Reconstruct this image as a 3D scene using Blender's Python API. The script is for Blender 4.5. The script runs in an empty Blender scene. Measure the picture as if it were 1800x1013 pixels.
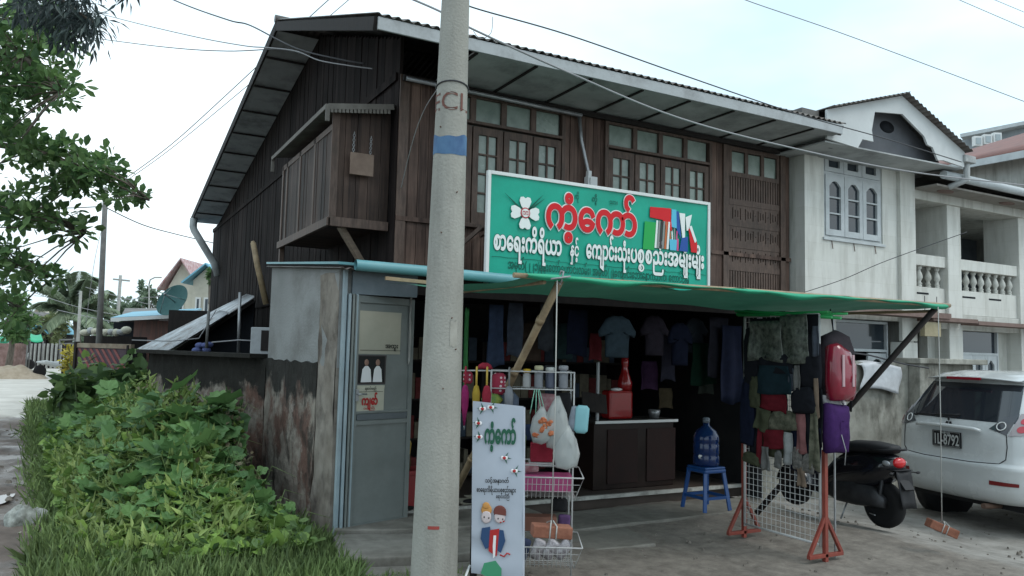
import bpy, bmesh, math, random
import numpy as np
from math import sin, cos, pi, radians, sqrt
from mathutils import Vector, Matrix
random.seed(7)
S = bpy.context.scene
COL = S.collection

# ------------------------------------------------------------------ camera, sky, sun, exposure
F = 1377.0; CX, CY = 900.0, 506.5; CAMH = 1.6
PITCH, ROLL, AZ = radians(4.6), radians(1.38), radians(28.55)
fh = Vector((sin(AZ), cos(AZ), 0)); rh = Vector((cos(AZ), -sin(AZ), 0)); UP = Vector((0, 0, 1))
cf = fh*cos(PITCH)+UP*sin(PITCH); cu0 = UP*cos(PITCH)-fh*sin(PITCH)
cr = rh*cos(ROLL)+cu0*sin(ROLL); cu = cu0*cos(ROLL)-rh*sin(ROLL)
cam = bpy.data.objects.new('camera', bpy.data.cameras.new('camera')); COL.objects.link(cam)
m3 = Matrix((cr, cu, -cf)).transposed()
cam.matrix_world = Matrix.Translation((0, 0, CAMH)) @ m3.to_4x4()
cam.data.sensor_width = 36; cam.data.lens = 36*F/1800; cam.data.clip_end = 1500; cam.data.clip_start = .05
S.camera = cam

W = bpy.data.worlds.new('World'); S.world = W; W.use_nodes = True
nt = W.node_tree; bgn = nt.nodes['Background']
sky = nt.nodes.new('ShaderNodeTexSky'); sky.sky_type = 'NISHITA'; sky.sun_disc = False
SUN_EL, SUN_AZ = radians(52), radians(140)       # azimuth clockwise from +Y
sky.sun_elevation = SUN_EL; sky.sun_rotation = SUN_AZ
sky.air_density = 1.2; sky.dust_density = 3.0
tc = nt.nodes.new('ShaderNodeTexCoord'); mp = nt.nodes.new('ShaderNodeMapping'); mp.inputs['Scale'].default_value = (1, 1, 2.6)
nz = nt.nodes.new('ShaderNodeTexNoise'); nz.inputs['Scale'].default_value = 2.2; nz.inputs['Detail'].default_value = 7; nz.inputs['Roughness'].default_value = .55
rp = nt.nodes.new('ShaderNodeValToRGB'); rp.color_ramp.elements[0].position = .30; rp.color_ramp.elements[1].position = .62
rp.color_ramp.elements[0].color = (.80, .80, .80, 1); rp.color_ramp.elements[1].color = (1, 1, 1, 1)
rc = nt.nodes.new('ShaderNodeValToRGB'); rc.color_ramp.elements[0].position = .36; rc.color_ramp.elements[1].position = .64
rc.color_ramp.elements[0].color = (7.6, 10.2, 11.8, 1); rc.color_ramp.elements[1].color = (11.6, 12.9, 13.5, 1)
nz2 = nt.nodes.new('ShaderNodeTexNoise'); nz2.inputs['Scale'].default_value = 1.1; nz2.inputs['Detail'].default_value = 5
mx = nt.nodes.new('ShaderNodeMix'); mx.data_type = 'RGBA'
L = nt.links.new
L(tc.outputs['Generated'], mp.inputs['Vector']); L(mp.outputs[0], nz.inputs['Vector']); L(mp.outputs[0], nz2.inputs['Vector'])
L(nz.outputs['Fac'], rp.inputs[0]); L(nz2.outputs['Fac'], rc.inputs[0])
L(rp.outputs[0], mx.inputs['Factor']); L(sky.outputs[0], mx.inputs['A']); L(rc.outputs[0], mx.inputs['B'])
L(mx.outputs['Result'], bgn.inputs['Color']); bgn.inputs['Strength'].default_value = 0.10

sl = bpy.data.lights.new('sun', 'SUN'); sl.energy = 0.9; sl.angle = radians(25); sl.color = (1, .97, .92)
so = bpy.data.objects.new('sun', sl); COL.objects.link(so); so.location = (6, -8, 12)
sd = Vector((sin(SUN_AZ)*cos(SUN_EL), cos(SUN_AZ)*cos(SUN_EL), sin(SUN_EL)))
so.rotation_euler = (-sd).to_track_quat('-Z', 'Y').to_euler()
S.view_settings.view_transform = 'Standard'; S.view_settings.look = 'None'; S.view_settings.gamma = 1
S.view_settings.exposure = 0.24
S.cycles.max_bounces = 6

# ------------------------------------------------------------------ helpers
def at(x, y, X=None, Y=None, Z=None, D=None):
    d = cf+cr*(x-CX)/F-cu*(y-CY)/F
    if X is not None: t = X/d.x
    elif Y is not None: t = Y/d.y
    elif Z is not None: t = (Z-CAMH)/d.z
    else: t = D
    return Vector((0, 0, CAMH))+d*t

LOC = {}
def tag(o, label=None, cat=None, group=None, kind=None):
    if label: o['label'] = label
    if cat: o['category'] = cat
    if group: o['group'] = group
    if kind: o['kind'] = kind
    return o
def thing(name, label, cat, loc=(0, 0, 0), group=None):
    o = bpy.data.objects.new(name, None); COL.objects.link(o); o.empty_display_size = .1
    o.location = loc; LOC[o.name] = Vector(loc)
    return tag(o, label, cat, group)
def rootof(o):
    while o.parent: o = o.parent
    return o
class MB:
    def __init__(s): s.v = []; s.f = []; s.m = []; s.s = []
    def add(s, vs, fs, m=0, M=None, sm=False):
        n = len(s.v)
        if M is not None: vs = [tuple(M @ Vector(p)) for p in vs]
        s.v.extend([tuple(p) for p in vs])
        for f in fs: s.f.append(tuple(i+n for i in f)); s.m.append(m); s.s.append(sm)
        return s
    def box(s, x0, x1, y0, y1, z0, z1, m=0, M=None):
        vs = [(x, y, z) for x in (x0, x1) for y in (y0, y1) for z in (z0, z1)]
        return s.add(vs, [(0, 1, 3, 2), (4, 6, 7, 5), (0, 4, 5, 1), (2, 3, 7, 6), (0, 2, 6, 4), (1, 5, 7, 3)], m, M)
    def bar(s, p, q, w, h, m=0, up=(0, 0, 1)):
        p = Vector(p); q = Vector(q); d = q-p; l = d.length; d.normalize()
        u = Vector(up)
        if abs(u.dot(d)) > .98: u = Vector((0, 1, 0))
        a = d.cross(u).normalized(); b = a.cross(d)
        M = Matrix((d, a, b)).transposed().to_4x4(); M.translation = p
        return s.box(0, l, -w/2, w/2, -h/2, h/2, m, M)
    def tube(s, pts, r, n=8, m=0, cap=True, M=None, sm=True):
        pts = [Vector(p) for p in pts]; k = len(pts)
        rs = r if isinstance(r, (list, tuple)) else [r]*k
        vs = []; a = None
        for i, p in enumerate(pts):
            d = (pts[min(i+1, k-1)]-pts[max(i-1, 0)]).normalized()
            if a is None:
                a = d.cross(Vector((0, 0, 1)))
                if a.length < .05: a = d.cross(Vector((0, 1, 0)))
            else: a = a-d*a.dot(d)
            a.normalize(); b = d.cross(a)
            for j in range(n):
                t = 2*pi*j/n; vs.append(p+(a*cos(t)+b*sin(t))*rs[i])
        fs = [(i*n+j, i*n+(j+1) % n, (i+1)*n+(j+1) % n, (i+1)*n+j) for i in range(k-1) for j in range(n)]
        s.add(vs, fs, m, M, sm)
        if cap:
            s.add(vs[:n], [tuple(range(n))], m, M); s.add(vs[-n:], [tuple(range(n))], m, M)
        return s
    def lathe(s, prof, n=20, m=0, M=None, sm=True):
        k = len(prof)
        vs = [(r*cos(2*pi*j/n), r*sin(2*pi*j/n), z) for r, z in prof for j in range(n)]
        fs = [(i*n+j, i*n+(j+1) % n, (i+1)*n+(j+1) % n, (i+1)*n+j) for i in range(k-1) for j in range(n)]
        s.add(vs, fs, m, M, sm)
        if prof[0][0] > 1e-4: s.add(vs[:n], [tuple(range(n))[::-1]], m, M)
        if prof[-1][0] > 1e-4: s.add(vs[-n:], [tuple(range(n))], m, M)
        return s
    def sheet(s, fn, nu, nv, m=0, sm=True, M=None):
        vs = [fn(i/nu, j/nv) for i in range(nu+1) for j in range(nv+1)]
        fs = [(i*(nv+1)+j, (i+1)*(nv+1)+j, (i+1)*(nv+1)+j+1, i*(nv+1)+j+1) for i in range(nu) for j in range(nv)]
        return s.add(vs, fs, m, M, sm)
    def prism(s, poly, t, m=0, M=None):
        n = len(poly)
        vs = [(x, y, 0) for x, y in poly]+[(x, y, t) for x, y in poly]
        fs = [tuple(range(n))[::-1], tuple(range(n, 2*n))]+[(i, (i+1) % n, n+(i+1) % n, n+i) for i in range(n)]
        return s.add(vs, fs, m, M)
    def drape(s, w, h, a=.012, k=None, m=0, M=None, seed=0):
        r = random.Random(seed); k = k or r.uniform(30, 60); ph = r.random()*6; top = r.uniform(.78, .98); sk = r.uniform(-.06, .06)
        nu = max(8, int(w/.012)); nv = 10
        def fn(u, v):
            e = .5+.5*(1-v); x = (u-.5)*w*(top+(1-top)*(1-v))+sk*w*(1-v)
            return (x, (v-.5)*h+(.03*h*sin(u*5+ph) if v < .05 else 0), a*e*sin(k*x+ph)+a*.5*sin(v*7+u*4+ph)+.012)
        return s.sheet(fn, nu, nv, m, True, M)
    def pillow(s, poly, t, m=0, M=None, wr=0.0):
        n = len(poly); cx = sum(p[0] for p in poly)/n; cy = sum(p[1] for p in poly)/n
        vs = []; rings = [(.72, -.5), (.93, -.34), (1, 0), (.93, .34), (.72, .5), (.35, .56)]
        for k, z in rings:
            for (x, y) in poly:
                vs.append((cx+(x-cx)*k, cy+(y-cy)*k, z*t+(random.uniform(-wr, wr) if z > 0 else 0)))
        fs = [(i*n+j, i*n+(j+1) % n, (i+1)*n+(j+1) % n, (i+1)*n+j) for i in range(len(rings)-1) for j in range(n)]
        fs.append(tuple(range(n))[::-1]); fs.append(tuple(range((len(rings)-1)*n, len(rings)*n)))
        return s.add(vs, fs, m, M, True)
    def ball(s, c, r, n=14, m=0, M=None):
        rx, ry, rz = r if isinstance(r, (list, tuple)) else (r, r, r)
        k = max(6, n//2)
        vs = [(c[0]+rx*sin(pi*i/k)*cos(2*pi*j/n), c[1]+ry*sin(pi*i/k)*sin(2*pi*j/n), c[2]+rz*cos(pi*i/k)) for i in range(k+1) for j in range(n)]
        fs = [(i*n+j, (i+1)*n+j, (i+1)*n+(j+1) % n, i*n+(j+1) % n) for i in range(k) for j in range(n)]
        return s.add(vs, fs, m, M, True)
    def build(s, name, mats, parent=None, loc=None, bev=0, label=None, cat=None, group=None, kind=None, solid=0):
        if not isinstance(mats, (list, tuple)): mats = [mats]
        if parent is not None: off = LOC[rootof(parent).name]
        elif loc is not None: off = Vector(loc)
        else:
            a = np.array(s.v); off = Vector(((a[:, 0].min()+a[:, 0].max())/2, (a[:, 1].min()+a[:, 1].max())/2, a[:, 2].min()))
        me = bpy.data.meshes.new(name)
        me.from_pydata([(x-off.x, y-off.y, z-off.z) for x, y, z in s.v], [], s.f)
        for m in mats: me.materials.append(m)
        me.polygons.foreach_set('material_index', s.m); me.polygons.foreach_set('use_smooth', s.s)
        if len(s.v) < 40000:
            b = bmesh.new(); b.from_mesh(me); bmesh.ops.remove_doubles(b, verts=b.verts, dist=1e-5)
            bmesh.ops.recalc_face_normals(b, faces=b.faces); b.to_mesh(me); b.free()
        me.update()
        o = bpy.data.objects.new(name, me); COL.objects.link(o)
        if parent is not None: o.parent = parent
        else: o.location = off; LOC[o.name] = Vector(off)
        if bev:
            b = o.modifiers.new('Bevel', 'BEVEL'); b.width = bev; b.segments = 2; b.limit_method = 'ANGLE'; b.angle_limit = radians(50)
        if solid:
            b = o.modifiers.new('Solidify', 'SOLIDIFY'); b.thickness = solid; b.offset = 0
        return tag(o, label, cat, group, kind)
def copy_tree(o, parent=None):
    c = o.copy(); COL.objects.link(c); c.parent = parent
    for ch in list(o.children): copy_tree(ch, c)
    return c
def MF(x, y, z):   # local x -> +X, local y -> up, local z -> towards -Y
    M = Matrix(((1, 0, 0), (0, 0, -1), (0, 1, 0))).to_4x4(); M.translation = Vector((x, y, z)); return M
def MS(x, y, z):   # local x -> -Y, local y -> up, local z -> towards -X
    M = Matrix(((0, 0, -1), (-1, 0, 0), (0, 1, 0))).to_4x4(); M.translation = Vector((x, y, z)); return M
def RZ(a): return Matrix.Rotation(radians(a), 4, 'Z')
def RX(a): return Matrix.Rotation(radians(a), 4, 'X')
def RY(a): return Matrix.Rotation(radians(a), 4, 'Y')
def T(x, y, z): return Matrix.Translation((x, y, z))

_tc = {}
def text2d(body, size=1, bold=0.0, flat=.05, spacing=1.0):
    """mesh verts / faces of a line of lettering, left aligned at the origin in the local xy plane"""
    key = (body, size, bold, flat, spacing)
    if key in _tc: return _tc[key]
    c = bpy.data.curves.new('lettering', 'FONT'); c.body = body; c.size = 1; c.resolution_u = 3
    c.bevel_depth = bold; c.bevel_resolution = 1; c.extrude = .01; c.space_character = spacing
    o = bpy.data.objects.new('lettering', c); COL.objects.link(o)
    dg = bpy.context.evaluated_depsgraph_get(); me = bpy.data.meshes.new_from_object(o.evaluated_get(dg))
    vs = [(v.co.x*size, v.co.y*size, v.co.z*size*flat) for v in me.vertices]; fs = [tuple(p.vertices) for p in me.polygons]
    bpy.data.objects.remove(o); bpy.data.curves.remove(c); bpy.data.meshes.remove(me)
    _tc[key] = (vs, fs); return vs, fs
def text_fit(mb, body, x0, x1, y, h, M, m=0, bold=0, dz=0, flat=.02, grow=0):
    vs, fs = text2d(body, 1, bold, flat)
    xs = [v[0] for v in vs]; w = max(xs)-min(xs); k = (x1-x0)/w; mn = min(xs)
    mb.add([((v[0]-mn)*k+x0, v[1]*h+y, dz+v[2]*h*.3) for v in vs], fs, m, M)

# ------------------------------------------------------------------ materials
def nodes(name):
    m = bpy.data.materials.new(name); m.use_nodes = True
    nt = m.node_tree; return m, nt, nt.nodes['Principled BSDF'], nt.nodes.new, nt.links.new
def mat(name, base, c2=None, rough=.7, scale=6, stretch=(1, 1, 1), bump=.15, metal=0, spec=.3, dirt=0, dirtc=(.03, .025, .02), dscale=2.5, dstretch=(1, 1, 1), rvar=.1, coat=0, fine=0):
    m, nt, P, N, L = nodes(name)
    if c2 is None: c2 = tuple(min(1, c*1.25) for c in base); base = tuple(c*.8 for c in base)
    tc = N('ShaderNodeTexCoord'); mp = N('ShaderNodeMapping'); mp.inputs['Scale'].default_value = stretch
    n = N('ShaderNodeTexNoise'); n.inputs['Scale'].default_value = scale; n.inputs['Detail'].default_value = 8; n.inputs['Roughness'].default_value = .6
    L(tc.outputs['Object'], mp.inputs[0]); L(mp.outputs[0], n.inputs['Vector'])
    r = N('ShaderNodeValToRGB'); r.color_ramp.elements[0].position = .3; r.color_ramp.elements[1].position = .7
    r.color_ramp.elements[0].color = (*base, 1); r.color_ramp.elements[1].color = (*c2, 1)
    L(n.outputs['Fac'], r.inputs[0]); out = r.outputs[0]
    if dirt:
        mp2 = N('ShaderNodeMapping'); mp2.inputs['Scale'].default_value = dstretch; L(tc.outputs['Object'], mp2.inputs[0])
        n2 = N('ShaderNodeTexNoise'); n2.inputs['Scale'].default_value = dscale; n2.inputs['Detail'].default_value = 10; n2.inputs['Roughness'].default_value = .68
        L(mp2.outputs[0], n2.inputs['Vector'])
        r2 = N('ShaderNodeValToRGB'); r2.color_ramp.elements[0].position = .47; r2.color_ramp.elements[1].position = .68
        r2.color_ramp.elements[0].color = (0, 0, 0, 1); r2.color_ramp.elements[1].color = (dirt, dirt, dirt, 1)
        L(n2.outputs['Fac'], r2.inputs[0]); x = N('ShaderNodeMix'); x.data_type = 'RGBA'
        L(r2.outputs[0], x.inputs['Factor']); L(out, x.inputs['A']); x.inputs['B'].default_value = (*dirtc, 1); out = x.outputs['Result']
    L(out, P.inputs['Base Color'])
    mr = N('ShaderNodeMapRange'); mr.inputs['To Min'].default_value = max(0, rough-rvar); mr.inputs['To Max'].default_value = min(1, rough+rvar)
    L(n.outputs['Fac'], mr.inputs[0]); L(mr.outputs[0], P.inputs['Roughness'])
    P.inputs['Metallic'].default_value = metal; P.inputs['Specular IOR Level'].default_value = spec; P.inputs['Coat Weight'].default_value = coat
    if bump:
        b = N('ShaderNodeBump'); b.inputs['Strength'].default_value = bump; b.inputs['Distance'].default_value = .02
        if fine:
            n3 = N('ShaderNodeTexNoise'); n3.inputs['Scale'].default_value = fine; n3.inputs['Detail'].default_value = 4; L(tc.outputs['Object'], n3.inputs['Vector'])
            L(n3.outputs['Fac'], b.inputs['Height'])
        else: L(n.outputs['Fac'], b.inputs['Height'])
        L(b.outputs[0], P.inputs['Normal'])
    return m
def plankmat(name, a, b, w=.12, axis='X', rough=.6, stain=.5, spec=.25):
    """boards: a tone per board, long grain streaks and stains"""
    m, nt, P, N, L = nodes(name)
    tc = N('ShaderNodeTexCoord'); sp = N('ShaderNodeSeparateXYZ'); L(tc.outputs['Object'], sp.inputs[0])
    d = N('ShaderNodeMath'); d.operation = 'DIVIDE'; L(sp.outputs[axis], d.inputs[0]); d.inputs[1].default_value = w
    fl = N('ShaderNodeMath'); fl.operation = 'FLOOR'; L(d.outputs[0], fl.inputs[0])
    wn = N('ShaderNodeTexWhiteNoise'); wn.noise_dimensions = '1D'; L(fl.outputs[0], wn.inputs['W'])
    mp = N('ShaderNodeMapping'); mp.inputs['Scale'].default_value = (14, 14, .9) if axis != 'Z' else (.9, .9, 14); L(tc.outputs['Object'], mp.inputs[0])
    n = N('ShaderNodeTexNoise'); n.inputs['Scale'].default_value = 2.2; n.inputs['Detail'].default_value = 8; n.inputs['Roughness'].default_value = .65; L(mp.outputs[0], n.inputs['Vector'])
    ad = N('ShaderNodeMath'); ad.operation = 'MULTIPLY_ADD'; L(wn.outputs['Value'], ad.inputs[0]); ad.inputs[1].default_value = .38; L(n.outputs['Fac'], ad.inputs[2])
    r = N('ShaderNodeValToRGB'); r.color_ramp.elements[0].position = .42; r.color_ramp.elements[1].position = .98
    r.color_ramp.elements[0].color = (*a, 1); r.color_ramp.elements[1].color = (*b, 1); L(ad.outputs[0], r.inputs[0])
    n2 = N('ShaderNodeTexNoise'); n2.inputs['Scale'].default_value = 1.3; n2.inputs['Detail'].default_value = 8; L(tc.outputs['Object'], n2.inputs['Vector'])
    r2 = N('ShaderNodeValToRGB'); r2.color_ramp.elements[0].position = .4; r2.color_ramp.elements[1].position = .66
    r2.color_ramp.elements[0].color = (1-stain, 1-stain, 1-stain, 1); L(n2.outputs['Fac'], r2.inputs[0])
    x = N('ShaderNodeMix'); x.data_type = 'RGBA'; x.blend_type = 'MULTIPLY'; x.inputs['Factor'].default_value = 1
    L(r.outputs[0], x.inputs['A']); L(r2.outputs[0], x.inputs['B']); L(x.outputs['Result'], P.inputs['Base Color'])
    P.inputs['Roughness'].default_value = rough; P.inputs['Specular IOR Level'].default_value = spec
    bp = N('ShaderNodeBump'); bp.inputs['Strength'].default_value = .35; bp.inputs['Distance'].default_value = .01
    L(n.outputs['Fac'], bp.inputs['Height']); L(bp.outputs[0], P.inputs['Normal'])
    return m
def leafmat(name, a, b, rough=.5, trans=.25):
    m, nt, P, N, L = nodes(name)
    g = N('ShaderNodeNewGeometry'); r = N('ShaderNodeValToRGB'); r.color_ramp.elements[0].color = (*a, 1); r.color_ramp.elements[1].color = (*b, 1)
    L(g.outputs['Random Per Island'], r.inputs[0])
    tc = N('ShaderNodeTexCoord'); n = N('ShaderNodeTexNoise'); n.inputs['Scale'].default_value = 1.7; n.inputs['Detail'].default_value = 3; L(tc.outputs['Object'], n.inputs['Vector'])
    mr = N('ShaderNodeMapRange'); mr.inputs['From Min'].default_value = .3; mr.inputs['From Max'].default_value = .7; mr.inputs['To Min'].default_value = .65; mr.inputs['To Max'].default_value = 1.3; L(n.outputs['Fac'], mr.inputs[0])
    x = N('ShaderNodeVectorMath'); x.operation = 'SCALE'; L(r.outputs[0], x.inputs[0]); L(mr.outputs[0], x.inputs['Scale'])
    L(x.outputs[0], P.inputs['Base Color']); P.inputs['Roughness'].default_value = rough; P.inputs['Specular IOR Level'].default_value = .35
    t = N('ShaderNodeBsdfTranslucent'); L(x.outputs[0], t.inputs['Color']); mxs = N('ShaderNodeMixShader'); mxs.inputs[0].default_value = trans
    L(P.outputs[0], mxs.inputs[1]); L(t.outputs[0], mxs.inputs[2]); L(mxs.outputs[0], nt.nodes['Material Output'].inputs[0])
    return m
def flat(name, c, rough=.5, spec=.3, metal=0, coat=0, alpha=1, trans=0, ior=1.45):
    m, nt, P, N, L = nodes(name)
    P.inputs['Base Color'].default_value = (*c, 1); P.inputs['Roughness'].default_value = rough; P.inputs['Specular IOR Level'].default_value = spec
    P.inputs['Metallic'].default_value = metal; P.inputs['Coat Weight'].default_value = coat; P.inputs['Alpha'].default_value = alpha
    P.inputs['Transmission Weight'].default_value = trans; P.inputs['IOR'].default_value = ior
    return m
def plastic(name, c, rough=.4, coat=.2): return mat(name, tuple(x*.92 for x in c), tuple(min(1, x*1.06) for x in c), rough=rough, scale=9, bump=.03, spec=.4, coat=coat, dirt=.18, dscale=7)
def cloth(name, c, c2=None): return mat(name, c, c2, rough=.9, scale=14, bump=.25, spec=.1)
# ------------------------------------------------------------------ shared materials
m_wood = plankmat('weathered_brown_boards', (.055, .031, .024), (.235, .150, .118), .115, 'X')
m_wood_side = plankmat('shaded_side_boards', (.013, .010, .010), (.044, .034, .032), .13, 'Y', stain=.4, spec=.08, rough=.85)  # house boards made darker; shade on the left side put into the colour
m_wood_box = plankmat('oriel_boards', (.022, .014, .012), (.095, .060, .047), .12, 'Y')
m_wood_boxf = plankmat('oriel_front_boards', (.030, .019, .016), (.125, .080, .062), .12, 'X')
m_frame = mat('window_timber', (.062, .040, .032), (.14, .095, .075), rough=.55, scale=5, stretch=(6, 6, 1), bump=.2, dirt=.5)
m_dark = mat('dark_timber', (.012, .010, .010), (.03, .024, .022), rough=.8, scale=5, stretch=(3, 3, 1))
m_board = mat('grey_painted_board', (.34, .36, .37), (.46, .48, .49), rough=.6, scale=3, dirt=.55, dirtc=(.12, .12, .12), dscale=3)
m_soffit = mat('grey_soffit_board', (.34, .355, .355), (.47, .485, .48), rough=.8, scale=1.6, dirt=.6, dirtc=(.09, .09, .09), dscale=1.8)
m_tin = mat('grey_roof_tin', (.10, .095, .09), (.20, .19, .18), rough=.55, scale=3, metal=.4, dirt=.8, dirtc=(.07, .04, .03), dscale=2)
m_tinb = mat('bright_zinc_sheet', (.32, .34, .36), (.62, .64, .66), rough=.45, scale=2.5, metal=.4, dirt=.8, dirtc=(.15, .10, .075), dscale=3, dstretch=(1, 1, 1))
m_bamboo = mat('bamboo', (.24, .17, .10), (.38, .29, .18), rough=.5, scale=6, stretch=(1, 1, 1), dirt=.5, dirtc=(.06, .05, .04), dscale=7)
m_iron = mat('rusty_iron', (.09, .06, .05), (.18, .11, .08), rough=.7, scale=20, metal=.3)
m_black = flat('black_rubber', (.012, .012, .013), .75)
m_steel = mat('dull_steel', (.28, .29, .30), (.42, .43, .44), rough=.42, scale=12, metal=.7, bump=.05)
m_glass = mat('frosted_green_glass', (.16, .21, .18), (.30, .36, .32), rough=.25, scale=2.2, bump=.03, spec=.6, dirt=.5, dirtc=(.07, .10, .09), dscale=3)
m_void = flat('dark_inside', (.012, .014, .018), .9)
m_teal = mat('teal_plastic_pipe', (.10, .27, .30), (.17, .37, .40), rough=.4, scale=5, bump=.04, dirt=.3, dirtc=(.06, .1, .1))
m_wire = flat('cable_sheath', (.06, .06, .065), .6)
m_wirel = flat('pale_cable_sheath', (.30, .30, .31), .6)
m_white = mat('white_paint', (.62, .63, .62), (.74, .75, .74), rough=.5, scale=5, bump=.04, dirt=.25, dirtc=(.3, .3, .28))

def stained_concrete():
    m, nt, P, N, L = nodes('mould_stained_concrete')
    tc = N('ShaderNodeTexCoord')
    def noise(scale, st, det=9, ro=.65):
        mp = N('ShaderNodeMapping'); mp.inputs['Scale'].default_value = st; L(tc.outputs['Object'], mp.inputs[0])
        n = N('ShaderNodeTexNoise'); n.inputs['Scale'].default_value = scale; n.inputs['Detail'].default_value = det; n.inputs['Roughness'].default_value = ro; L(mp.outputs[0], n.inputs['Vector']); return n.outputs['Fac']
    def ramp(f, p0, p1, c0, c1):
        r = N('ShaderNodeValToRGB'); r.color_ramp.elements[0].position = p0; r.color_ramp.elements[1].position = p1
        r.color_ramp.elements[0].color = (*c0, 1); r.color_ramp.elements[1].color = (*c1, 1); L(f, r.inputs[0]); return r.outputs[0]
    def mixc(f, a, c):
        x = N('ShaderNodeMix'); x.data_type = 'RGBA'; L(f, x.inputs['Factor']); L(a, x.inputs['A'])
        if isinstance(c, tuple): x.inputs['B'].default_value = (*c, 1)
        else: L(c, x.inputs['B'])
        return x.outputs['Result']
    base = ramp(noise(3, (1, .7, 1)), .3, .7, (.16, .14, .118), (.33, .295, .25))
    st = ramp(noise(2.0, (1, .9, .8), 12, .72), .47, .58, (0, 0, 0), (.85, .85, .85))
    c = mixc(st, base, (.11, .052, .038))
    st2 = ramp(noise(2.6, (1, .9, .7), 12, .74), .52, .62, (0, 0, 0), (.85, .85, .85))
    c = mixc(st2, c, (.03, .026, .022))
    st3 = ramp(noise(7, (1, 1, .8), 10, .75), .56, .66, (0, 0, 0), (.8, .8, .8))
    c = mixc(st3, c, (.045, .042, .034))
    st4 = ramp(noise(4.3, (1, .7, 1), 10, .7), .60, .70, (0, 0, 0), (.7, .7, .7))
    c = mixc(st4, c, (.36, .34, .30))
    sp = N('ShaderNodeSeparateXYZ'); L(tc.outputs['Object'], sp.inputs[0])
    mr = N('ShaderNodeMapRange'); mr.inputs['From Min'].default_value = .85; mr.inputs['From Max'].default_value = 1.5; L(sp.outputs['Z'], mr.inputs[0])
    ad = N('ShaderNodeMath'); ad.operation = 'MULTIPLY_ADD'; L(noise(1.8, (1, .8, .9), 12, .7), ad.inputs[0]); ad.inputs[1].default_value = .95; mr.inputs['To Max'].default_value = .5; L(mr.outputs[0], ad.inputs[2])
    c = mixc(ramp(ad.outputs[0], .68, .77, (0, 0, 0), (.96, .96, .96)), c, (.016, .016, .014))
    L(c, P.inputs['Base Color']); P.inputs['Roughness'].default_value = .9; P.inputs['Specular IOR Level'].default_value = .2
    b = N('ShaderNodeBump'); b.inputs['Strength'].default_value = .6; b.inputs['Distance'].default_value = .03; L(noise(9, (1, 1, 1)), b.inputs['Height']); L(b.outputs[0], P.inputs['Normal'])
    return m
m_mould = stained_concrete()
m_cement = mat('grey_cement_render', (.20, .205, .20), (.28, .285, .28), rough=.85, scale=1.6, stretch=(1, .6, 1), bump=.35, dirt=.55, dirtc=(.10, .09, .08), dscale=2, dstretch=(1, .6, .9), fine=40)
m_perim = mat('old_lichen_concrete', (.17, .165, .14), (.44, .43, .38), rough=.9, scale=2.6, bump=.6, dirt=.85, dirtc=(.06, .055, .042), dscale=1.9, dstretch=(1.8, 1.8, .8))

m_perimb = mat('brown_stained_pillar', (.15, .125, .10), (.29, .26, .225), rough=.9, scale=4, stretch=(1, .8, .9), bump=.5, dirt=.9, dirtc=(.045, .035, .03), dscale=2.6, dstretch=(1, .8, .8))
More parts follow.
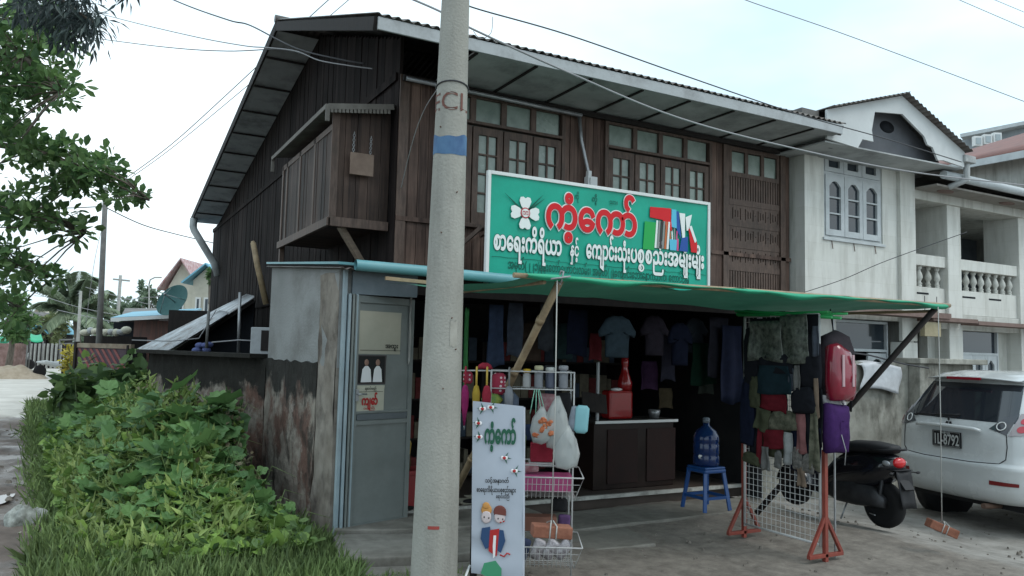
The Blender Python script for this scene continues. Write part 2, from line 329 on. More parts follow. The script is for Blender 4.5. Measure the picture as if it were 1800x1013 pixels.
# ------------------------------------------------------------------ ground
def sst(a, b, x): t = min(1, max(0, (x-a)/(b-a))); return t*t*(3-2*t)
def zg(x, y): return -.19*sst(6.4, 8.3, x)
def ground():
    xs = np.concatenate([[-500, -220, -110, -60, -35, -22, -14], np.arange(-9, 13.01, .11), [14, 16, 20, 30, 50, 90, 180, 500]])
    ys = np.concatenate([[-300, -100, -30, -8, -2], np.arange(1.6, 24.01, .11), np.arange(24.5, 60, .6), [62, 68, 78, 95, 130, 200, 350, 700]])
    nx, ny = len(xs), len(ys); rnd = np.random.RandomState(3)
    X, Y = np.meshgrid(xs, ys, indexing='ij')
    Z = np.vectorize(zg)(X, Y).astype(float)
    hump = .018*(np.sin(X*2.3+Y*1.1)+np.sin(X*1.3-Y*2.9+1))+.006*rnd.randn(nx, ny)
    near = (X > -9) & (X < 13) & (Y < 24) & (Y > 1.6)
    lane = np.clip((.35-X)/.6, 0, 1)*np.clip((24-Y)/3, 0, 1)
    Z += np.where(near, hump*(.5+.9*lane), 0)
    Z -= np.where(near & (lane > .5), .02*np.sin(Y*.9+X)*lane, 0)
    Z -= .05
    v = np.stack([X, Y, Z], -1).reshape(-1, 3)
    I, J = np.meshgrid(np.arange(nx-1), np.arange(ny-1), indexing='ij'); a = (I*ny+J).ravel()
    f = np.stack([a, a+ny, a+ny+1, a+1], 1)
    me = bpy.data.meshes.new('ground'); me.from_pydata(v.tolist(), [], f.tolist())
    me.polygons.foreach_set('use_smooth', [True]*len(f))
    ca = me.color_attributes.new('mask', 'FLOAT_COLOR', 'POINT')
    mud = np.clip((.5-X)/.8, 0, 1)*np.clip((22-Y)/5, 0, 1)
    pale = np.clip((Y-17)/6, 0, 1)*np.clip((1.2-X)/1.0, 0, 1)
    conc = np.clip((X-5.8)/1.6, 0, 1)*np.clip((9-Y)/1, 0, 1)
    col = np.stack([mud, pale, conc, np.ones_like(mud)], -1).reshape(-1)
    ca.data.foreach_set('color', col)
    o = bpy.data.objects.new('ground', me); COL.objects.link(o); o['kind'] = 'structure'
    m, nt, P, N, L = nodes('ground_dirt')
    tc = N('ShaderNodeTexCoord'); at_ = N('ShaderNodeAttribute'); at_.attribute_name = 'mask'; sp = N('ShaderNodeSeparateColor'); L(at_.outputs['Color'], sp.inputs[0])
    def noise(s, d=8, ro=.6):
        n = N('ShaderNodeTexNoise'); n.inputs['Scale'].default_value = s; n.inputs['Detail'].default_value = d; n.inputs['Roughness'].default_value = ro; L(tc.outputs['Object'], n.inputs['Vector']); return n.outputs['Fac']
    def ramp(f_, p0, p1, c0, c1):
        r = N('ShaderNodeValToRGB'); r.color_ramp.elements[0].position = p0; r.color_ramp.elements[1].position = p1
        r.color_ramp.elements[0].color = (*c0, 1); r.color_ramp.elements[1].color = (*c1, 1); L(f_, r.inputs[0]); return r.outputs[0]
    def mixc(f_, a_, b_):
        x = N('ShaderNodeMix'); x.data_type = 'RGBA'; L(f_, x.inputs['Factor']); L(a_, x.inputs['A']); L(b_, x.inputs['B']); return x.outputs['Result']
    nb, ns, nm = noise(1.2), noise(6, 12, .75), noise(4)
    dirt_ = ramp(ns, .32, .68, (.11, .094, .079), (.275, .245, .21))
    wet = ramp(nm, .3, .7, (.085, .066, .056), (.17, .135, .115))
    pal = ramp(nb, .3, .7, (.40, .375, .335), (.56, .535, .49))
    cn = ramp(noise(3, 8, .7), .35, .65, (.19, .175, .155), (.36, .34, .31))
    def mask(ch, nz_, lo=.45, hi=.58):
        ad = N('ShaderNodeMath'); ad.operation = 'MULTIPLY_ADD'; L(nz_, ad.inputs[0]); ad.inputs[1].default_value = .7; 
        ml = N('ShaderNodeMath'); ml.operation = 'SUBTRACT'; L(sp.outputs[ch], ml.inputs[0]); ml.inputs[1].default_value = .35; L(ml.outputs[0], ad.inputs[2])
        return ramp(ad.outputs[0], lo, hi, (0, 0, 0), (1, 1, 1))
    mm = mask('Red', nb, .1, .5); mc = mask('Blue', noise(2.3, 10, .7), .58, .78); mpale = mask('Green', nb, .3, .55)
    c = mixc(mm, dirt_, wet); c = mixc(mc, c, cn); c = mixc(mpale, c, pal)
    L(c, P.inputs['Base Color'])
    # damp patches are smoother
    dr = ramp(noise(.9, 6), .40, .56, (.28, .28, .28), (.92, .92, .92))
    x = N('ShaderNodeMix'); L(mm, x.inputs['Factor']); x.inputs['A'].default_value = .88; L(dr, x.inputs['B']); L(x.outputs['Result'], P.inputs['Roughness'])
    b = N('ShaderNodeBump'); b.inputs['Strength'].default_value = .6; b.inputs['Distance'].default_value = .03; L(ns, b.inputs['Height']); L(b.outputs[0], P.inputs['Normal'])
    me.materials.append(m)
ground()
G0 = -.05
# puddles in the lane
m_water = flat('puddle_water', (.10, .085, .07), .06, spec=.6)
def puddle(cx, cy, rx, ry, k):
    rnd = random.Random(k); n = 26
    pts = [(cx+rx*cos(2*pi*i/n)*(1+.22*sin(3*2*pi*i/n+k)+.1*rnd.random()), cy+ry*sin(2*pi*i/n)*(1+.2*sin(2*2*pi*i/n+k*2)), G0-.005) for i in range(n)]
    b = MB(); b.add(pts, [tuple(range(n))]); return b
bw = MB()
for k, (x, y, rx, ry) in enumerate([(-.62, 9.9, .07, .4), (-.55, 13.6, .16, .3), (-1.3, 16.5, .3, .3)]):
    q = puddle(x, y, rx, ry, k); bw.add(q.v, q.f)
bw.build('puddle', m_water, kind='structure')
# small stones and rubble strewn about: uncountable
def scatter_stones(n, region, smin, smax, seed, b, gz=None):
    r = random.Random(seed)
    for _ in range(n):
        x, y = region(r); s = r.uniform(smin, smax)*r.random()**.5
        vs = []; a0 = r.random()*6
        for i in range(6):
            a = a0+i*pi/3; vs.append((x+s*cos(a)*r.uniform(.7, 1.2), y+s*sin(a)*r.uniform(.7, 1.2), zg(x, y)+G0-.01))
        vs += [(x+(p[0]-x)*.6+r.uniform(-.1, .1)*s, y+(p[1]-y)*.6, zg(x, y)+G0+s*r.uniform(.35, .7)) for p in vs]
        b.add(vs, [(i, (i+1) % 6, 6+(i+1) % 6, 6+i) for i in range(6)]+[(6, 7, 8, 9, 10, 11)])
bs = MB()
scatter_stones(420, lambda r: (r.uniform(-1.6, .25), r.uniform(5, 17)), .01, .045, 1, bs)
scatter_stones(300, lambda r: (r.uniform(3, 11), r.uniform(3.6, 6.6)), .006, .028, 2, bs)
scatter_stones(260, lambda r: (r.uniform(1.0, 3.2), r.uniform(4.6, 6.5)), .008, .05, 3, bs)
bs.build('gravel', mat('loose_stone', (.09, .08, .07), (.24, .21, .18), rough=.9, scale=9), kind='stuff')
# broken concrete pavement before the shop door
m_slab = mat('worn_concrete_slab', (.15, .14, .12), (.28, .265, .235), rough=.88, scale=4, bump=.5, dirt=.6, dirtc=(.07, .06, .05), dscale=2.2)
bp_ = MB()
for (pts, z) in [([(1.75, 5.75), (2.45, 5.55), (3.2, 5.5), (3.3, 6.15), (2.5, 6.3), (1.9, 6.5)], .05),
                 ([(1.95, 6.53), (2.5, 6.33), (3.3, 6.18), (3.9, 6.2), (3.9, 6.9), (1.95, 6.95)], .075),
                 ([(3.35, 5.55), (4.5, 5.5), (4.6, 6.1), (3.4, 6.12)], -.035),
                 ([(4.0, 6.18), (5.4, 6.2), (6.9, 6.25), (6.9, 6.8), (4.0, 6.9)], -.03),
                 ([(1.85, 5.15), (2.5, 5.0), (2.9, 5.1), (3.1, 5.45), (2.4, 5.5), (1.8, 5.68)], .0)]:
    p2 = []
    for i in range(len(pts)):
        a, b_ = pts[i], pts[(i+1) % len(pts)]
        for t in (0, .25, .5, .75): p2.append((a[0]+(b_[0]-a[0])*t+random.uniform(-.02, .02), a[1]+(b_[1]-a[1])*t+random.uniform(-.02, .02)))
    bp_.prism(p2, .14+random.uniform(0, .01), M=T(0, 0, z-.14))
bp_.build('pavement', m_slab, kind='structure', bev=.012)

# ------------------------------------------------------------------ wooden house
house = thing('wooden_house', 'old two storey house of dark weathered boards with a corrugated tin roof', 'house', (5.9, 8, G0))
XL, XR, YF, YB = 2.9, 8.9, 8.0, 22.0
RY0, RZ0, RY1, RZ1, RY2, RZ2 = 6.95, 4.72, 11.6, 6.38, 21.3, 4.78
def roofz(y): return RZ0+(RZ1-RZ0)*(y-RY0)/(RY1-RY0) if y < RY1 else RZ1+(RZ2-RZ1)*(y-RY1)/(RY2-RY1)
# front wall: separate boards with slightly uneven faces
def boards(b, x0, x1, z0, z1, y, w=.115, M=None, ax='X', seed=1, t=.022):
    r = random.Random(seed); x = x0
    while x < x1-.01:
        e = min(x+w-.006, x1); d = r.uniform(-.004, .004); zz = z0+r.uniform(-.006, .006)
        if ax == 'X': b.box(x, e, y-t+d, y, zz, z1, M=M)
        else: b.box(y-t+d, y, x, e, zz, z1, M=M)
        x += w
b = MB(); boards(b, XL, 3.35, 2.28, 4.6, YF); boards(b, 4.99, 5.62, 2.28, 4.6, YF, seed=2); boards(b, 7.38, 7.70, 2.28, 4.6, YF, seed=3)
boards(b, 3.35, 4.99, 2.28, 3.0, YF, seed=4); boards(b, 5.62, 7.38, 2.28, 3.0, YF, seed=5); boards(b, 8.80, XR, 2.28, 4.6, YF, seed=6)
b.box(XL+.01, 3.33, YF, YF+.05, 2.28, 4.6); b.box(5.0, 5.6, YF, YF+.05, 2.28, 4.6); b.box(7.39, 7.69, YF, YF+.05, 2.28, 4.6); b.box(3.33, 5.0, YF, YF+.05, 2.28, 3.0); b.box(5.6, 7.39, YF, YF+.05, 2.28, 3.0)
b.box(3.33, 5.0, YF, YF+.05, 4.5, 4.62); b.box(5.6, 7.39, YF, YF+.05, 4.5, 4.62); b.box(8.81, XR, YF, YF+.05, 2.28, 4.6)
b.box(XL-.02, XR, YF-.05, YF-.026, 2.98, 3.03)
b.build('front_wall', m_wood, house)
for q in ((XL-.02, XL+.09, YF-.045, YF-.024, 2.28, 4.6), (8.70, 8.80, YF-.05, YF, 2.28, 4.6), (7.60, 7.70, YF-.05, YF-.03, 2.28, 4.6)):
    b = MB(); b.box(*q); b.build('corner_board', m_frame, house, bev=.004)
# side wall with gable
b = MB(); r = random.Random(5); y = YF
while y < YB:
    e = min(y+.124, YB); zt = min(roofz(max(y, 7)), roofz(e))-.06; d = r.uniform(-.005, .005)
    b.add([(XL-.02+d, y, G0), (XL-.02+d, e, G0), (XL-.02+d, e, zt), (XL-.02+d, y, zt), (XL+.02, y, G0), (XL+.02, e, G0), (XL+.02, e, zt), (XL+.02, y, zt)],
          [(0, 1, 2, 3), (4, 5, 6, 7), (0, 1, 5, 4), (2, 3, 7, 6), (0, 3, 7, 4), (1, 2, 6, 5)]); y += .13
for z in (2.3, 4.55): b.box(XL-.045, XL-.026, YF+.05, YB, z, z+.09)
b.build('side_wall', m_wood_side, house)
b = MB(); b.box(XR-.06, XR, YF+.06, YB, G0-.2, 4.6); b.box(XL+.03, XR, YB-.06, YB, G0-.2, 4.7); b.box(XL+.03, XR-.07, YF+.06, YB-.07, 2.22, 2.30)
b.build('inner_walls', m_dark, house)
# roof: corrugated sheets
def corr(b, p0, pu, pv, L_, Wd, pitch=.076, amp=.010, seg=6, M=None, m=0, wav=0):
    """sheet from p0, pu = direction across the ribs (length Wd), pv = along ribs (length L_)"""
    p0 = Vector(p0); pu = Vector(pu).normalized(); pv = Vector(pv).normalized(); n = pu.cross(pv).normalized()
    k = int(Wd/pitch*seg)
    def fn(u, v):
        w = u*Wd; return p0+pu*w+pv*(v*L_)+n*(amp*sin(2*pi*w/pitch)+wav*sin(w*3+v*4))
    b.sheet(fn, k, 2 if not wav else 6, m=m, M=M)
XO0, XO1 = 2.23, 8.78
b = MB()
l1 = sqrt((RY1-RY0)**2+(RZ1-RZ0)**2); corr(b, (XO0, RY0-.05, RZ0-.018+.03), (1, 0, 0), (0, RY1-RY0, RZ1-RZ0), l1+.05, XO1-XO0, .10, .014)
l2 = sqrt((RY2-RY1)**2+(RZ2-RZ1)**2); corr(b, (XO0, RY1, RZ1+.03), (1, 0, 0), (0, RY2-RY1, RZ2-RZ1), l2+.05, XO1-XO0, .10, .014)
b.tube([(XO0-.02, RY1, RZ1+.04), (XO1, RY1, RZ1+.04)], .06, 8)
b.build('roof', m_tin, house, solid=.004)
b = MB(); # rafters and verge boards (dark)
for x in (XO0+.01, XO1-.03):
    b = MB(); b.bar((x, RY0, RZ0-.07), (x, RY1, RZ1-.07), .03, .13); b.build('barge_board', m_dark, house); b = MB(); b.bar((x, RY1, RZ1-.07), (x, RY2, RZ2-.07), .03, .13); b.build('barge_board', m_dark, house)
b = MB(); b.box(XO0+.03, XO1-.05, RY0-.035, RY0-.01, RZ0-.13, RZ0-.005); b.build('front_fascia', m_board, house, bev=.004)
b = MB(); b.box(3.3, XO1-.06, RY0+.0, YF-.03, 4.60, 4.612); b.build('front_soffit', m_soffit, house)
b = MB(); x = 3.3
while x < XO1-.2:
    b = MB(); b.box(x, x+.035, RY0+.01, YF-.03, 4.585, 4.598); b.build('soffit_batten', m_dark, house); x += .70
b = MB(); b.box(XL, XR-.2, YF-.10, YF-.055, 4.52, 4.58); b.build('wall_plate', m_dark, house)
b = MB()
for (ya, yb) in ((RY1+.02, RY2-.1),):
    za, zb = roofz(ya)-.13, roofz(yb)-.13
    b.add([(XO0+.03, ya, za), (XO0+.03, yb, zb), (XL-.03, yb, zb), (XL-.03, ya, za), (XO0+.03, ya, za+.01), (XO0+.03, yb, zb+.01), (XL-.03, yb, zb+.01), (XL-.03, ya, za+.01)],
          [(0, 1, 2, 3), (4, 5, 6, 7), (0, 1, 5, 4), (1, 2, 6, 5), (2, 3, 7, 6), (3, 0, 4, 7)])
b.build('verge_soffit', mat('verge_board_paint', (.30, .32, .34), (.42, .44, .46), rough=.8, scale=2, dirt=.5), house)
y = RY1+.8
while y < RY2-.2: b = MB(); b.bar((XO0+.03, y, roofz(y)-.145), (XL-.04, y, roofz(y)-.145), .05, .02); b.build('verge_batten', m_dark, house); y += 1.0
# back gutter downpipe
b = MB(); b.tube([(2.25, 20.9, 4.72), (2.25, 20.9, 4.5), (2.27, 20.8, 4.4), (2.75, 20.6, 3.6), (2.85, 20.6, 3.3)], .09, 10); b.build('downpipe', m_soffit, house)
# windows
def window(x0, x1, n, z0=3.03, z1=4.19, zt0=4.22, zt1=4.49):
    f = MB(); w = (x1-x0)/n; t = .05
    f.box(x0-.05, x0, YF-.055, YF+.03, 2.99, 4.53); f.box(x1, x1+.05, YF-.055, YF+.03, 2.99, 4.53); f.box(x0, x1, YF-.055, YF+.03, 4.49, 4.53); f.box(x0-.02, x1+.02, YF-.062, YF+.03, zt0-.035, zt0)
    f.box(x0, x1, YF-.085, YF+.03, 2.985, 3.03)
    for i in range(1, n): f.box(x0+i*w-.035, x0+i*w+.035, YF-.05, YF+.02, zt0, zt1)
    win = f.build('window', m_frame, house, bev=.004)
    for i in range(n):
        a, e = x0+i*w+.008, x0+(i+1)*w-.008; c = MB(); s = .072
        c.box(a, a+s, YF-.045, YF-.005, z0, z1-.03); c.box(e-s, e, YF-.045, YF-.005, z0, z1-.03); c.box(a+s, e-s, YF-.045, YF-.005, z1-.03-.09, z1-.03); c.box(a+s, e-s, YF-.045, YF-.005, z0, z0+.14)
        zz0, zz1 = z0+.14, z1-.12; mx_ = (a+e)/2; c.box(mx_-.011, mx_+.011, YF-.042, YF-.012, zz0, zz1)
        for k in range(1, 4): zz = zz0+(zz1-zz0)*k/4; c.box(a+s, e-s, YF-.040, YF-.014, zz-.011, zz+.011)
        o = c.build('casement', m_frame, win, bev=.003)
    g = MB()
    for i in range(n):
        a, e = x0+i*w+.09, x0+(i+1)*w-.09; yy = YF-.02+random.uniform(-.002, .002)
        g.box(a, e, yy, yy+.004, z0+.13, z1-.11)
        a, e = x0+i*w+.036, x0+(i+1)*w-.036; g.box(a, e, YF-.012, YF-.008, zt0, zt1-.002)
    g.build('window_glass', m_glass, win)
    d = MB(); d.box(x0, x1, YF+.02, YF+.03, 3.0, 4.5); d.build('curtain', mat('pale_curtain', (.10, .12, .11), (.16, .18, .17), scale=4), win)
window(3.37, 4.97, 4); window(5.66, 7.34, 4)
# carved ventilation panel
x0, x1 = 7.72, 8.69
b = MB(); b.box(x0, x1, YF+.03, YF+.04, 2.3, 4.5); b.build('vent_cavity_shade', m_void, house)  # near-black sheet; shade of the cavity behind the slats put into its colour
b = MB(); r = random.Random(9)
rails = [(2.30, 2.50), (2.78, 2.86), (3.10, 3.16), (3.40, 3.46), (3.70, 3.78), (4.10, 4.16), (4.46, 4.52)]
for a, e in rails: b.box(x0, x1, YF-.03, YF+.0, a, e)
for (a, e, kind) in [(2.50, 2.78, 0), (2.86, 3.10, 1), (3.16, 3.40, 1), (3.46, 3.70, 1), (3.78, 4.10, 0)]:
    n = 20; w = (x1-x0)/n
    for i in range(n+1):
        xx = x0+i*w; b.box(max(x0, xx-.016), min(x1, xx+.016), YF-.022, YF-.002, a, e)
        if i < n and kind: 
            k = abs(sin(i*1.25))*.38; hh = (e-a)*(.5-k*.9)
            b.box(xx+.016, xx+w-.016, YF-.022, YF-.004, a, a+hh); b.box(xx+.016, xx+w-.016, YF-.022, YF-.004, e-hh, e)
b.build('vent_lattice', m_frame, house)
for i in range(3):
    a = x0+.05+i*.31; b = MB(); b.box(a, a+.25, YF-.004, YF+.0, 4.17, 4.45); b.build('transom_glass', m_glass, house)
for (a, c) in ((x0, x0+.05), (x0+.30, x0+.36), (x0+.61, x0+.67), (x1-.05, x1)): b = MB(); b.box(a, c, YF-.03, YF-.005, 4.16, 4.46); b.build('transom_post', m_frame, house)
# conduit, meter box, wall pipe
b = MB(); b.tube([(5.20, 7.93, 4.50), (5.24, 7.93, 4.2), (5.34, 7.93, 3.85), (5.36, 7.93, 3.3)], .022, 8); b.build('conduit', m_steel, house)
b = MB(); b.box(5.30, 5.44, 7.86, 7.95, 3.62, 3.76); b.box(5.32, 5.42, 7.84, 7.86, 3.64, 3.74); b.box(5.31, 5.36, 7.87, 7.93, 3.76, 3.83); b.build('fuse_box', m_white, house, bev=.006)
b = MB(); b.tube([(2.92, 7.88, 4.53), (5.2, 7.88, 4.50)], .025, 8); b.build('wall_pipe', m_steel, house)
# oriel box on the side wall
Y0b, Y1b, Xb = 8.2, 10.6, 2.23
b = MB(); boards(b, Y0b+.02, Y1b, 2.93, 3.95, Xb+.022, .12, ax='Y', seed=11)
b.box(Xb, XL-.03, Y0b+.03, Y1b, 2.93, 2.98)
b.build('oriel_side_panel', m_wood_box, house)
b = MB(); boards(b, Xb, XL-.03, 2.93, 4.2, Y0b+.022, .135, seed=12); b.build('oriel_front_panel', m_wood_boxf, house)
b = MB(); b.box(Xb-.03, XL-.03, Y0b-.045, Y0b-.005, 2.88, 2.98); b.box(Xb-.045, Xb-.005, Y0b-.045, Y1b, 2.88, 2.97); b.box(Xb-.02, Xb+.06, Y0b-.03, Y0b-.003, 2.98, 4.2)
for y in (8.9, 9.6, 10.3, 10.55): b.box(Xb-.01, Xb+.05, y, y+.07, 2.7 if y > 10.4 else 2.98, 4.0)
b.box(Xb-.01, Xb+.05, Y0b, Y1b, 3.93, 4.0)
b.build('oriel_frame', m_frame, house, bev=.004)
b = MB(); corr(b, (Xb-.1, Y0b-.12, 4.16), (0, 1, 0), (1, 0, .16), .80, 2.75, .076, .010); b.build('oriel_roof', m_tin, house, solid=.004)
b = MB(); b.bar((Xb-.1, Y0b-.14, 4.13), (XL-.05, Y0b-.14, 4.245), .02, .06); b.bar((Xb-.12, Y0b-.14, 4.13), (Xb-.12, 10.8, 4.13), .02, .05)
n = 16
for i in range(n): # little scallops
    xx = Xb-.08+i*.042; b.box(xx, xx+.03, Y0b-.148, Y0b-.134, 4.07+.006*i, 4.115+.006*i)
b.box(Xb-.13, Xb-.09, Y0b-.155, Y0b-.125, 3.97, 4.14); b.box(Xb-.13, Xb-.09, 10.77, 10.80, 3.95, 4.12)
b.build('oriel_trim', mat('pale_worn_trim', (.11, .10, .09), (.20, .185, .165), scale=10, dirt=.5), house)
b = MB(); b.bar((2.36, Y0b+.05, 2.9), (2.86, 8.55, 2.33), .05, .07); b.build('oriel_brace', mat('pale_bare_timber', (.17, .13, .10), (.27, .21, .16), scale=8, stretch=(1, 1, 4)), house)
# struts and cable anchor at the gable
b = MB(); b.bar((3.35, 7.9, 2.5), (3.75, 7.6, 2.95), .05, .04); b.build('strut', m_frame, house)

tb = thing('hanging_board', 'small square unpainted board hung by two chains on the oriel box front', 'board', (2.52, 8.13, 3.46))
b = MB(); b.box(2.40, 2.66, 8.10, 8.125, 3.45, 3.69); b.build('board_panel', mat('bare_ply', (.16, .11, .085), (.25, .18, .14), scale=7), tb, bev=.004)
def chain(b, p, q, n=9, r=.011):
    p = Vector(p); q = Vector(q)
    for i in range(n):
        c = p.lerp(q, (i+.5)/n); d = (q-p).normalized()*((q-p).length/n*.62); s = Vector((r, 0, 0)) if i % 2 else Vector((0, r, 0))
        pts = [c-d, c-d*.5+s, c+d*.5+s, c+d, c+d*.5-s, c-d*.5-s, c-d]; b.tube(pts, .003, 5, cap=False)
for (a, z) in ((2.43, 3.92), (2.62, 3.90)):
    b = MB(); chain(b, (a, 8.115, 3.68), (a+.01, 8.13, z)); b.build('chain', m_steel, tb)

# ------------------------------------------------------------------ annex in front of the house (shop)
shop = thing('shop_annex', 'low cement shop built against the house front, its grey door open at the left', 'shop', (2.0, 6.7, G0))
XA, YA, YE = 1.92, 6.64, 9.5
b = MB()
b.add([(XA, YA, 1.42), (XA, YE, 1.44), (XA, YE, 2.52), (XA, YA, 2.27), (XA+.12, YA, 1.42), (XA+.12, YE, 1.44), (XA+.12, YE, 2.52), (XA+.12, YA, 2.27)],
      [(0, 1, 2, 3), (4, 5, 6, 7), (0, 1, 5, 4), (1, 2, 6, 5), (2, 3, 7, 6), (3, 0, 4, 7)])
b.build('upper_side_wall', m_cement, shop)
def wavy_wall(b, pts, z0, z1f, t, step=.12, rough=.012, seed=1):
    r = random.Random(seed)
    for (a, c) in zip(pts[:-1], pts[1:]):
        a = Vector((*a, 0)); c = Vector((*c, 0)); d = c-a; l = d.length; d.normalize(); nrm = Vector((-d.y, d.x, 0)); n = max(1, int(l/step)); rows = 12
        g = [[r.uniform(-rough, rough) for _ in range(rows+1)] for _ in range(n+1)]
        for side in (0, 1):
            def fn(u, v, side=side):
                i, j = int(round(u*n)), int(round(v*rows)); p = a+d*(l*u)+nrm*(t*side+(g[i][j] if not side else 0)); zt = z1f(p)+g[i][0]*1.2
                return (p.x, p.y, z0+(zt-z0)*v)
            b.sheet(fn, n, rows, sm=False)
        b.sheet(lambda u, v: tuple(Vector((*(a+d*(l*u)+nrm*(t*v)).xy, z1f(a+d*(l*u))+g[int(round(u*n))][0]*1.2))), n, 1, sm=False)
        for u in (0, 1): b.sheet(lambda p_, v: tuple(Vector((*(a+d*(l*u)+nrm*(t*p_)).xy, z0+(z1f(a)-z0)*v))), 1, 1, sm=False)
b = MB(); wavy_wall(b, [(XA+.16, YA+.005), (XA-.006, YA+.004), (XA-.006, YA+.6)][1:], G0-.1, lambda p: 2.26, -.15, seed=4)
b.build('corner_pillar', m_perimb, shop)
b = MB(); wavy_wall(b, [(XA-.01, YA+.60), (XA-.01, YE)], G0-.1, lambda p: 1.445, -.15, seed=2)
b.build('lower_side_wall', m_mould, shop)
# right end wall, back wall, floor, ceiling
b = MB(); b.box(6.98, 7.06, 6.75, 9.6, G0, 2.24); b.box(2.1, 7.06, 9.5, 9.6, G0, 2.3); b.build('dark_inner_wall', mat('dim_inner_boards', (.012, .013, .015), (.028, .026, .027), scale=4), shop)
b = MB(); b.box(2.08, 7.0, 7.0, 9.5, G0, .085); b.build('shop_floor', mat('shop_floor_tile', (.05, .038, .032), (.09, .07, .06), scale=3, rough=.5), shop)
b = MB(); b.box(2.08, 7.0, 6.95, 6.995, .06, .098); b.build('floor_edge', mat('pale_floor_edge', (.40, .39, .36), (.55, .54, .5), scale=7, dirt=.8, dscale=5), shop)
b = MB(); corr(b, (XA-.06, 6.45, 2.262), (1, 0, 0), (0, 1, .087), 3.1, 5.2, .076, .009); b.build('shop_roof', m_tin, shop, solid=.004)
b = MB(); b.box(XA-.05, XA+.14, YA-.03, YE, 2.285, 2.30, M=Matrix.Shear('XY', 4, (0, 0)) if False else None)
b = MB(); b.bar((XA+.04, 6.5, 2.31), (XA+.04, 9.55, 2.575), .2, .022); b.build('wall_coping', m_teal, shop)
b = MB(); b.tube([(1.99, 6.44, 2.295), (2.6, 6.44, 2.288), (3.35, 6.44, 2.272), (6.9, 6.44, 2.22)], .048, 14, cap=False); b.tube([(1.99, 6.44, 2.295), (3.35, 6.44, 2.272), (6.9, 6.44, 2.22)], .042, 14, cap=False)
b.build('gutter_pipe', m_teal, shop)
b = MB(); b.box(2.04, 6.98, 6.66, 6.72, 2.09, 2.24); b.build('lintel', m_dark, shop)
b = MB(); b.box(2.02, 2.62, 6.60, 6.65, 2.06, 2.26); b.build('head_panel', mat('grey_blue_panel', (.12, .15, .17), (.18, .21, .23)), shop)
m_doorg = mat('grey_green_door_paint', (.155, .175, .17), (.215, .235, .225), rough=.5, scale=2.5, bump=.06, dirt=.45, dirtc=(.13, .14, .13), dscale=2)
m_jamb = mat('blue_grey_jamb', (.24, .31, .34), (.36, .43, .46), rough=.5, scale=5, dirt=.4)
b = MB(); b.box(XA+.02, XA+.055, 6.59, 6.635, .0, 2.27); b.build('door_jamb', m_jamb, shop, bev=.004)
for i in range(3):
    b = MB(); x = XA+.065+i*.035; b.box(x, x+.02, 6.56+i*.012, 6.62, .03, 2.06); b.build('folded_shutter', m_jamb if i != 1 else m_doorg, shop, bev=.003)
# the open door leaf
DM = T(2.045, 6.60, .0) @ RZ(17)
def dbox(b, *a): b.box(*a, M=DM)
d = MB(); dbox(d, 0, .045, -.02, .02, .03, 2.05); dbox(d, .60, .645, -.02, .02, .03, 2.05); dbox(d, .045, .60, -.02, .02, 1.99, 2.05); dbox(d, .045, .60, -.02, .02, .03, .09); dbox(d, .045, .60, -.024, .02, .93, .97); dbox(d, .045, .60, -.024, .02, 1.03, 1.05); dbox(d, .045, .60, -.006, .006, .09, 1.99)
door = d.build('door', m_doorg, shop, bev=.003)
d = MB(); dbox(d, .05, .59, -.028, -.021, .975, 1.025); d.build('door_rail', mat('darker_rail', (.10, .115, .125), (.14, .155, .165)), door)
d = MB(); dbox(d, .02, .05, -.045, -.022, 1.14, 1.24); d.tube([tuple(DM @ Vector(p)) for p in ((.035, -.045, 1.2), (.035, -.07, 1.2), (.11, -.075, 1.2))], .008, 6); d.build('handle', m_steel, door)
# shutters' brown batten under the gutter
b = MB(); b.bar((2.22, 6.33, 2.19), (2.9, 6.33, 2.17), .03, .03); b.build('timber_batten', m_bamboo, shop)

def poster(name, label, x0, x1, z0, z1, base, extra=None, mats=()):
    b = MB(); P_ = DM @ Matrix(((1, 0, 0, 0), (0, 0, -1, -.0085), (0, 1, 0, 0), (0, 0, 0, 1)))
    n = 5
    b.sheet(lambda u, v: (x0+(x1-x0)*u, z0+(z1-z0)*v, .001+.006*abs(sin(u*5+v*3))*(v > .8)), n, n, M=P_)
    if extra: extra(b, P_)
    b.build(name, [base, *mats], label=label, cat='poster')
m_pa = mat('cream_paper', (.46, .45, .36), (.55, .54, .44), scale=5, bump=.02)
m_pb = mat('faded_paper', (.36, .35, .28), (.46, .44, .36), scale=3, bump=.02)
m_ink = flat('black_ink', (.02, .02, .02), .8); m_red = flat('red_ink', (.42, .03, .03), .7); m_pw = flat('white_ink', (.75, .75, .75), .7); m_skin = flat('brown_ink', (.28, .17, .13), .8)
def e1(b, M_):
    text_fit(b, 'အထူး', .33, .47, 1.60, .055, M_, 1, .02, .010)
    b.box(.06, .50, 1.575, 1.579, .010, .011, 1, M=M_)
poster('notice_poster', 'large faded cream notice stuck highest on the grey shop door', .045, .50, 1.545, 1.92, m_pb, e1, (m_ink,))
def e2(b, M_):
    b.box(.06, .33, 1.295, 1.525, .007, .009, 1, M=M_)
    for cx, w in ((.135, .10), (.255, .09)):
        b.ball((cx, 1.47, .010), (.024, .030, .004), 10, 3, M_)
        b.prism([(cx-w*.55, 1.30), (cx+w*.55, 1.30), (cx+w*.42, 1.41), (cx+.015, 1.44), (cx-.015, 1.44), (cx-w*.42, 1.41)], .003, 2, M_ @ T(0, 0, .010))
poster('photo_poster', 'dark poster with two people in white shirts, in the middle of the shop door', .045, .35, 1.28, 1.535, flat('dark_print', (.07, .06, .06), .6), e2, (m_ink, m_pw, m_skin))
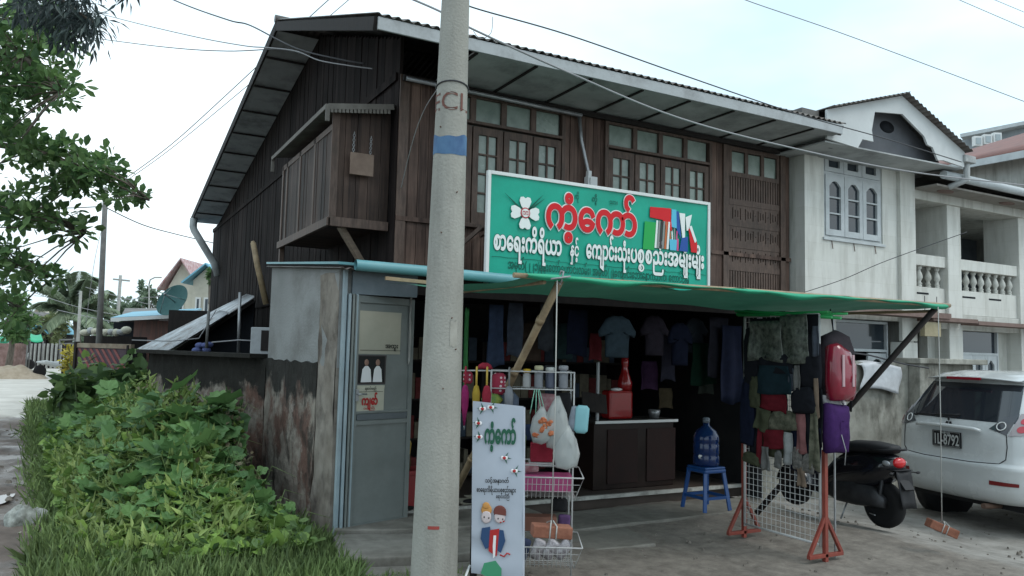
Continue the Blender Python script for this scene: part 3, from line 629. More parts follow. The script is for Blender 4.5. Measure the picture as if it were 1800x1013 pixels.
def e3(b, M_):
    text_fit(b, 'ကျော်', .10, .27, 1.105, .10, M_, 1, .05, .008)
    text_fit(b, 'ရောင်းမည်', .13, .25, 1.235, .028, M_, 2, .02, .008); b.box(.06, .32, 1.215, 1.218, .008, .009, 2, M=M_); text_fit(b, 'သည်', .12, .24, 1.065, .025, M_, 1, .02, .008)
poster('advert_poster', 'yellowed poster with red lettering, lowest of the three papers on the shop door', .045, .34, 1.045, 1.272, m_pa, e3, (m_red, m_ink))
# ------------------------------------------------------------------ shop sign
SY = 6.8
def sxz(px, py): p = at(px, py, Y=SY); return p.x, p.z
m_green = mat('green_sign_vinyl', (.002, .29, .20), (.006, .37, .26), rough=.38, scale=1.5, bump=.35, dirt=.22, dirtc=(.0, .2, .14))
m_sred = flat('sign_red', (.60, .012, .018), .5); m_swhite = flat('sign_white', (.74, .76, .74), .5); m_sdark = flat('sign_dark_green', (.006, .10, .07), .6)
sign = thing('shop_sign', 'wide green shop sign in a white frame with red and white lettering above the canopy', 'sign', (4.84, SY, 2.3))
x0, x1, z0, z1 = 3.43, 6.245, 2.22, 3.335
b = MB(); b.sheet(lambda u, v: (x0+(x1-x0)*u, SY-.006*sin(u*9+v*2)*sin(v*3.1)-.006*exp_(u, v), z0+(z1-z0)*v), 40, 16) if False else b.sheet(lambda u, v: (x0+(x1-x0)*u, SY-.006*sin(u*9+v*5)*sin(v*3.14)-.003*sin(u*23-v*9), z0+(z1-z0)*v), 40, 16)
b.build('sign_face', m_green, sign)
for i, (a, c, e, f_) in enumerate([(x0-.035, x0, z0, z1+.035), (x1, x1+.035, z0, z1+.035), (x0, x1, z1, z1+.035)]):
    b = MB(); b.box(a, c, SY-.018, SY+.03, e, f_); b.build('sign_frame', m_white, sign, bev=.003)
for x in (3.9, 5.8):
    b = MB(); b.bar((x, SY+.03, 2.3), (x, SY+.03, 3.3), .04, .04); b.bar((x, SY+.03, 3.1), (x, 7.95, 2.9), .04, .04); b.build('sign_post', m_frame, sign)
SM = MF(0, SY-.008, 0)
# title: white outline below, red above
lt = MB()
xa, _ = sxz(958, 400); xb, _ = sxz(1118, 400); _, zb = sxz(1040, 411)
text_fit(lt, 'ကံ့ေကာ်', xa-.012, xb+.012, zb+.022, .43, SM, 0, .062, .004)
text_fit(lt, 'ကံ့ေကာ်', xa, xb, zb+.022, .43, SM, 1, .036, .011, grow=0)
lt.build('title_lettering', [m_swhite, m_sred], sign)
lt = MB()
def row(body, p0, p1, py, h, m_, bold=.05, dz=.006, mat_=0): xa, _ = sxz(p0, py); xb, _ = sxz(p1, py); _, z = sxz((p0+p1)/2, py); text_fit(lt, body, xa, xb, z, h, SM, mat_, bold, dz)
def zrow(px): return sxz(px, 446+(px-865)*.094)[1]
for mt, bd, dz in ((1, .060, .002), (0, .034, .007)):
    for body, p0, p1 in (('စာေရးကိရိယာ', 866, 986), ('နှင့်', 1001, 1016), ('ေကျာင်းသုံး', 1029, 1106), ('ပစ', 1107, 1131), ('စည်းအမျိုးမျိုး', 1133, 1236)):
        xa = sxz(p0, 450)[0]; xb = sxz(p1, 450)[0]; big = body != 'နှင့်'
        text_fit(lt, body, xa, xb, 2.595 if big else 2.60, .255 if big else .19, SM, mt, bd if big else bd*.7, dz)
    text_fit(lt, 'စ', sxz(1121, 450)[0], sxz(1131, 450)[0], 2.50, .14, SM, mt, bd*.8, dz)
lt.build('subtitle_lettering', [m_swhite, m_sdark], sign)
lt = MB()
text_fit(lt, 'အမှတ်(၂၂၁)နန်းေတာ်ေဟာင်းလမ်း၊ အမှတ်(၂)ေကျာင်းေဘးေနာက်ဘက်၊ ေတာင်ငူြမို့', sxz(892, 480)[0], sxz(1210, 480)[0], 2.415, .125, SM, 0, .014, .003)
text_fit(lt, 'ကို', sxz(1010, 340)[0], sxz(1017, 340)[0], 3.20, .08, SM, 0, .015, .003); text_fit(lt, 'တို့', sxz(1040, 340)[0], sxz(1049, 340)[0], 3.20, .08, SM, 0, .015, .003); text_fit(lt, 'သား', sxz(1071, 340)[0], sxz(1085, 340)[0], 3.20, .06, SM, 0, .015, .003)
text_fit(lt, '၀၉ - ၂၅၀ ၀၁၃ ၈၈၈', 5.25, 5.75, 2.30, .09, SM, 0, .02, .003)
lt.add([(3.46+i*.092, 2.515+.006*(i % 2), .003) for i in range(31)]+[(3.46+i*.092, 2.520+.006*(i % 2), .003) for i in range(31)], [(i, i+1, i+32, i+31) for i in range(30)], 0, SM)
lt.build('address_lettering', m_sdark, sign)
# flower logo with four heart petals
fl = MB(); cx, cz = sxz(922, 375)
def heart(s): return [(s*.0, s*.12), (s*-.30, s*.42), (s*-.44, s*.78), (s*-.36, s*1.02), (s*-.16, s*1.06), (0, s*.96), (s*.16, s*1.06), (s*.36, s*1.02), (s*.44, s*.78), (s*.30, s*.42)]
for k in range(4):
    fl.prism(heart(.155), .004, 0, SM @ T(cx, cz, .004) @ RZ(90*k))
for k in range(-1, 2): fl.prism([(-.012, .05), (.012, .05), (.0, .30)], .002, 1, SM @ T(cx, cz, .002) @ RZ(45*(1 if k > 0 else -1)+8*k))
fl.lathe([(.055, 0), (.055, .004)], 18, 2, SM @ T(cx, cz, .008)); fl.lathe([(.043, 0), (.043, .003)], 18, 0, SM @ T(cx, cz, .012))
text_fit(fl, 'ကက', cx-.035, cx+.035, cz-.02, .07, SM, 2, .03, .016)
fl.build('flower_logo', [m_swhite, m_sdark, flat('logo_red', (.45, .05, .06), .6)], sign)
# letters made of books and tubes
tk = MB(); X_ = lambda px: sxz(px, 400)[0]; Z_ = lambda py: sxz(1185, py)[1]
def rq(pts, m_, dz=.004): tk.prism([(X_(a), Z_(c)) for a, c in pts], .003, m_, SM @ T(0, 0, dz))
rq([(1141, 388), (1141, 370), (1178, 368), (1178, 391)], 0); rq([(1129, 444), (1132, 396), (1153, 396), (1149, 444)], 1)
for i, c in enumerate([2, 3, 4, 3, 5, 2]): rq([(1149+i*4.2, 440), (1152+i*4.2, 392), (1155+i*4.2, 392), (1152.5+i*4.2, 440)], c, .008)
rq([(1163, 390), (1178, 390), (1180, 408), (1172, 406)], 0, .007)
rq([(1178, 400), (1179, 369), (1187, 369), (1189, 402)], 6, .006); rq([(1188, 405), (1187, 372), (1191, 371), (1196, 420)], 7, .007)
rq([(1175, 422), (1188, 422), (1187, 441), (1176, 441)], 6, .009); rq([(1188, 420), (1191, 420), (1191, 441), (1188, 441)], 8, .009)
rq([(1192, 374), (1202, 374), (1202, 420), (1198, 420)], 2, .010); rq([(1196, 418), (1207, 414), (1207, 441), (1192, 441)], 7, .012)
rq([(1203, 380), (1214, 374), (1209, 402), (1205, 404)], 2, .010); rq([(1208, 400), (1214, 398), (1223, 424), (1223, 441), (1213, 441)], 0, .013); rq([(1209, 396), (1213, 394), (1222, 420), (1219, 424)], 2, .016)
for i in range(4): rq([(1176+i*3.5, 424), (1174+i*4.5, 402+i % 2*4), (1176+i*4.5, 402+i % 2*4), (1178+i*3.5, 424)], [5, 2, 3, 8][i], .007)
tk.build('book_lettering', [m_sred, flat('t_green', (.02, .35, .08)), m_swhite, flat('t_grey', (.25, .25, .24)), flat('t_black', (.05, .04, .04)), flat('t_orange', (.5, .14, .05)), flat('t_cyan', (.10, .45, .62)), flat('t_blue', (.02, .08, .32)), flat('t_pink', (.6, .08, .25))], sign)

# ------------------------------------------------------------------ green canopy on bamboo
cano = thing('green_canopy', 'green tarpaulin canopy stretched on bamboo in front of the shop', 'canopy', (4.6, 5.4, 2.0))
m_hem_lit = mat('top_lit_green_hem', (.015, .24, .13), (.03, .38, .21), rough=.6, scale=5, bump=.4, dirt=.4, dirtc=(.02, .12, .07))  # brighter copy of the tarpaulin green; light from above put into the colour
m_tarp = mat('shaded_green_tarpaulin', (.04, .155, .105), (.075, .25, .17), rough=.55, scale=3, bump=.35, dirt=.5, dirtc=(.01, .10, .06))  # duller green; shade of the underside put into the colour
mt_, nt_ = m_tarp, m_tarp.node_tree
tr = nt_.nodes.new('ShaderNodeBsdfTranslucent'); tr.inputs[0].default_value = (.05, .20, .13, 1); ms = nt_.nodes.new('ShaderNodeMixShader'); ms.inputs[0].default_value = .10
nt_.links.new(nt_.nodes['Principled BSDF'].outputs[0], ms.inputs[1]); nt_.links.new(tr.outputs[0], ms.inputs[2]); nt_.links.new(ms.outputs[0], nt_.nodes['Material Output'].inputs[0])
O0, O1 = Vector((2.44, 4.3, 2.072)), Vector((6.78, 4.3, 2.105)); I0, I1 = Vector((2.30, 6.42, 2.16)), Vector((6.85, 6.42, 2.12))
def cfn(u, v):
    o = O0.lerp(O1, u); i = I0.lerp(I1, u); p = o.lerp(i, v)
    sag = -.045*sin(pi*v)*(1+.5*sin(u*11))-.012*sin(u*26)*(1-v)-.006*sin(u*70+v*9)*(1-v)**2+.008*sin(u*19-v*13)
    return (p.x, p.y, p.z+sag)
b = MB(); b.sheet(cfn, 80, 14); b.build('tarpaulin', m_tarp, cano)
b = MB(); b.sheet(lambda u, v: (O0.x+(O1.x-O0.x)*u+.004*sin(u*60), 4.3-.030*sin(v*pi)-.004*sin(u*37), 2.094+.020*u+.004*sin(u*31)-.028*v*(1+.5*sin(u*14)+.3*sin(u*47))), 80, 4)
b.build('rolled_hem', m_hem_lit, cano)
b = MB(); b.tube([(2.36, 4.32, 2.078), (4.4, 4.32, 2.096), (6.86, 4.32, 2.105)], [.017, .019, .02], 10); b.build('edge_bamboo', m_bamboo, cano)
b = MB()
b.build('x', m_bamboo) if False else None
for x in (2.6, 6.72):
    b = MB(); b.tube([(x, 4.34, 2.05), (x+.05, 6.4, 2.07)], .014, 8); b.build('cross_bamboo', m_bamboo, cano)
b = MB(); b.tube([(2.69, 4.28, 2.05), (2.70, 4.27, 2.12), (2.72, 4.33, 2.13), (2.71, 4.36, 2.06), (2.69, 4.29, 2.04)], .006, 5); b.tube([(2.60, 4.26, 2.065), (2.74, 4.25, 2.09)], .006, 5); b.build('lashing', m_wirel, cano)
b = MB(); b.tube([(2.72, 4.33, 2.08), (2.83, 5.3, 1.25), (2.97, 6.75, G0+.06)], [.026, .028, .030], 10)
for t in (.12, .3, .48, .66, .84):
    p = Vector((2.72, 4.33, 2.08)).lerp(Vector((2.97, 6.75, .01)), t); q = p+Vector((.004, .035, -.03)); b.tube([p, q], .031, 10)
b.build('bamboo_prop', m_bamboo, label='tan bamboo pole propping the left half of the green canopy', cat='pole')
b = MB(); b.tube([(6.68, 4.33, 2.08), (6.15, 5.95, G0+.06)], [.026, .030], 10); b.build('timber_prop', m_dark, label='dark slanting pole propping the right end of the green canopy', cat='pole')
m_brick = mat('red_brick', (.17, .065, .04), (.30, .13, .085), rough=.9, scale=14, bump=.5)
m_string = flat('pale_string', (.38, .38, .36), .8)
def weight(x, y, z, zt, ry, rz, label, glabel):
    t = thing('hanging_brick', label, 'brick', (x, y, z))
    M_ = T(x, y, z) @ RZ(rz) @ RY(ry); b = MB(); b.box(-.125, .125, -.055, .055, -.04, .035, M=M_); b.build('brick_body', m_brick, t, bev=.008)
    b = MB(); b.tube([(x, y, z+.04), (x+.01, y, (z+zt)/2), (x+.006, y, zt)], .0042, 6)
    for o in (-.02, .02): b.tube([tuple(M_ @ Vector(p)) for p in ((o, -.058, -.043), (o, -.058, .038), (o*.3, .0, .06), (o, .058, .038), (o, .058, -.043), (o, -.058, -.043))], .0045, 5)
    b.build('string', m_string, t)
weight(2.646, 4.27, .485, 2.06, 4, -20, 'brown brick hanging on a string in front of the wire baskets', '')
weight(6.612, 4.27, .165, 2.08, 22, -30, 'brown brick hanging low on a string in front of the white car', '')

# ------------------------------------------------------------------ concrete utility pole
pole = thing('utility_pole', 'thick concrete utility pole with a blue paint band in front of the shop', 'pole', (2.063, 4.75, G0))
pb, pt_ = Vector((2.063, 4.75, G0)), Vector((2.0735, 4.62, 9.2))
def prad(z): return max(.085, .152-.0148*z)
def pctr(z): t = (z-pb.z)/(pt_.z-pb.z); return pb.lerp(pt_, t)
m_conc = mat('pole_concrete', (.27, .265, .235), (.35, .345, .31), rough=.85, scale=3, stretch=(1, 1, .7), bump=.3, dirt=.55, dirtc=(.15, .145, .13), dscale=1.6, dstretch=(3, 3, .5), fine=60)
b = MB(); zs = [G0-.1]+[i*.3 for i in range(0, 31)]; b.tube([pctr(z) for z in zs], [prad(z) for z in zs], 40); b.build('pole_shaft', m_conc, pole)
vdir = math.atan2(-4.75, -2.06)   # azimuth of the camera seen from the pole
def cyl(z, ang, dr): c = pctr(z); r = prad(z)+dr; a = vdir+ang; return (c.x+r*cos(a), c.y+r*sin(a), z)
b = MB(); r = random.Random(4)
tops = [.016*sin(i*.17)+.006*sin(i*.5) for i in range(61)]
b.sheet(lambda u, v: cyl((2.875+tops[60-int(round(u*60))]*.4) if v < .5 else 3.0+tops[int(round(u*60))]*.8, (u-.5)*5.2, .002), 60, 1)
b.build('blue_paint_band', mat('faded_blue_paint', (.035, .085, .19), (.10, .20, .33), rough=.7, scale=9, stretch=(1, 1, .6), bump=.05), pole)
b = MB(); vs, fs = text2d('ECL', .175, .0, .01)
b.add([cyl(3.165+v[1], (v[0]-.165)/prad(3.2), .004) for v in vs], fs); b.build('pole_lettering', flat('faded_red_ink', (.16, .075, .06), .8), pole)
b = MB(); b.tube([cyl(3.34+.02*cos(a), a, .004) for a in [i*.25-3.2 for i in range(27)]], .0055, 6); b.build('wire_strap', m_wire, pole)
b = MB(); b.sheet(lambda u, v: cyl(.475+.02*v, -.35+u*.5, .002), 10, 1); b.build('red_paint_mark', flat('red_mark', (.30, .06, .05), .8), pole)

# nails, an old paper scrap and rust runs on the pole
b = MB(); r = random.Random(12); b.sheet(lambda u, v: cyl(1.62+.16*v+.006*sin(u*9), .35+u*.42, .0025+.004*(v > .85)), 8, 6); b.build('paper_remnant', mat('old_paper', (.30, .29, .25), (.40, .39, .35), scale=14), pole)
for (z, a) in ((1.80, .42), (1.60, .70), (2.35, -.3), (1.35, .1), (2.62, .5), (3.05, -.65)):
    b = MB(); b.tube([cyl(z, a, -.004), cyl(z+.004, a, .010)], .0045, 6); b.build('nail', m_iron, pole)
# ------------------------------------------------------------------ roll banner
bn = thing('banner_stand', 'narrow white banner on a stand with two cartoon children beside the pole', 'banner', (2.46, 4.62, G0))
BL, BR = Vector((2.305, 4.70, 0)), Vector((2.605, 4.545, 0)); bx = (BR-BL).normalized(); bw_ = (BR-BL).length; bnv = Vector((bx.y, -bx.x, 0))
BM = Matrix((bx, UP, bx.cross(UP))).transposed().to_4x4(); BM.translation = BL
H0, H1 = .155, 1.265
tilt = lambda y: (y-H0)*-.012
m_ban = mat('white_banner_vinyl', (.38, .42, .48), (.46, .50, .57), rough=.5, scale=2, bump=.06)
b = MB(); b.sheet(lambda u, v: (bw_*u-.02*v, H0+(H1-H0)*v-.035*u*(1-v*.2), .004*sin(v*14)*(.3+u)+.012*sin(v*29)*(v < .25)*(1-u)), 10, 40, M=BM); b.sheet(lambda u, v: (bw_+.012*sin(u*3.1)-.02*v, H0+(H1-H0)*v-.035, .0-.03*u), 4, 10, M=BM)
b.build('banner_sheet', m_ban, bn)
lb = MB(); G_, R_, Wt, Hr1, Hr2, Sk, Nv, Dk, Lg = range(9)
def U(u): return u*bw_
def Vv(v): return H0+(H1-H0)*v
Lm = BM @ T(-.012, 0, .008)
text_fit(lb, 'ကံ့ေကာ်', U(.22), U(.84), Vv(.755), .16, Lm, G_, .045, 0)
for (u, v) in ((.17, .955), (.33, .965), (.10, .87), (.12, .79), (.62, .67), (.82, .595)):
    for a in range(3): lb.prism([(-.008, 0), (.008, 0), (.0, .045)], .001, G_, Lm @ T(U(u)+.005, Vv(v), .001) @ RZ(a*65+(200 if u > .3 else 20)))
    for s in (-1, 1): lb.ball((U(u)+s*.012, Vv(v), .003), (.012, .014, .003), 8, Wt, Lm)
    lb.ball((U(u), Vv(v), .006), (.012, .010, .003), 8, R_, Lm)
text_fit(lb, 'သင့်အနာဂတ်', U(.26), U(.72), Vv(.525), .035, Lm, Dk, .02, 0); text_fit(lb, 'စာေရးကိရိယာပစ္စည်းများ', U(.10), U(.86), Vv(.47), .040, Lm, Dk, .02, 0); text_fit(lb, 'ေရာင်းသည်', U(.48), U(.74), Vv(.435), .032, Lm, Dk, .02, 0)
def disc(u, v, rx, ry, m_, z=.002): lb.ball((U(u), Vv(v), z), (rx, ry, .0035), 14, m_, Lm)
# two simple children: heads, hair, clothes
disc(.30, .325, .034, .042, Sk, .003); disc(.30, .365, .036, .040, Hr1, .001); disc(.29, .392, .024, .022, Hr1, .006)
disc(.56, .325, .036, .040, Sk, .005); disc(.56, .357, .043, .042, Hr2, .003); lb.prism([(U(.56)-.040, Vv(.345)), (U(.56)+.042, Vv(.335)), (U(.56)+.038, Vv(.375)), (U(.56)-.03, Vv(.385))], .002, Hr2, Lm @ T(0, 0, .008))
for (u, v) in ((.26, .325), (.35, .32), (.53, .318), (.62, .315)): disc(u, v, .004, .006, Dk, .008)
disc(.58, .297, .006, .004, R_, .008); disc(.64, .302, .006, .005, R_, .008)
lb.prism([(U(.20), Vv(.20)), (U(.22), Vv(.26)), (U(.38), Vv(.27)), (U(.42), Vv(.16)), (U(.30), Vv(.14))], .002, Nv, Lm @ T(0, 0, .002)); lb.prism([(U(.36), Vv(.13)), (U(.38), Vv(.25)), (U(.56), Vv(.26)), (U(.52), Vv(.10))], .002, R_, Lm @ T(0, 0, .004))
lb.prism([(U(.50), Vv(.14)), (U(.50), Vv(.255)), (U(.64), Vv(.25)), (U(.68), Vv(.19)), (U(.60), Vv(.12))], .002, Nv, Lm @ T(0, 0, .003)); lb.prism([(U(.44), Vv(.16)), (U(.45), Vv(.22)), (U(.50), Vv(.22)), (U(.49), Vv(.10)), (U(.45), Vv(.09))], .002, Wt, Lm @ T(0, 0, .006))
lb.tube([(U(.58), Vv(.11), .005), (U(.66), Vv(.10), .005), (U(.72), Vv(.12), .005), (U(.78), Vv(.112), .005)], .005, 5, R_, M=Lm)
lb.prism([(U(.22), Vv(.0)), (U(.28), Vv(.06)), (U(.5), Vv(.075)), (U(.62), Vv(.03)), (U(.62), Vv(-.02)), (U(.4), Vv(-.025))], .002, Lg, Lm @ T(0, 0, .001))
lb.build('banner_print', [flat('ban_green', (.02, .10, .06)), m_red, m_pw, flat('ban_blond', (.55, .27, .08)), flat('ban_brown', (.16, .05, .04)), flat('ban_skin', (.58, .50, .50)), flat('ban_navy', (.03, .07, .16)), m_ink, flat('ban_lgreen', (.06, .28, .15))], bn)
b = MB(); b.bar(BL+Vector((.02, .03, 0)), BL+Vector((.02, .03, 1.2)), .02, .03, up=bx); b.bar(BL+Vector((.04, .03, G0)), BL+Vector((.04, .03, .3)), .03, .03, up=bx); b.bar(BR+Vector((-.02, .03, G0)), BR+Vector((-.02, .03, 1.2)), .02, .03, up=bx); b.build('stand_frame', m_dark, bn)
b = MB(); b.tube([BL+Vector((.0, .02, .2)), BL+Vector((-.13, -.03, G0+.02))], .008, 8); b.build('stand_leg', m_white, bn)

# ------------------------------------------------------------------ wire display stand with goods
ds = thing('display_stand', 'white wire display stand with tilted baskets beside the banner', 'stand', (2.95, 4.92, G0))
dX = Vector((.88, -.475, 0)); dY = Vector((.475, .88, 0)); DO = Vector((2.60, 5.06, 0))
DS = Matrix((dX, dY, UP)).transposed().to_4x4(); DS.translation = DO
m_wr = mat('white_wire', (.40, .40, .40), (.55, .55, .54), rough=.45, scale=20, dirt=.3)
w_, dp = .60, .30
b = MB()
for x in (0, w_):
    for y in (0, dp): b.tube([(x, y, G0+.06), (x, y, 1.46)], .006, 6, M=DS)
for z in (1.33, 1.455): b.tube([(0, 0, z), (w_, 0, z), (w_, dp, z), (0, dp, z), (0, 0, z)], .005, 6, M=DS)
for i in range(1, 16): b.tube([(w_*i/16, 0, 1.33), (w_*i/16, dp, 1.33)], .0025, 4, M=DS)
b.build('stand_rails', m_wr, ds)
for (z, tilt_) in ((.58, .16), (.10, .2)):
    b = MB(); fx = w_+.07
    b.tube([(0, -.10, z+.14), (fx, -.10, z+.14), (fx-.05, 0, z-.02), (fx-.05, dp, z), (0, dp, z), (0, 0, z-.02), (0, -.10, z+.14)], .0055, 6, M=DS)
    b.tube([(fx, -.10, z+.14), (fx, dp, z+.16), (0, dp, z+.16)], .005, 6, M=DS)
    for i in range(1, 20): x = (fx-.05)*i/20; b.tube([(x, -.10, z+.14), (x, 0, z-.02), (x, dp, z)], .0022, 4, M=DS)
    for i in range(1, 6): b.tube([(0, dp*i/6, z-.015), (fx-.05, dp*i/6, z-.015)], .002, 4, M=DS)
    for k in (.33, .66): b.tube([(0, -.10*(1-k), z+.14-.16*k), (fx-.05*k, -.10*(1-k), z+.14-.16*k)], .002, 4, M=DS)
    b.build('wire_basket', m_wr, ds)
for x in (.03, w_-.02):
    b = MB(); b.lathe([(.0, -.012), (.028, -.010), (.030, 0), (.028, .010), (0, .012)], 14, M=DS @ T(x, 0, G0+.032) @ RX(90)); b.build('castor', m_black, ds)
def onstand(name, label, cat, fn, mats, group=None, bev=0):
    b = MB(); fn(b); return b.build(name, mats, label=label, cat=cat, group=group, bev=bev)
# flasks on the top shelf
m_fk = [mat('grey_flask', (.14, .15, .17), (.26, .27, .29), rough=.35, scale=5), mat('dark_flask', (.05, .06, .10), (.12, .13, .17), rough=.35), mat('clear_bottle', (.30, .30, .30), (.42, .42, .41), rough=.25)]
cap_m = {'cream': flat('cream_cap', (.50, .47, .30)), 'white': flat('white_cap', (.55, .55, .53)), 'yellow': flat('yellow_cap', (.60, .38, .03)), 'grey': flat('grey_cap', (.3, .3, .32))}
for (x, y, h, r, body, cp, lab) in [(.26, .08, .13, .030, 2, 'yellow', 'drinking bottle with a round yellow lid on the stand top'), (.345, .05, .155, .032, 0, 'cream', 'grey flask with a cream lid on the stand top'),
                               (.43, .08, .145, .034, 1, 'white', 'dark flask with a flat white lid, middle of the stand top'), (.525, .05, .16, .034, 0, 'grey', 'tall grey flask with grey lid behind the string')]:
    t = thing('flask', lab, 'flask', tuple(DS @ Vector((x, y, 1.336))), 'flasks on the wire stand')
    b = MB(); b.lathe([(r*.95, 0), (r, .01), (r, h*.72), (r*.72, h*.82), (r*.7, h*.86)], 16, M=DS @ T(x, y, 1.336)); b.build('flask_body', m_fk[body], t)
    b = MB(); b.lathe([(r*.8, h*.84), (r*1.02, h*.86), (r*1.02, h*1.0), (r*.85, h*1.05), (0, h*1.06)], 16, M=DS @ T(x, y, 1.336)); b.build('flask_lid', cap_m[cp], t)
# rail of umbrellas at the left
b = MB(); b.tube([(-.26, 0, 1.45), (.0, 0, 1.455)], .006, 6, M=DS); b.tube([(-.26, 0, 1.45), (-.26, 0, 1.40)], .006, 6, M=DS); b.build('side_rail', m_wr, ds)
def umbrella(x, ln, col, lab, hookc, y=.0, pts=None, M0=None, w=.02):
    M_ = (M0 or DS) @ T(x, y, 1.45)
    t = thing('umbrella', lab, 'umbrella', tuple(M_ @ Vector((0, 0, -ln))), 'folded umbrellas on the stand rail' if M0 is None else 'umbrellas standing in the red crate')
    b = MB(); b.tube([(.0, .045, -.03), (.0, .045, 0), (.0, .03, .022), (.0, .012, .028), (.0, -.012, .012), (.0, -.012, -.12)], .0075, 7, M=M_); b.build('handle', hookc, t)
    b = MB(); b.lathe([(.006, -ln+.03), (w*.6, -ln*.75), (w*1.0, -.25), (w*1.15, -.16), (w*.7, -.11), (.008, -.10)], 9, M=M_ @ T(0, -.012, 0)); b.build('folded_canopy', col, t)
    b = MB(); b.tube([(0, -.012, -ln+.04), (0, -.012, -ln)], .004, 6, M=M_); b.build('tip', m_steel, t)
m_uy = cloth('yellow_cloth', (.36, .25, .04)); m_um = cloth('magenta_cloth', (.26, .025, .11)); m_ur = cloth('dark_red_cloth', (.30, .03, .05)); m_hy = flat('yellow_handle', (.55, .38, .08), .4); m_hg = flat('grey_handle', (.2, .2, .2), .4)
umbrella(-.235, .74, m_uy, 'long yellow umbrella hanging at the far left of the stand rail', m_hy)
umbrella(-.185, .42, m_um, 'magenta umbrella hanging second from the left on the rail', m_ur, w=.026)
umbrella(-.105, .40, m_uy, 'short yellow umbrella hanging behind the banner top', m_hy, w=.026)
umbrella(-.03, .34, m_ur, 'dark red umbrella with a yellow hooked handle on the rail', m_hy, w=.03)
umbrella(.13, .36, m_fk[0], 'grey umbrella with a pale hooked handle near the flasks', m_hg, w=.03)
c_slate0 = cloth('ink_blue', (.03, .045, .09)); c_pk0 = mat('pink_print', (.30, .07, .10), (.45, .32, .32), scale=30); c_bk0 = cloth('near_black', (.02, .02, .022)); c_wt0 = mat('white_print', (.22, .22, .22), (.42, .42, .41), scale=25); c_gn0 = cloth('olive_print', (.08, .11, .05)); c_vi0 = cloth('violet_print', (.09, .05, .12))
# polka dot pouches
m_dot, nt_, P_, N_, L_ = nodes('red_dotted_cloth')
tcc = N_('ShaderNodeTexCoord'); vo = N_('ShaderNodeTexVoronoi'); vo.inputs['Scale'].default_value = 32; vo.inputs['Randomness'].default_value = .3; L_(tcc.outputs['Object'], vo.inputs['Vector'])
rr = N_('ShaderNodeValToRGB'); rr.color_ramp.interpolation = 'CONSTANT'; rr.color_ramp.elements[0].color = (.6, .5, .5, 1); rr.color_ramp.elements[1].color = (.30, .02, .05, 1); rr.color_ramp.elements[1].position = .28; L_(vo.outputs['Distance'], rr.inputs[0]); L_(rr.outputs[0], P_.inputs['Base Color']); P_.inputs['Roughness'].default_value = .8
def rectp(w, h, c=.2, n=0): k = min(w, h)*c; return [(-w/2+k, -h/2), (w/2-k, -h/2), (w/2, -h/2+k), (w/2, h/2-k), (w/2-k, h/2), (-w/2+k, h/2), (-w/2, h/2-k), (-w/2, -h/2+k)]
DF = DS @ Matrix(((1, 0, 0, 0), (0, 0, -1, 0), (0, 1, 0, 0), (0, 0, 0, 1)))   # local x right, y up, z to the camera
def pw(name, label, cat, x, y, z, poly, t, m_, rot=0, group=None, wr=.004, M0=None, extra=None, mats=()):
    b = MB(); M_ = (M0 or DF) @ T(x, z, -y) @ RZ(rot); b.pillow(poly, t, M=M_, wr=wr)
    if extra: extra(b, M_)
    return b.build(name, [m_, *mats], label=label, cat=cat, group=group)
pw('dotted_pouch', 'red pouch with white dots hanging beside the magenta umbrella', 'pouch', -.17, .03, 1.40, rectp(.07, .09), .03, m_dot)
pw('dotted_pouch', 'larger red pouch with white dots behind the bamboo prop', 'pouch', .055, .04, 1.36, rectp(.10, .16), .04, m_dot)
pw('sun_hat', 'small crimson hat lying on top of the umbrella rail', 'hat', -.05, .10, 1.475, [(-.06, -.012), (.06, -.012), (.045, .02), (.02, .035), (-.02, .035), (-.045, .02)], .08, m_ur)
m_ball = mat('green_toy_cloth', (.04, .20, .07), (.35, .33, .05), rough=.7, scale=12)
pw('patchwork_bag', 'rounded green and yellow bag bulging above the banner', 'bag', .01, .06, 1.245, rectp(.16, .09, .45), .10, m_ball)
pw('school_bag', 'grey blue bag hanging behind the banner top', 'bag', .13, .10, 1.235, rectp(.15, .14, .3), .09, cloth('slate_cloth', (.09, .11, .15)))
# small goods crowding the stand
for k, (nm, lab, ct_, x, y, z, w, h, t_, mm_) in enumerate([
 ('notebook_pack', 'dark blue notebook pack just above the red carton', 'notebooks', .26, .2, 1.0, .16, .12, .05, c_slate0), ('toy_packet', 'pale pink toy packet behind the orange goods bag', 'packet', .42, .2, 1.22, .14, .14, .04, c_pk0),
 ('toy_packet', 'dark packet behind the middle carrier bag', 'packet', .54, .2, 1.2, .12, .2, .04, c_bk0), ('folded_fan', 'dark folded fan standing behind the grey flask', 'fan', .45, .24, 1.44, .13, .12, .02, c_bk0),
 ('toy_packet', 'white packet at the back of the middle shelf', 'packet', .53, .24, .87, .09, .11, .05, c_wt0), ('toy_packet', 'olive packet hanging left of the red carton', 'packet', .22, .05, .92, .08, .16, .03, c_gn0),
 ('toy_packet', 'red and white packet standing on the magenta box', 'packet', .30, .10, .76, .12, .07, .05, c_pk0), ('toy_packet', 'small grey packet right of the magenta box', 'packet', .56, .22, .64, .07, .1, .05, c_wt0),
 ('toy_packet', 'dark grey packet under the magenta box', 'packet', .52, .2, .48, .12, .1, .05, c_bk0), ('toy_packet', 'dim violet packet beside the brown carton', 'packet', .56, .2, .35, .09, .12, .06, c_vi0)]):
    pw(nm, lab, ct_, x, y, z, rectp(w, h, .12), t_, mm_, rot=random.uniform(-8, 8))
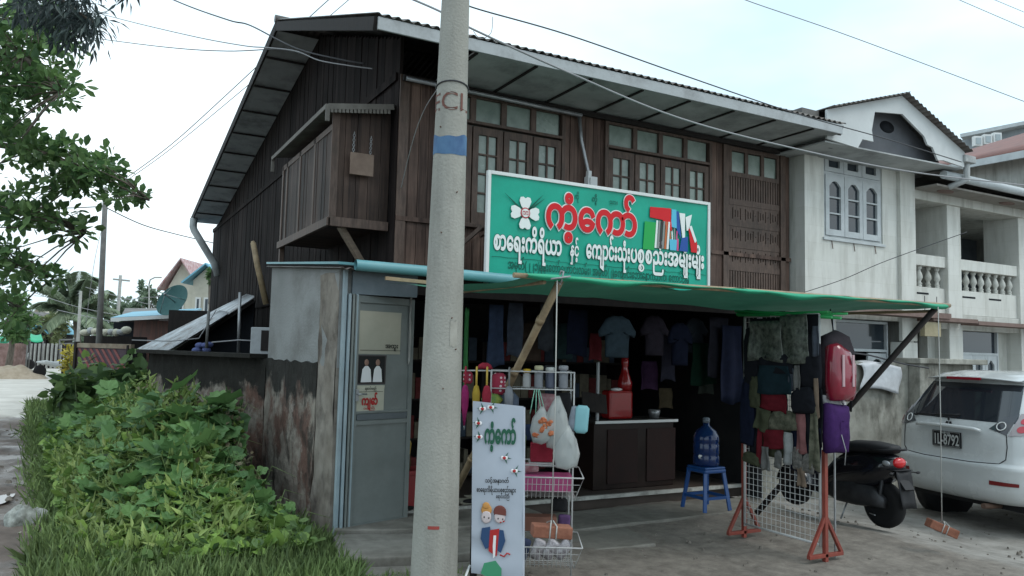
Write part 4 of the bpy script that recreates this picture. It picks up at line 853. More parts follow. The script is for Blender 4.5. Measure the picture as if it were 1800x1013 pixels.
# hanging plastic bags
m_poly = flat('milky_polythene', (.50, .53, .52), .32, alpha=.62); m_poly.node_tree.nodes['Principled BSDF'].inputs['Specular IOR Level'].default_value = .6
m_or = mat('orange_packets', (.42, .09, .03), (.58, .22, .10), rough=.35, scale=26, bump=.8)
bagp = [(-.06, -.13), (0, -.145), (.06, -.12), (.075, -.04), (.055, .05), (.03, .10), (.012, .14), (-.01, .14), (-.035, .10), (-.065, .05), (-.08, -.04)]
t = thing('orange_goods_bag', 'clear bag of orange packets hanging by green cord right of the banner', 'bag', tuple(DF @ Vector((.36, 1.02, .06))))
b = MB(); b.pillow([(x*1.05, y*.95) for x, y in bagp], .09, M=DF @ T(.37, 1.08, .05), wr=.008); b.build('clear_wrap', m_poly, t)
b = MB(); r = random.Random(2)
for i in range(15): b.pillow(rectp(.05, .035, .3), .03, M=DF @ T(.37+r.uniform(-.05, .07), 1.05+r.uniform(-.04, .07), .075+r.uniform(-.01, .03)) @ RZ(r.uniform(-60, 60)), wr=.006)
b.build('orange_packet', m_or, t)
b = MB()
for o in (-.05, -.01, .03, .06): b.tube([(.33+o*.3, 1.33, .02), (.335+o, 1.16, .05)], .0035, 5, M=DF)
b.build('green_cord', flat('mint_cord', (.25, .5, .38)), t)
pw('plastic_bag', 'thin white carrier bag hanging in the middle of the wire stand', 'bag', .48, -.05, 1.10, [(x*1.2, y*1.35) for x, y in bagp], .09, m_poly, wr=.016)
pw('plastic_bag', 'milky carrier bag hanging lowest at the right of the stand', 'bag', .55, -.07, .93, [(x*1.25, y*1.1) for x, y in bagp], .08, m_poly, wr=.016)
pw('mask_packet', 'light blue packet of face masks at the right edge of the stand', 'packet', .655, -.03, 1.125, rectp(.10, .20, .2), .03, flat('aqua_packet', (.20, .42, .46), .4), rot=-4)
pw('mask_packet', 'grey striped packet hanging just left of the light blue one', 'packet', .60, -.02, 1.13, rectp(.07, .18, .2), .03, cloth('grey_stripe', (.2, .23, .27)), rot=-12)
onstand('carton', 'dark red carton standing behind the hanging carrier bags', 'carton', lambda b: b.box(.30, .46, .1, .22, .80, .93, M=DS), m_ur, bev=.004)
b = MB(); b.box(.29, .47, .08, .25, .785, .797, M=DS); b.tube([(0, .0, .79), (w_, .0, .79)], .005, 6, M=DS); b.tube([(w_, 0, .79), (w_, dp, .79), (0, dp, .79)], .005, 6, M=DS); b.build('middle_shelf', m_wr, ds)
onstand('pink_box', 'magenta box lying in the upper basket', 'box', lambda b: b.box(.20, .60, .02, .20, .60, .715, M=DS), plastic('pink_plastic', (.40, .06, .18)), bev=.006)
onstand('brown_carton', 'flat brown carton wedged under the upper basket', 'carton', lambda b: b.box(.20, .50, .12, .26, .30, .40, M=DS), mat('brown_card', (.14, .06, .04), (.22, .10, .07)), bev=.004)
m_foil = mat('silver_wrapper', (.18, .16, .17), (.50, .48, .50), rough=.3, scale=20, metal=.3, bump=.9)
for k, (x, lab) in enumerate([(.26, 'dark wrapped packet at the left of the bottom basket'), (.36, 'silver wrapped packet second in the bottom basket'), (.45, 'silver wrapped packet third in the bottom basket'), (.54, 'silver wrapped packet leaning at the right of the bottom basket')]):
    pw('wrapped_packet', lab, 'packet', x, .02, .20, rectp(.085, .15, .15), .05, m_foil if k else cloth('navy_wrap', (.04, .05, .09)), rot=-14-k*9, group='packets in the bottom basket', wr=.008)

# ------------------------------------------------------------------ clothes rack on red feet
rk = thing('mesh_rack', 'white wire mesh rack on red triangular feet at the shop front', 'rack', (5.42, 4.94, G0))
m_redp = mat('red_enamel', (.20, .04, .03), (.27, .065, .045), rough=.5, scale=9, dirt=.4, dirtc=(.1, .06, .05))
for y in (4.50, 5.40):
    b = MB(); RXx = 5.42
    b.bar((RXx, y, G0), (RXx, y, .85), .035, .035); b.bar((RXx-.20, y, .0), (RXx+.20, y, .0), .035, .03); b.bar((RXx-.19, y, .01), (RXx-.01, y, .30), .028, .028); b.bar((RXx+.19, y, .01), (RXx+.01, y, .30), .028, .028)
    b.build('rack_foot', m_redp, rk, bev=.003)
m_wire2 = mat('galvanised_wire', (.42, .43, .43), (.58, .58, .57), rough=.4, scale=20, dirt=.3)
b = MB(); y0, y1, zt = 4.53, 5.37, 1.97
for y in (y0, y1): b.tube([(5.40, y, .06), (5.40, y, zt)], .012, 8)
for z in (.08, zt): b.tube([(5.40, y0, z), (5.40, y1, z)], .010, 8)
b.build('rack_frame', m_wire2, rk)
b = MB()
for i in range(1, 16): y = y0+(y1-y0)*i/16; b.tube([(5.40, y, .08), (5.40, y, zt)], .0028, 4, sm=False)
for i in range(1, 36): z = .08+(zt-.08)*i/36; b.tube([(5.397, y0, z), (5.397, y1, z)], .0028, 4, sm=False)
b.build('rack_mesh', m_wire2, rk)
b = MB(); b.bar((5.60, 4.55, G0), (5.60, 4.55, 1.98), .012, .012); b.build('back_upright', m_steel, rk)
def rp_(px, py): p = at(px, py, X=5.36); return p.y, p.z
def hang(name, label, cat, px, py, wpx, hpx, t, m_, rot=0, c=.2, shape=None, X=5.35, wr=.012, mats=(), extra=None):
    y, z = rp_(px, py); k = 1/172.0  # metres per pixel on the rack, roughly
    w = wpx*.0063; h = hpx*.0049
    poly = shape(w, h) if shape else rectp(w, h, c)
    b = MB(); M_ = MS(X, y, z) @ RZ(rot)
    if shape in (strip, None): b.drape(w*1.15, h*1.1, min(.014, w*.14), 50/max(.5, w*8), 0, M_, len(label)); return b.build(name, [m_, *mats], label=label, cat=cat, solid=.006)
    w *= 1.12; h *= 1.08; poly = shape(w, h); b.pillow(poly, t*.6, M=M_, wr=wr)
    if extra: extra(b, M_, w, h)
    return b.build(name, [m_, *mats], label=label, cat=cat, group=None)
def dense(poly, n=3, j=.04):
    out = []; r = random.Random(len(poly))
    for i in range(len(poly)):
        a, c = poly[i], poly[(i+1) % len(poly)]
        for k in range(n): t = k/n; out.append((a[0]+(c[0]-a[0])*t+r.uniform(-j, j)*abs(poly[0][0]), a[1]+(c[1]-a[1])*t+r.uniform(-j, j)*abs(poly[0][1])))
    return out
def shirt(w, h): return dense([(-.30*w, -.5*h), (.30*w, -.5*h), (.31*w, .12*h), (.46*w, -.02*h), (.5*w, .12*h), (.30*w, .42*h), (.12*w, .5*h), (-.12*w, .5*h), (-.30*w, .42*h), (-.5*w, .12*h), (-.46*w, -.02*h), (-.31*w, .12*h)], 2, .02)
def sack(w, h): return dense([(-.42*w, -.5*h), (.42*w, -.48*h), (.5*w, -.2*h), (.44*w, .3*h), (.25*w, .5*h), (-.25*w, .5*h), (-.46*w, .3*h), (-.5*w, -.2*h)], 3, .05)
def strip(w, h): return dense([(-.5*w, -.5*h), (.5*w, -.5*h), (.46*w, .5*h), (-.46*w, .5*h)], 4, .06)
c_blk = cloth('black_cloth', (.013, .014, .018)); c_navy = cloth('navy_cloth', (.010, .013, .028)); c_teal = cloth('dark_teal_cloth', (.012, .026, .034)); c_red = cloth('crimson_cloth', (.11, .012, .018)); c_grey = cloth('grey_cloth', (.13, .13, .125))
c_camo = mat('camouflage_cloth', (.03, .036, .022), (.17, .165, .12), rough=.9, scale=16, bump=.3); c_white = cloth('white_cloth', (.25, .26, .26)); c_olive = cloth('olive_cloth', (.06, .065, .04)); c_pink = cloth('dull_pink_cloth', (.20, .09, .09))
m_clear = mat('clear_packet_film', (.02, .025, .022), (.15, .17, .14), rough=.2, scale=18, bump=.8, spec=.6)
c_spk = mat('speckled_cloth', (.04, .04, .04), (.22, .21, .19), scale=30); c_slate = cloth('slate_cloth_2', (.06, .07, .09)); c_tan = cloth('tan_cloth', (.16, .12, .09))

for q in [
 ('clear_packets', 'row of clear plastic packets at the top left of the rack', 'packets', 1352, 600, 56, 66, .05, m_clear, 0, strip),
 ('clear_packets', 'crinkled clear packets at the top right of the rack', 'packets', 1402, 596, 44, 76, .05, m_clear, 3, strip),
 ('dark_pouch', 'black pouch hanging at the top left corner of the rack', 'pouch', 1322, 628, 26, 100, .06, c_blk, 2, sack),
 ('navy_bag', 'long navy bag hanging down the left edge of the rack', 'bag', 1316, 722, 26, 120, .06, c_navy, -2, sack),
 ('black_bag', 'black flat bag under the clear packets', 'bag', 1368, 640, 60, 34, .05, c_blk, 2, sack),
 ('teal_bag', 'dark teal shopping bag in the middle of the rack', 'bag', 1367, 668, 56, 46, .05, c_teal, 0, None),
 ('red_pouch', 'crimson pouch with pale stripes below the teal bag', 'pouch', 1364, 706, 44, 30, .06, c_red, -8, None),
 ('black_hat', 'black cap hanging right of the crimson pouch', 'cap', 1418, 704, 40, 42, .09, c_blk, 4, sack),
 ('black_jacket', 'black folded jacket under the top right packets', 'jacket', 1426, 636, 34, 86, .08, c_blk, 0, sack),
 ('camouflage_hat', 'camouflage cloth cap in the middle of the rack', 'cap', 1378, 740, 52, 32, .07, c_camo, 6, sack),
 ('camouflage_trousers', 'camouflage trousers hanging at the right of the mesh', 'trousers', 1436, 765, 14, 104, .04, c_camo, 0, strip),
 ('olive_scarf', 'olive camouflage scarf folded beside the camouflage cap', 'scarf', 1345, 738, 22, 36, .04, c_olive, -10, strip),
 ('red_skirt', 'dull red cloth hanging under the camouflage cap', 'cloth', 1364, 772, 36, 30, .05, c_red, 4, strip),
 ('grey_socks', 'pale grey socks hanging left of the white pair', 'socks', 1352, 806, 13, 38, .03, c_grey, 3, strip),
 ('grey_mittens', 'small grey mittens hanging between the sock pairs', 'mittens', 1370, 808, 12, 30, .03, c_grey, -6, sack),
 ('white_socks', 'white socks hanging just above the bare mesh', 'socks', 1388, 788, 14, 50, .03, c_white, -3, strip),
 ('speckled_gloves', 'bunch of speckled gloves right of the white socks', 'gloves', 1404, 806, 16, 36, .04, c_spk, 5, sack),
 ('pink_towel', 'pink and grey striped towel hanging low on the rack', 'towel', 1412, 762, 14, 60, .03, c_pink, 2, strip),
 ('red_ribbon', 'narrow red strap hanging on the left of the mesh', 'strap', 1340, 785, 8, 58, .02, c_red, -4, strip),
 ('dark_hat', 'small dark hat at the lower left of the mesh', 'hat', 1326, 806, 30, 20, .08, c_olive, -8, sack),
 ('striped_packet', 'small pale packet above the black cap', 'packet', 1408, 664, 10, 38, .02, c_grey, 0, None),
 ('slate_packet', 'slate packet beside the small pale one', 'packet', 1397, 668, 9, 36, .02, c_slate, 2, None),
 ('white_mask', 'crumpled white mask over the black cap', 'mask', 1414, 690, 18, 14, .03, c_white, 20, sack),
 ('olive_bag', 'olive strapped bag left of the teal bag', 'bag', 1331, 690, 18, 54, .05, c_olive, 0, sack),
 ('dark_gloves', 'bunch of dark gloves hanging below the towel', 'gloves', 1424, 815, 18, 30, .05, c_spk, -6, sack),
 ('beige_cloth', 'beige cloth strip below the speckled gloves', 'cloth', 1412, 838, 12, 30, .02, c_tan, 6, strip),
 ('blue_packet', 'dim blue packet at the rack edge by the backpack', 'packet', 1440, 600, 10, 46, .03, c_slate, 0, None),
 ('brown_belt', 'brown belt looped on the right edge of the rack', 'belt', 1441, 700, 6, 60, .02, c_tan, 2, strip)]:
    nm, lab, cat, px, py, wp, hp, tk_, mm_, ro, shp = q
    hang(nm, lab, cat, px, py, wp, hp, tk_, mm_, rot=ro, shape=shp, X=5.35-random.uniform(0, .03), wr=.008)

for k, (lab, px, py, wp, hp, mm_) in enumerate([
 ('black cloth filling the top of the rack behind the left clear packets', 1345, 618, 60, 110, c_blk), ('black cloth filling the top of the rack behind the right clear packets', 1408, 620, 56, 120, c_blk),
 ('navy cloth hanging behind the teal bag', 1352, 700, 56, 80, c_navy), ('black cloth hanging behind the black cap', 1418, 735, 44, 90, c_blk),
 ('dark olive cloth hanging behind the camouflage cap', 1368, 765, 60, 70, c_olive), ('navy cloth hanging behind the pink towel', 1415, 790, 44, 70, c_navy),
 ('charcoal cloth low on the left of the mesh', 1332, 770, 30, 90, c_blk)]):
    hang('dark_cloth', lab, 'cloth', px, py, wp, hp, .03, mm_, shape=strip, X=5.385, wr=.004)
# green plastic strips lying over the rack top
b = MB(); r = random.Random(8)
for i in range(9):
    a = r.uniform(-.03, .03); b.tube([(5.38+r.uniform(-.04, .08), 5.42+r.uniform(-.08, .06), 2.0+a), (5.40+r.uniform(-.04, .06), 4.95, 1.985+r.uniform(-.02, .02)), (5.46+r.uniform(-.06, .12), 4.42+r.uniform(-.04, .1), 1.97+r.uniform(-.03, .03))], r.uniform(.008, .016), 6)
b.build('green_tubing', plastic('bright_green_plastic', (.02, .38, .10)), label='bundle of bright green plastic tubes lying along the rack top', cat='tubing')
# backpack and purple bag on the right end
def rxz(px, py, Y=4.45): p = at(px, py, Y=Y); return p.x, p.z
bp2 = thing('backpack', 'shiny red and grey backpack hanging on the right end of the rack', 'backpack', (5.73, 4.45, 1.25))
cx, cz = rxz(1478, 645); 
b = MB(); b.pillow(dense([(-.13, -.27), (.15, -.27), (.19, -.1), (.19, .12), (.12, .26), (.0, .30), (-.12, .26), (-.17, .1), (-.16, -.12)], 2, .0), .16, M=MF(cx+.02, 4.52, cz+.01)); b.build('backpack_shell', cloth('charcoal_nylon', (.035, .03, .035)), bp2)
b = MB(); b.pillow(dense([(-.12, -.26), (.10, -.27), (.13, -.22), (.14, .06), (.06, .16), (-.05, .22), (-.13, .2), (-.14, -.1)], 2, 0), .14, M=MF(cx-.02, 4.44, cz-.02), wr=.01); b.build('front_pocket', plastic('shiny_crimson_vinyl', (.22, .010, .028), rough=.22, coat=.6), bp2)
b = MB(); [b.box(x_-.012, x_+.012, 4.355, 4.365, cz-.16, cz+.10) for x_ in (cx-.08, cx+.04)]; b.build('reflective_strip', flat('silver_strip', (.45, .30, .32), .3), bp2)
b = MB(); b.tube([(cx+.17, 4.5, cz+.05), (cx+.20, 4.5, cz-.15), (cx+.185, 4.5, cz-.38)], .008, 6); b.tube([(cx, 4.52, cz+.29), (cx+.0, 4.55, 2.02)], .006, 5); b.build('strap', c_blk, bp2)
cx, cz = rxz(1471, 752)
t = thing('purple_bag', 'purple cloth bag hanging below the red backpack', 'bag', (cx, 4.45, cz-.2))
b = MB(); b.pillow(dense([(-.12, -.21), (.10, -.21), (.13, -.05), (.13, .18), (-.12, .21)], 3, .02), .12, M=MF(cx, 4.46, cz), wr=.01); b.build('bag_body', cloth('purple_cloth', (.045, .018, .085)), t)
b = MB(); b.tube([(cx-.08, 4.46, cz+.2), (cx-.02, 4.46, cz+.30), (cx+.1, 4.46, cz+.19)], .008, 6); b.tube([(cx-.02, 4.39, cz-.05), (cx+.02, 4.38, cz-.18), (cx+.03, 4.40, cz-.3)], .004, 5); b.build('bag_strap', m_wirel, t)
pw('white_shirt', 'folded white garment tucked between the red and the purple bag', 'garment', 0, 0, 0, dense([(-.12, -.04), (.13, -.09), (.15, .02), (.13, .06), (-.13, .05)], 2, 0), .08, cloth('white_cotton', (.5, .49, .50)), M0=MF(rxz(1478, 706)[0], 4.53, rxz(1478, 706)[1]))

# ------------------------------------------------------------------ inside the shop
ct = thing('shop_counter', 'dark wooden shop counter with a pale front edge deep in the shop', 'counter', (5.4, 7.3, .085))
b = MB(); b.box(5.02, 6.15, 7.25, 7.7, .09, .82); b.build('counter_body', mat('dark_varnish', (.013, .008, .007), (.026, .015, .012), scale=5, rough=.35), ct, bev=.005)
b = MB(); b.box(4.99, 6.18, 7.2, 7.72, .825, .85); b.build('counter_top', mat('dim_counter_top', (.03, .027, .025), (.05, .045, .04)), ct, bev=.003)
b = MB(); b.box(5.0, 6.17, 7.190, 7.198, .822, .852); b.build('edge_strip', m_white, ct)
for k, x in enumerate((5.2, 5.75)):
    b = MB(); b.box(x, x+.42, 7.235, 7.248, .15, .75); b.build('counter_panel', mat('reddish_panel', (.018, .009, .008), (.03, .013, .011), scale=6), ct, bev=.004)
rd = thing('red_dispenser', 'glossy red dispenser with a tall neck standing on the counter', 'dispenser', (5.45, 7.4, .85))
b = MB(); b.box(5.28, 5.62, 7.33, 7.5, .852, 1.18); b.build('dispenser_body', plastic('deep_red_plastic', (.30, .01, .012), .2, .7), rd, bev=.03)
b = MB(); b.lathe([(.085, 0), (.09, .08), (.05, .2), (.035, .26), (.045, .3), (.045, .38), (0, .4)], 18, M=T(5.56, 7.42, 1.18)); b.build('dispenser_neck', plastic('deep_red_plastic', (.30, .01, .012), .2, .7), rd)
b = MB(); b.ball((5.40, 7.36, 1.19), (.075, .05, .02)); b.build('white_tissue', m_pw, rd)
onstand('small_pot', 'small grey pot at the right of the counter top', 'pot', lambda b: b.lathe([(.05, 0), (.07, .06), (.072, .1), (.06, .1), (.055, .03), (0, .025)], 18, M=T(5.95, 7.36, .852)), m_steel)
onstand('strip_lamp', 'white vertical strip lamp on the back of the shop, unlit', 'lamp', lambda b: (b.box(4.995, 5.025, 7.16, 7.19, .86, 1.50)), m_board, bev=.006)
onstand('dim_tray', 'dark tray leaning at the left of the counter', 'tray', lambda b: b.box(-.16, .16, -.01, .01, -.11, .11, M=T(4.93, 7.12, 1.06) @ RX(-20) @ RY(8)), m_dark, bev=.01)
# water bottle on a stool
st = thing('plastic_stool', 'blue plastic stool with splayed legs under the water bottle', 'stool', (5.62, 6.12, .06))
m_blue = plastic('blue_plastic', (.012, .065, .22), .35)
SX, SYy, SZ = 5.62, 6.12, .06
b = MB(); b.box(-.135, .135, -.135, .135, .405, .43, M=T(SX, SYy, SZ)); b.box(-.14, .14, -.14, .14, .37, .407, M=T(SX, SYy, SZ)); b.build('seat', m_blue, st, bev=.012)
for sx_ in (-1, 1):
    for sy_ in (-1, 1):
        b = MB(); b.bar((SX+sx_*.12, SYy+sy_*.12, SZ+.375), (SX+sx_*.165, SYy+sy_*.165, SZ), .045, .018, up=(0, 1, 0)); b.build('leg', m_blue, st, bev=.004)
for k in range(2):
    b = MB(); s = -1 if k else 1; b.bar((SX-.15, SYy+s*.15, SZ+.13), (SX+.15, SYy+s*.15, SZ+.13), .012, .03); b.bar((SX+s*.15, SYy-.15, SZ+.131), (SX+s*.15, SYy+.15, SZ+.131), .012, .03); b.build('stretcher', m_blue, st)
wj = thing('water_bottle', 'large dark blue drinking water bottle standing on the blue stool', 'bottle', (SX, SYy, SZ+.43))
m_jug = flat('blue_polycarbonate', (.012, .035, .13), .12, spec=.6, trans=.25)
b = MB(); b.lathe([(.115, 0), (.13, .02), (.13, .09), (.122, .105), (.13, .12), (.13, .20), (.122, .215), (.13, .23), (.128, .27), (.10, .33), (.045, .37), (.032, .38), (.032, .42)], 26, M=T(SX, SYy, SZ+.431) @ Matrix.Diagonal((1, 1, 1.06, 1))); b.build('bottle_body', m_jug, wj)
b = MB(); b.lathe([(.036, .405), (.036, .45), (.02, .46), (0, .46)], 16, M=T(SX, SYy, SZ+.455)); b.build('bottle_cap', flat('dim_cap', (.15, .17, .2)), wj)
b = MB(); b.tube([(SX-.12, SYy-.06, SZ+.54), (SX-.17, SYy-.085, SZ+.54)], .011, 8); b.tube([(SX-.165, SYy-.085, SZ+.555), (SX-.165, SYy-.085, SZ+.52)], .008, 8); b.build('tap', m_white, wj)
# crate with umbrellas behind the door
cr_ = thing('red_crate', 'red plastic crate full of umbrellas just behind the open door', 'crate', (2.95, 7.3, .085))
b = MB(); m_cr = plastic('red_crate_plastic', (.30, .018, .022))
b.box(2.72, 3.18, 7.14, 7.16, .09, .43); b.box(2.72, 3.18, 7.44, 7.46, .09, .43); b.box(2.72, 2.74, 7.16, 7.44, .09, .43); b.box(3.16, 3.18, 7.16, 7.44, .09, .43); b.box(2.74, 3.16, 7.16, 7.44, .09, .11)
b.box(2.705, 3.195, 7.125, 7.139, .39, .435); b.build('crate_box', m_cr, cr_, bev=.004)
cm = [cloth('black_umbrella_cloth', (.02, .02, .024)), cloth('grey_umbrella_cloth', (.10, .10, .09)), cloth('brown_umbrella_cloth', (.09, .055, .03))]
for k, (x, y, a, c, lab) in enumerate([(2.80, 7.24, 6, 2, 'umbrella with a tan hooked handle, leftmost in the red crate'), (2.88, 7.32, -3, 0, 'black umbrella standing upright in the red crate'), (2.95, 7.22, 9, 1, 'grey umbrella leaning right in the red crate'), (3.04, 7.3, 14, 0, 'black umbrella leaning against the right rim of the red crate')]):
    M_ = T(x, y, .12) @ RY(a)
    t = thing('umbrella', lab, 'umbrella', (x, y, .12), 'umbrellas standing in the red crate')
    b = MB(); b.tube([(.0, 0, .45), (0, 0, .56), (-.012, 0, .585), (-.03, 0, .59), (-.048, 0, .575), (-.05, 0, .54)], .008, 7, M=M_); b.build('handle', m_hy if k in (0,) else m_steel, t)
    b = MB(); b.lathe([(.006, 0), (.02, .1), (.028, .38), (.018, .44), (.008, .46)], 9, M=M_); b.build('folded_canopy', cm[c], t)
# shelves and hanging stock, dim
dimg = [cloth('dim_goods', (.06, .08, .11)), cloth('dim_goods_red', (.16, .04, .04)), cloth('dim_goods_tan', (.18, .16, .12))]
def sh(name, label, cat, px, py, Y, w, h, m_, shape=shirt, t=.06, rot=0):
    p = at(px, py, Y=Y); b = MB(); M_ = MF(p.x, Y, p.z) @ RZ(rot)
    if shape is strip and w > .1: b.drape(w, h, .02, 30, 0, M_, len(label)); b.build(name, m_, label=label, cat=cat, solid=.008); return
    b.pillow(shape(w, h), t, M=M_, wr=.012); b.build(name, m_, label=label, cat=cat)
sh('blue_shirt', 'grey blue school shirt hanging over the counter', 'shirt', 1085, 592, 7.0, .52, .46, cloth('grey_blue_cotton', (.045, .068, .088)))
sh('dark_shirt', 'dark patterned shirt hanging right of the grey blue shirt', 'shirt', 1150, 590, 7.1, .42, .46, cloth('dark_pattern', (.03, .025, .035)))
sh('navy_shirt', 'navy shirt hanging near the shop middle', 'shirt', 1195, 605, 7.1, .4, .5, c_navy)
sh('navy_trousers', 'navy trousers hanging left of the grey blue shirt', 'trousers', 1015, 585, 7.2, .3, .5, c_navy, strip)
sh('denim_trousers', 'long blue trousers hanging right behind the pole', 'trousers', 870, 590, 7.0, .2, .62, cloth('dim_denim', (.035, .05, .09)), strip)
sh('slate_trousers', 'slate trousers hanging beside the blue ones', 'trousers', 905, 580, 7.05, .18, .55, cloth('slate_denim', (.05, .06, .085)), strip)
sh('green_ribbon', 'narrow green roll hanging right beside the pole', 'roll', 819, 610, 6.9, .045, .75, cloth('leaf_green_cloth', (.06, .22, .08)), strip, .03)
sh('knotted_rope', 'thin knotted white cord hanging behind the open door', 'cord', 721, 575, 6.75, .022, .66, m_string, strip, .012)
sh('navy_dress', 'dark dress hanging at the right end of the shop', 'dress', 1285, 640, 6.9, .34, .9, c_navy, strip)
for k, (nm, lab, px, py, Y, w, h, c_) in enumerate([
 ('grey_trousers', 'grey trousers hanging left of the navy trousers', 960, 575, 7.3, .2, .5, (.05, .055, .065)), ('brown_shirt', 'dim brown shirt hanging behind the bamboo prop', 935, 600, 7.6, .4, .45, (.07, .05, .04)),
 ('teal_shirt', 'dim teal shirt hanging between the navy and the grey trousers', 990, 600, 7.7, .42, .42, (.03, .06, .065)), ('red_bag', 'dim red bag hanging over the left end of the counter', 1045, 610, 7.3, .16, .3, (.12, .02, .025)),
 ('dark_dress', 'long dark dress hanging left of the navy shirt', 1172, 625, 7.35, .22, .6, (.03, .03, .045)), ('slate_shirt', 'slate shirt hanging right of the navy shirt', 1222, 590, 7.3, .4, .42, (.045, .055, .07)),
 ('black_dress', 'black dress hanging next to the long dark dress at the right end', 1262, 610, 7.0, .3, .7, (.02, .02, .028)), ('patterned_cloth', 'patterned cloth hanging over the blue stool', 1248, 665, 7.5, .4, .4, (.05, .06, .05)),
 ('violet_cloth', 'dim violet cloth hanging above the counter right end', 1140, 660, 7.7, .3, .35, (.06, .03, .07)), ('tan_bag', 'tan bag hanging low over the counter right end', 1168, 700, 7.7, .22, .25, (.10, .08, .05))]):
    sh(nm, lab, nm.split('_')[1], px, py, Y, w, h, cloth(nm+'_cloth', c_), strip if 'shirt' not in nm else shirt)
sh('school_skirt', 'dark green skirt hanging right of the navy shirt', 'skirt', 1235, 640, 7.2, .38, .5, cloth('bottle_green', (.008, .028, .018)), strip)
for k, (x, z, lab) in enumerate([(2.7, 1.2, 'shelf of dim boxed goods at the far left of the shop back'), (3.75, 1.2, 'dark shelf of stock behind the display stand'), (4.8, 1.2, 'dark shelf of stock behind the counter left half'), (5.85, 1.2, 'dark shelf of stock behind the counter right half')]):
    t = thing('stock_shelf', lab, 'shelf', (x, 8.6, .085), 'stock shelves at the shop back')
    b = MB()
    for zz in (.12, .55, 1.0, 1.45): b.box(x-.5, x+.5, 8.5, 8.85, zz, zz+.025)
    for s in (-.5, .5): b.box(x+s-.02, x+s+.02, 8.48, 8.87, .09, 1.7)
    b.build('shelf_frame', m_dark, t); r = random.Random(k)
    for zz in (.146, .576, 1.026, 1.476):
        xx = x-.46; b = MB()
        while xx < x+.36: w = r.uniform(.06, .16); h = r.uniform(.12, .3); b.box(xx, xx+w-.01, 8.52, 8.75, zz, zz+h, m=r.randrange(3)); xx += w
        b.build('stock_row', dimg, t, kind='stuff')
onstand('floor_mat', 'pale folded sheets lying on the shop floor edge', 'sheets', lambda b: (b.box(3.35, 3.8, 7.05, 7.3, .09, .11), b.box(3.5, 4.1, 7.1, 7.35, .112, .125)), m_pb, bev=.004)
onstand('sandal', 'dark sandal on the shop floor edge left of the pole', 'sandal', lambda b: b.ball((2.72, 6.98, .12), (.10, .045, .02)), m_black)
onstand('sandal', 'dark sandal on the shop floor edge right of the pole', 'sandal', lambda b: b.ball((3.42, 7.0, .135), (.10, .045, .02)), m_black)
# ------------------------------------------------------------------ white car
CG = G0-.19
CM = T(8.62, 5.51, CG) @ RZ(-9.2)
car = thing('parked_car', 'white family car seen from behind at the right, dark rear window', 'car', (8.62, 5.51, CG))
m_cw = mat('white_car_paint', (.50, .52, .52), (.56, .58, .58), rough=.28, scale=2, bump=0, spec=.5, coat=.6, dirt=.25, dirtc=(.36, .35, .33), dscale=2.5)
m_cgl = flat('tinted_car_glass', (.018, .022, .028), .06, spec=.7, coat=.5)
m_ctrim = flat('black_trim', (.015, .015, .017), .5)
def ip(tab, z):
    for (z0, v0), (z1, v1) in zip(tab[:-1], tab[1:]):
        if z <= z1: t = max(0, (z-z0)/(z1-z0)); return v0+(v1-v0)*t
    return tab[-1][1]
TA = [(.34, .10), (.42, .02), (.50, 0), (.74, -.01), (.77, .035), (.95, .05), (1.08, .055), (1.19, .10), (1.62, .42), (1.67, .44), (1.71, .50), (1.745, .75)]
TW = [(.34, .76), (.45, .83), (.74, .865), (.78, .85), (1.0, .855), (1.2, .82), (1.62, .665), (1.70, .61), (1.745, .45)]
TF = [(.34, 4.2), (.5, 4.35), (.8, 4.3), (.98, 4.1), (1.06, 3.35), (1.7, 2.5), (1.745, 2.3)]
def csurf(t, z, off=0):
    w = ip(TW, z)+off; a = ip(TA, z)-off; c = .34; n = 3.2
    s_, c_ = sin(t), cos(t)
    y = w*math.copysign(abs(s_)**(2/n), s_); x = a+c-c*max(0, c_)**(2/n)
    return (x, y, z)
b = MB(); zs = [.34, .38, .42, .5, .6, .7, .735, .75, .765, .78, .87, .95, 1.02, 1.08, 1.14, 1.19, 1.28, 1.4, 1.52, 1.62, 1.65, 1.68, 1.70, 1.72, 1.735, 1.745]
rings = []
for z in zs:
    ring = [csurf(-pi/2+pi*i/40, z) for i in range(41)]
    w = ip(TW, z); f = ip(TF, z)
    xs = [.9, 1.4, 2.0, 2.4]
    side = [(max(x, ring[-1][0]+.01), w, z) for x in xs if x < f-.5]
    front = [(f-.35, w*.98, z), (f-.1, w*.8, z), (f, w*.4, z), (f, -w*.4, z), (f-.1, -w*.8, z), (f-.35, -w*.98, z)]
    while len(side) < 4: side.append(side[-1])
    rings.append(ring+side+front+[(p[0], -p[1], p[2]) for p in side[::-1]])
n = len(rings[0]); vs = [p for r in rings for p in r]
b.add(vs, [(i*n+j, i*n+(j+1) % n, (i+1)*n+(j+1) % n, (i+1)*n+j) for i in range(len(rings)-1) for j in range(n)], 0, CM, True)
b.add(rings[-1], [tuple(range(n))], 0, CM, True); b.add(rings[0], [tuple(range(n))[::-1]], 0, CM)
body = b.build('body', m_cw, car)
def over(corners, off=.006, nu=14, nv=6, m=0, b=None):
    """patch over the bodywork between four (side angle in degrees, height) corners"""
    (a, c, d, e) = corners
    def fn(u, v):
        t = (a[0]*(1-u)+c[0]*u)*(1-v)+(e[0]*(1-u)+d[0]*u)*v; z = (a[1]*(1-u)+c[1]*u)*(1-v)+(e[1]*(1-u)+d[1]*u)*v
        return csurf(radians(t), z, off)
    b.sheet(fn, nu, nv, m, True, CM)
def ang(y, z): # side angle for a given offset from the middle
    w = ip(TW, z); k = min(1, abs(y)/w)**(3.2/2); return math.degrees(math.asin(min(1, k)))*(1 if y > 0 else -1)
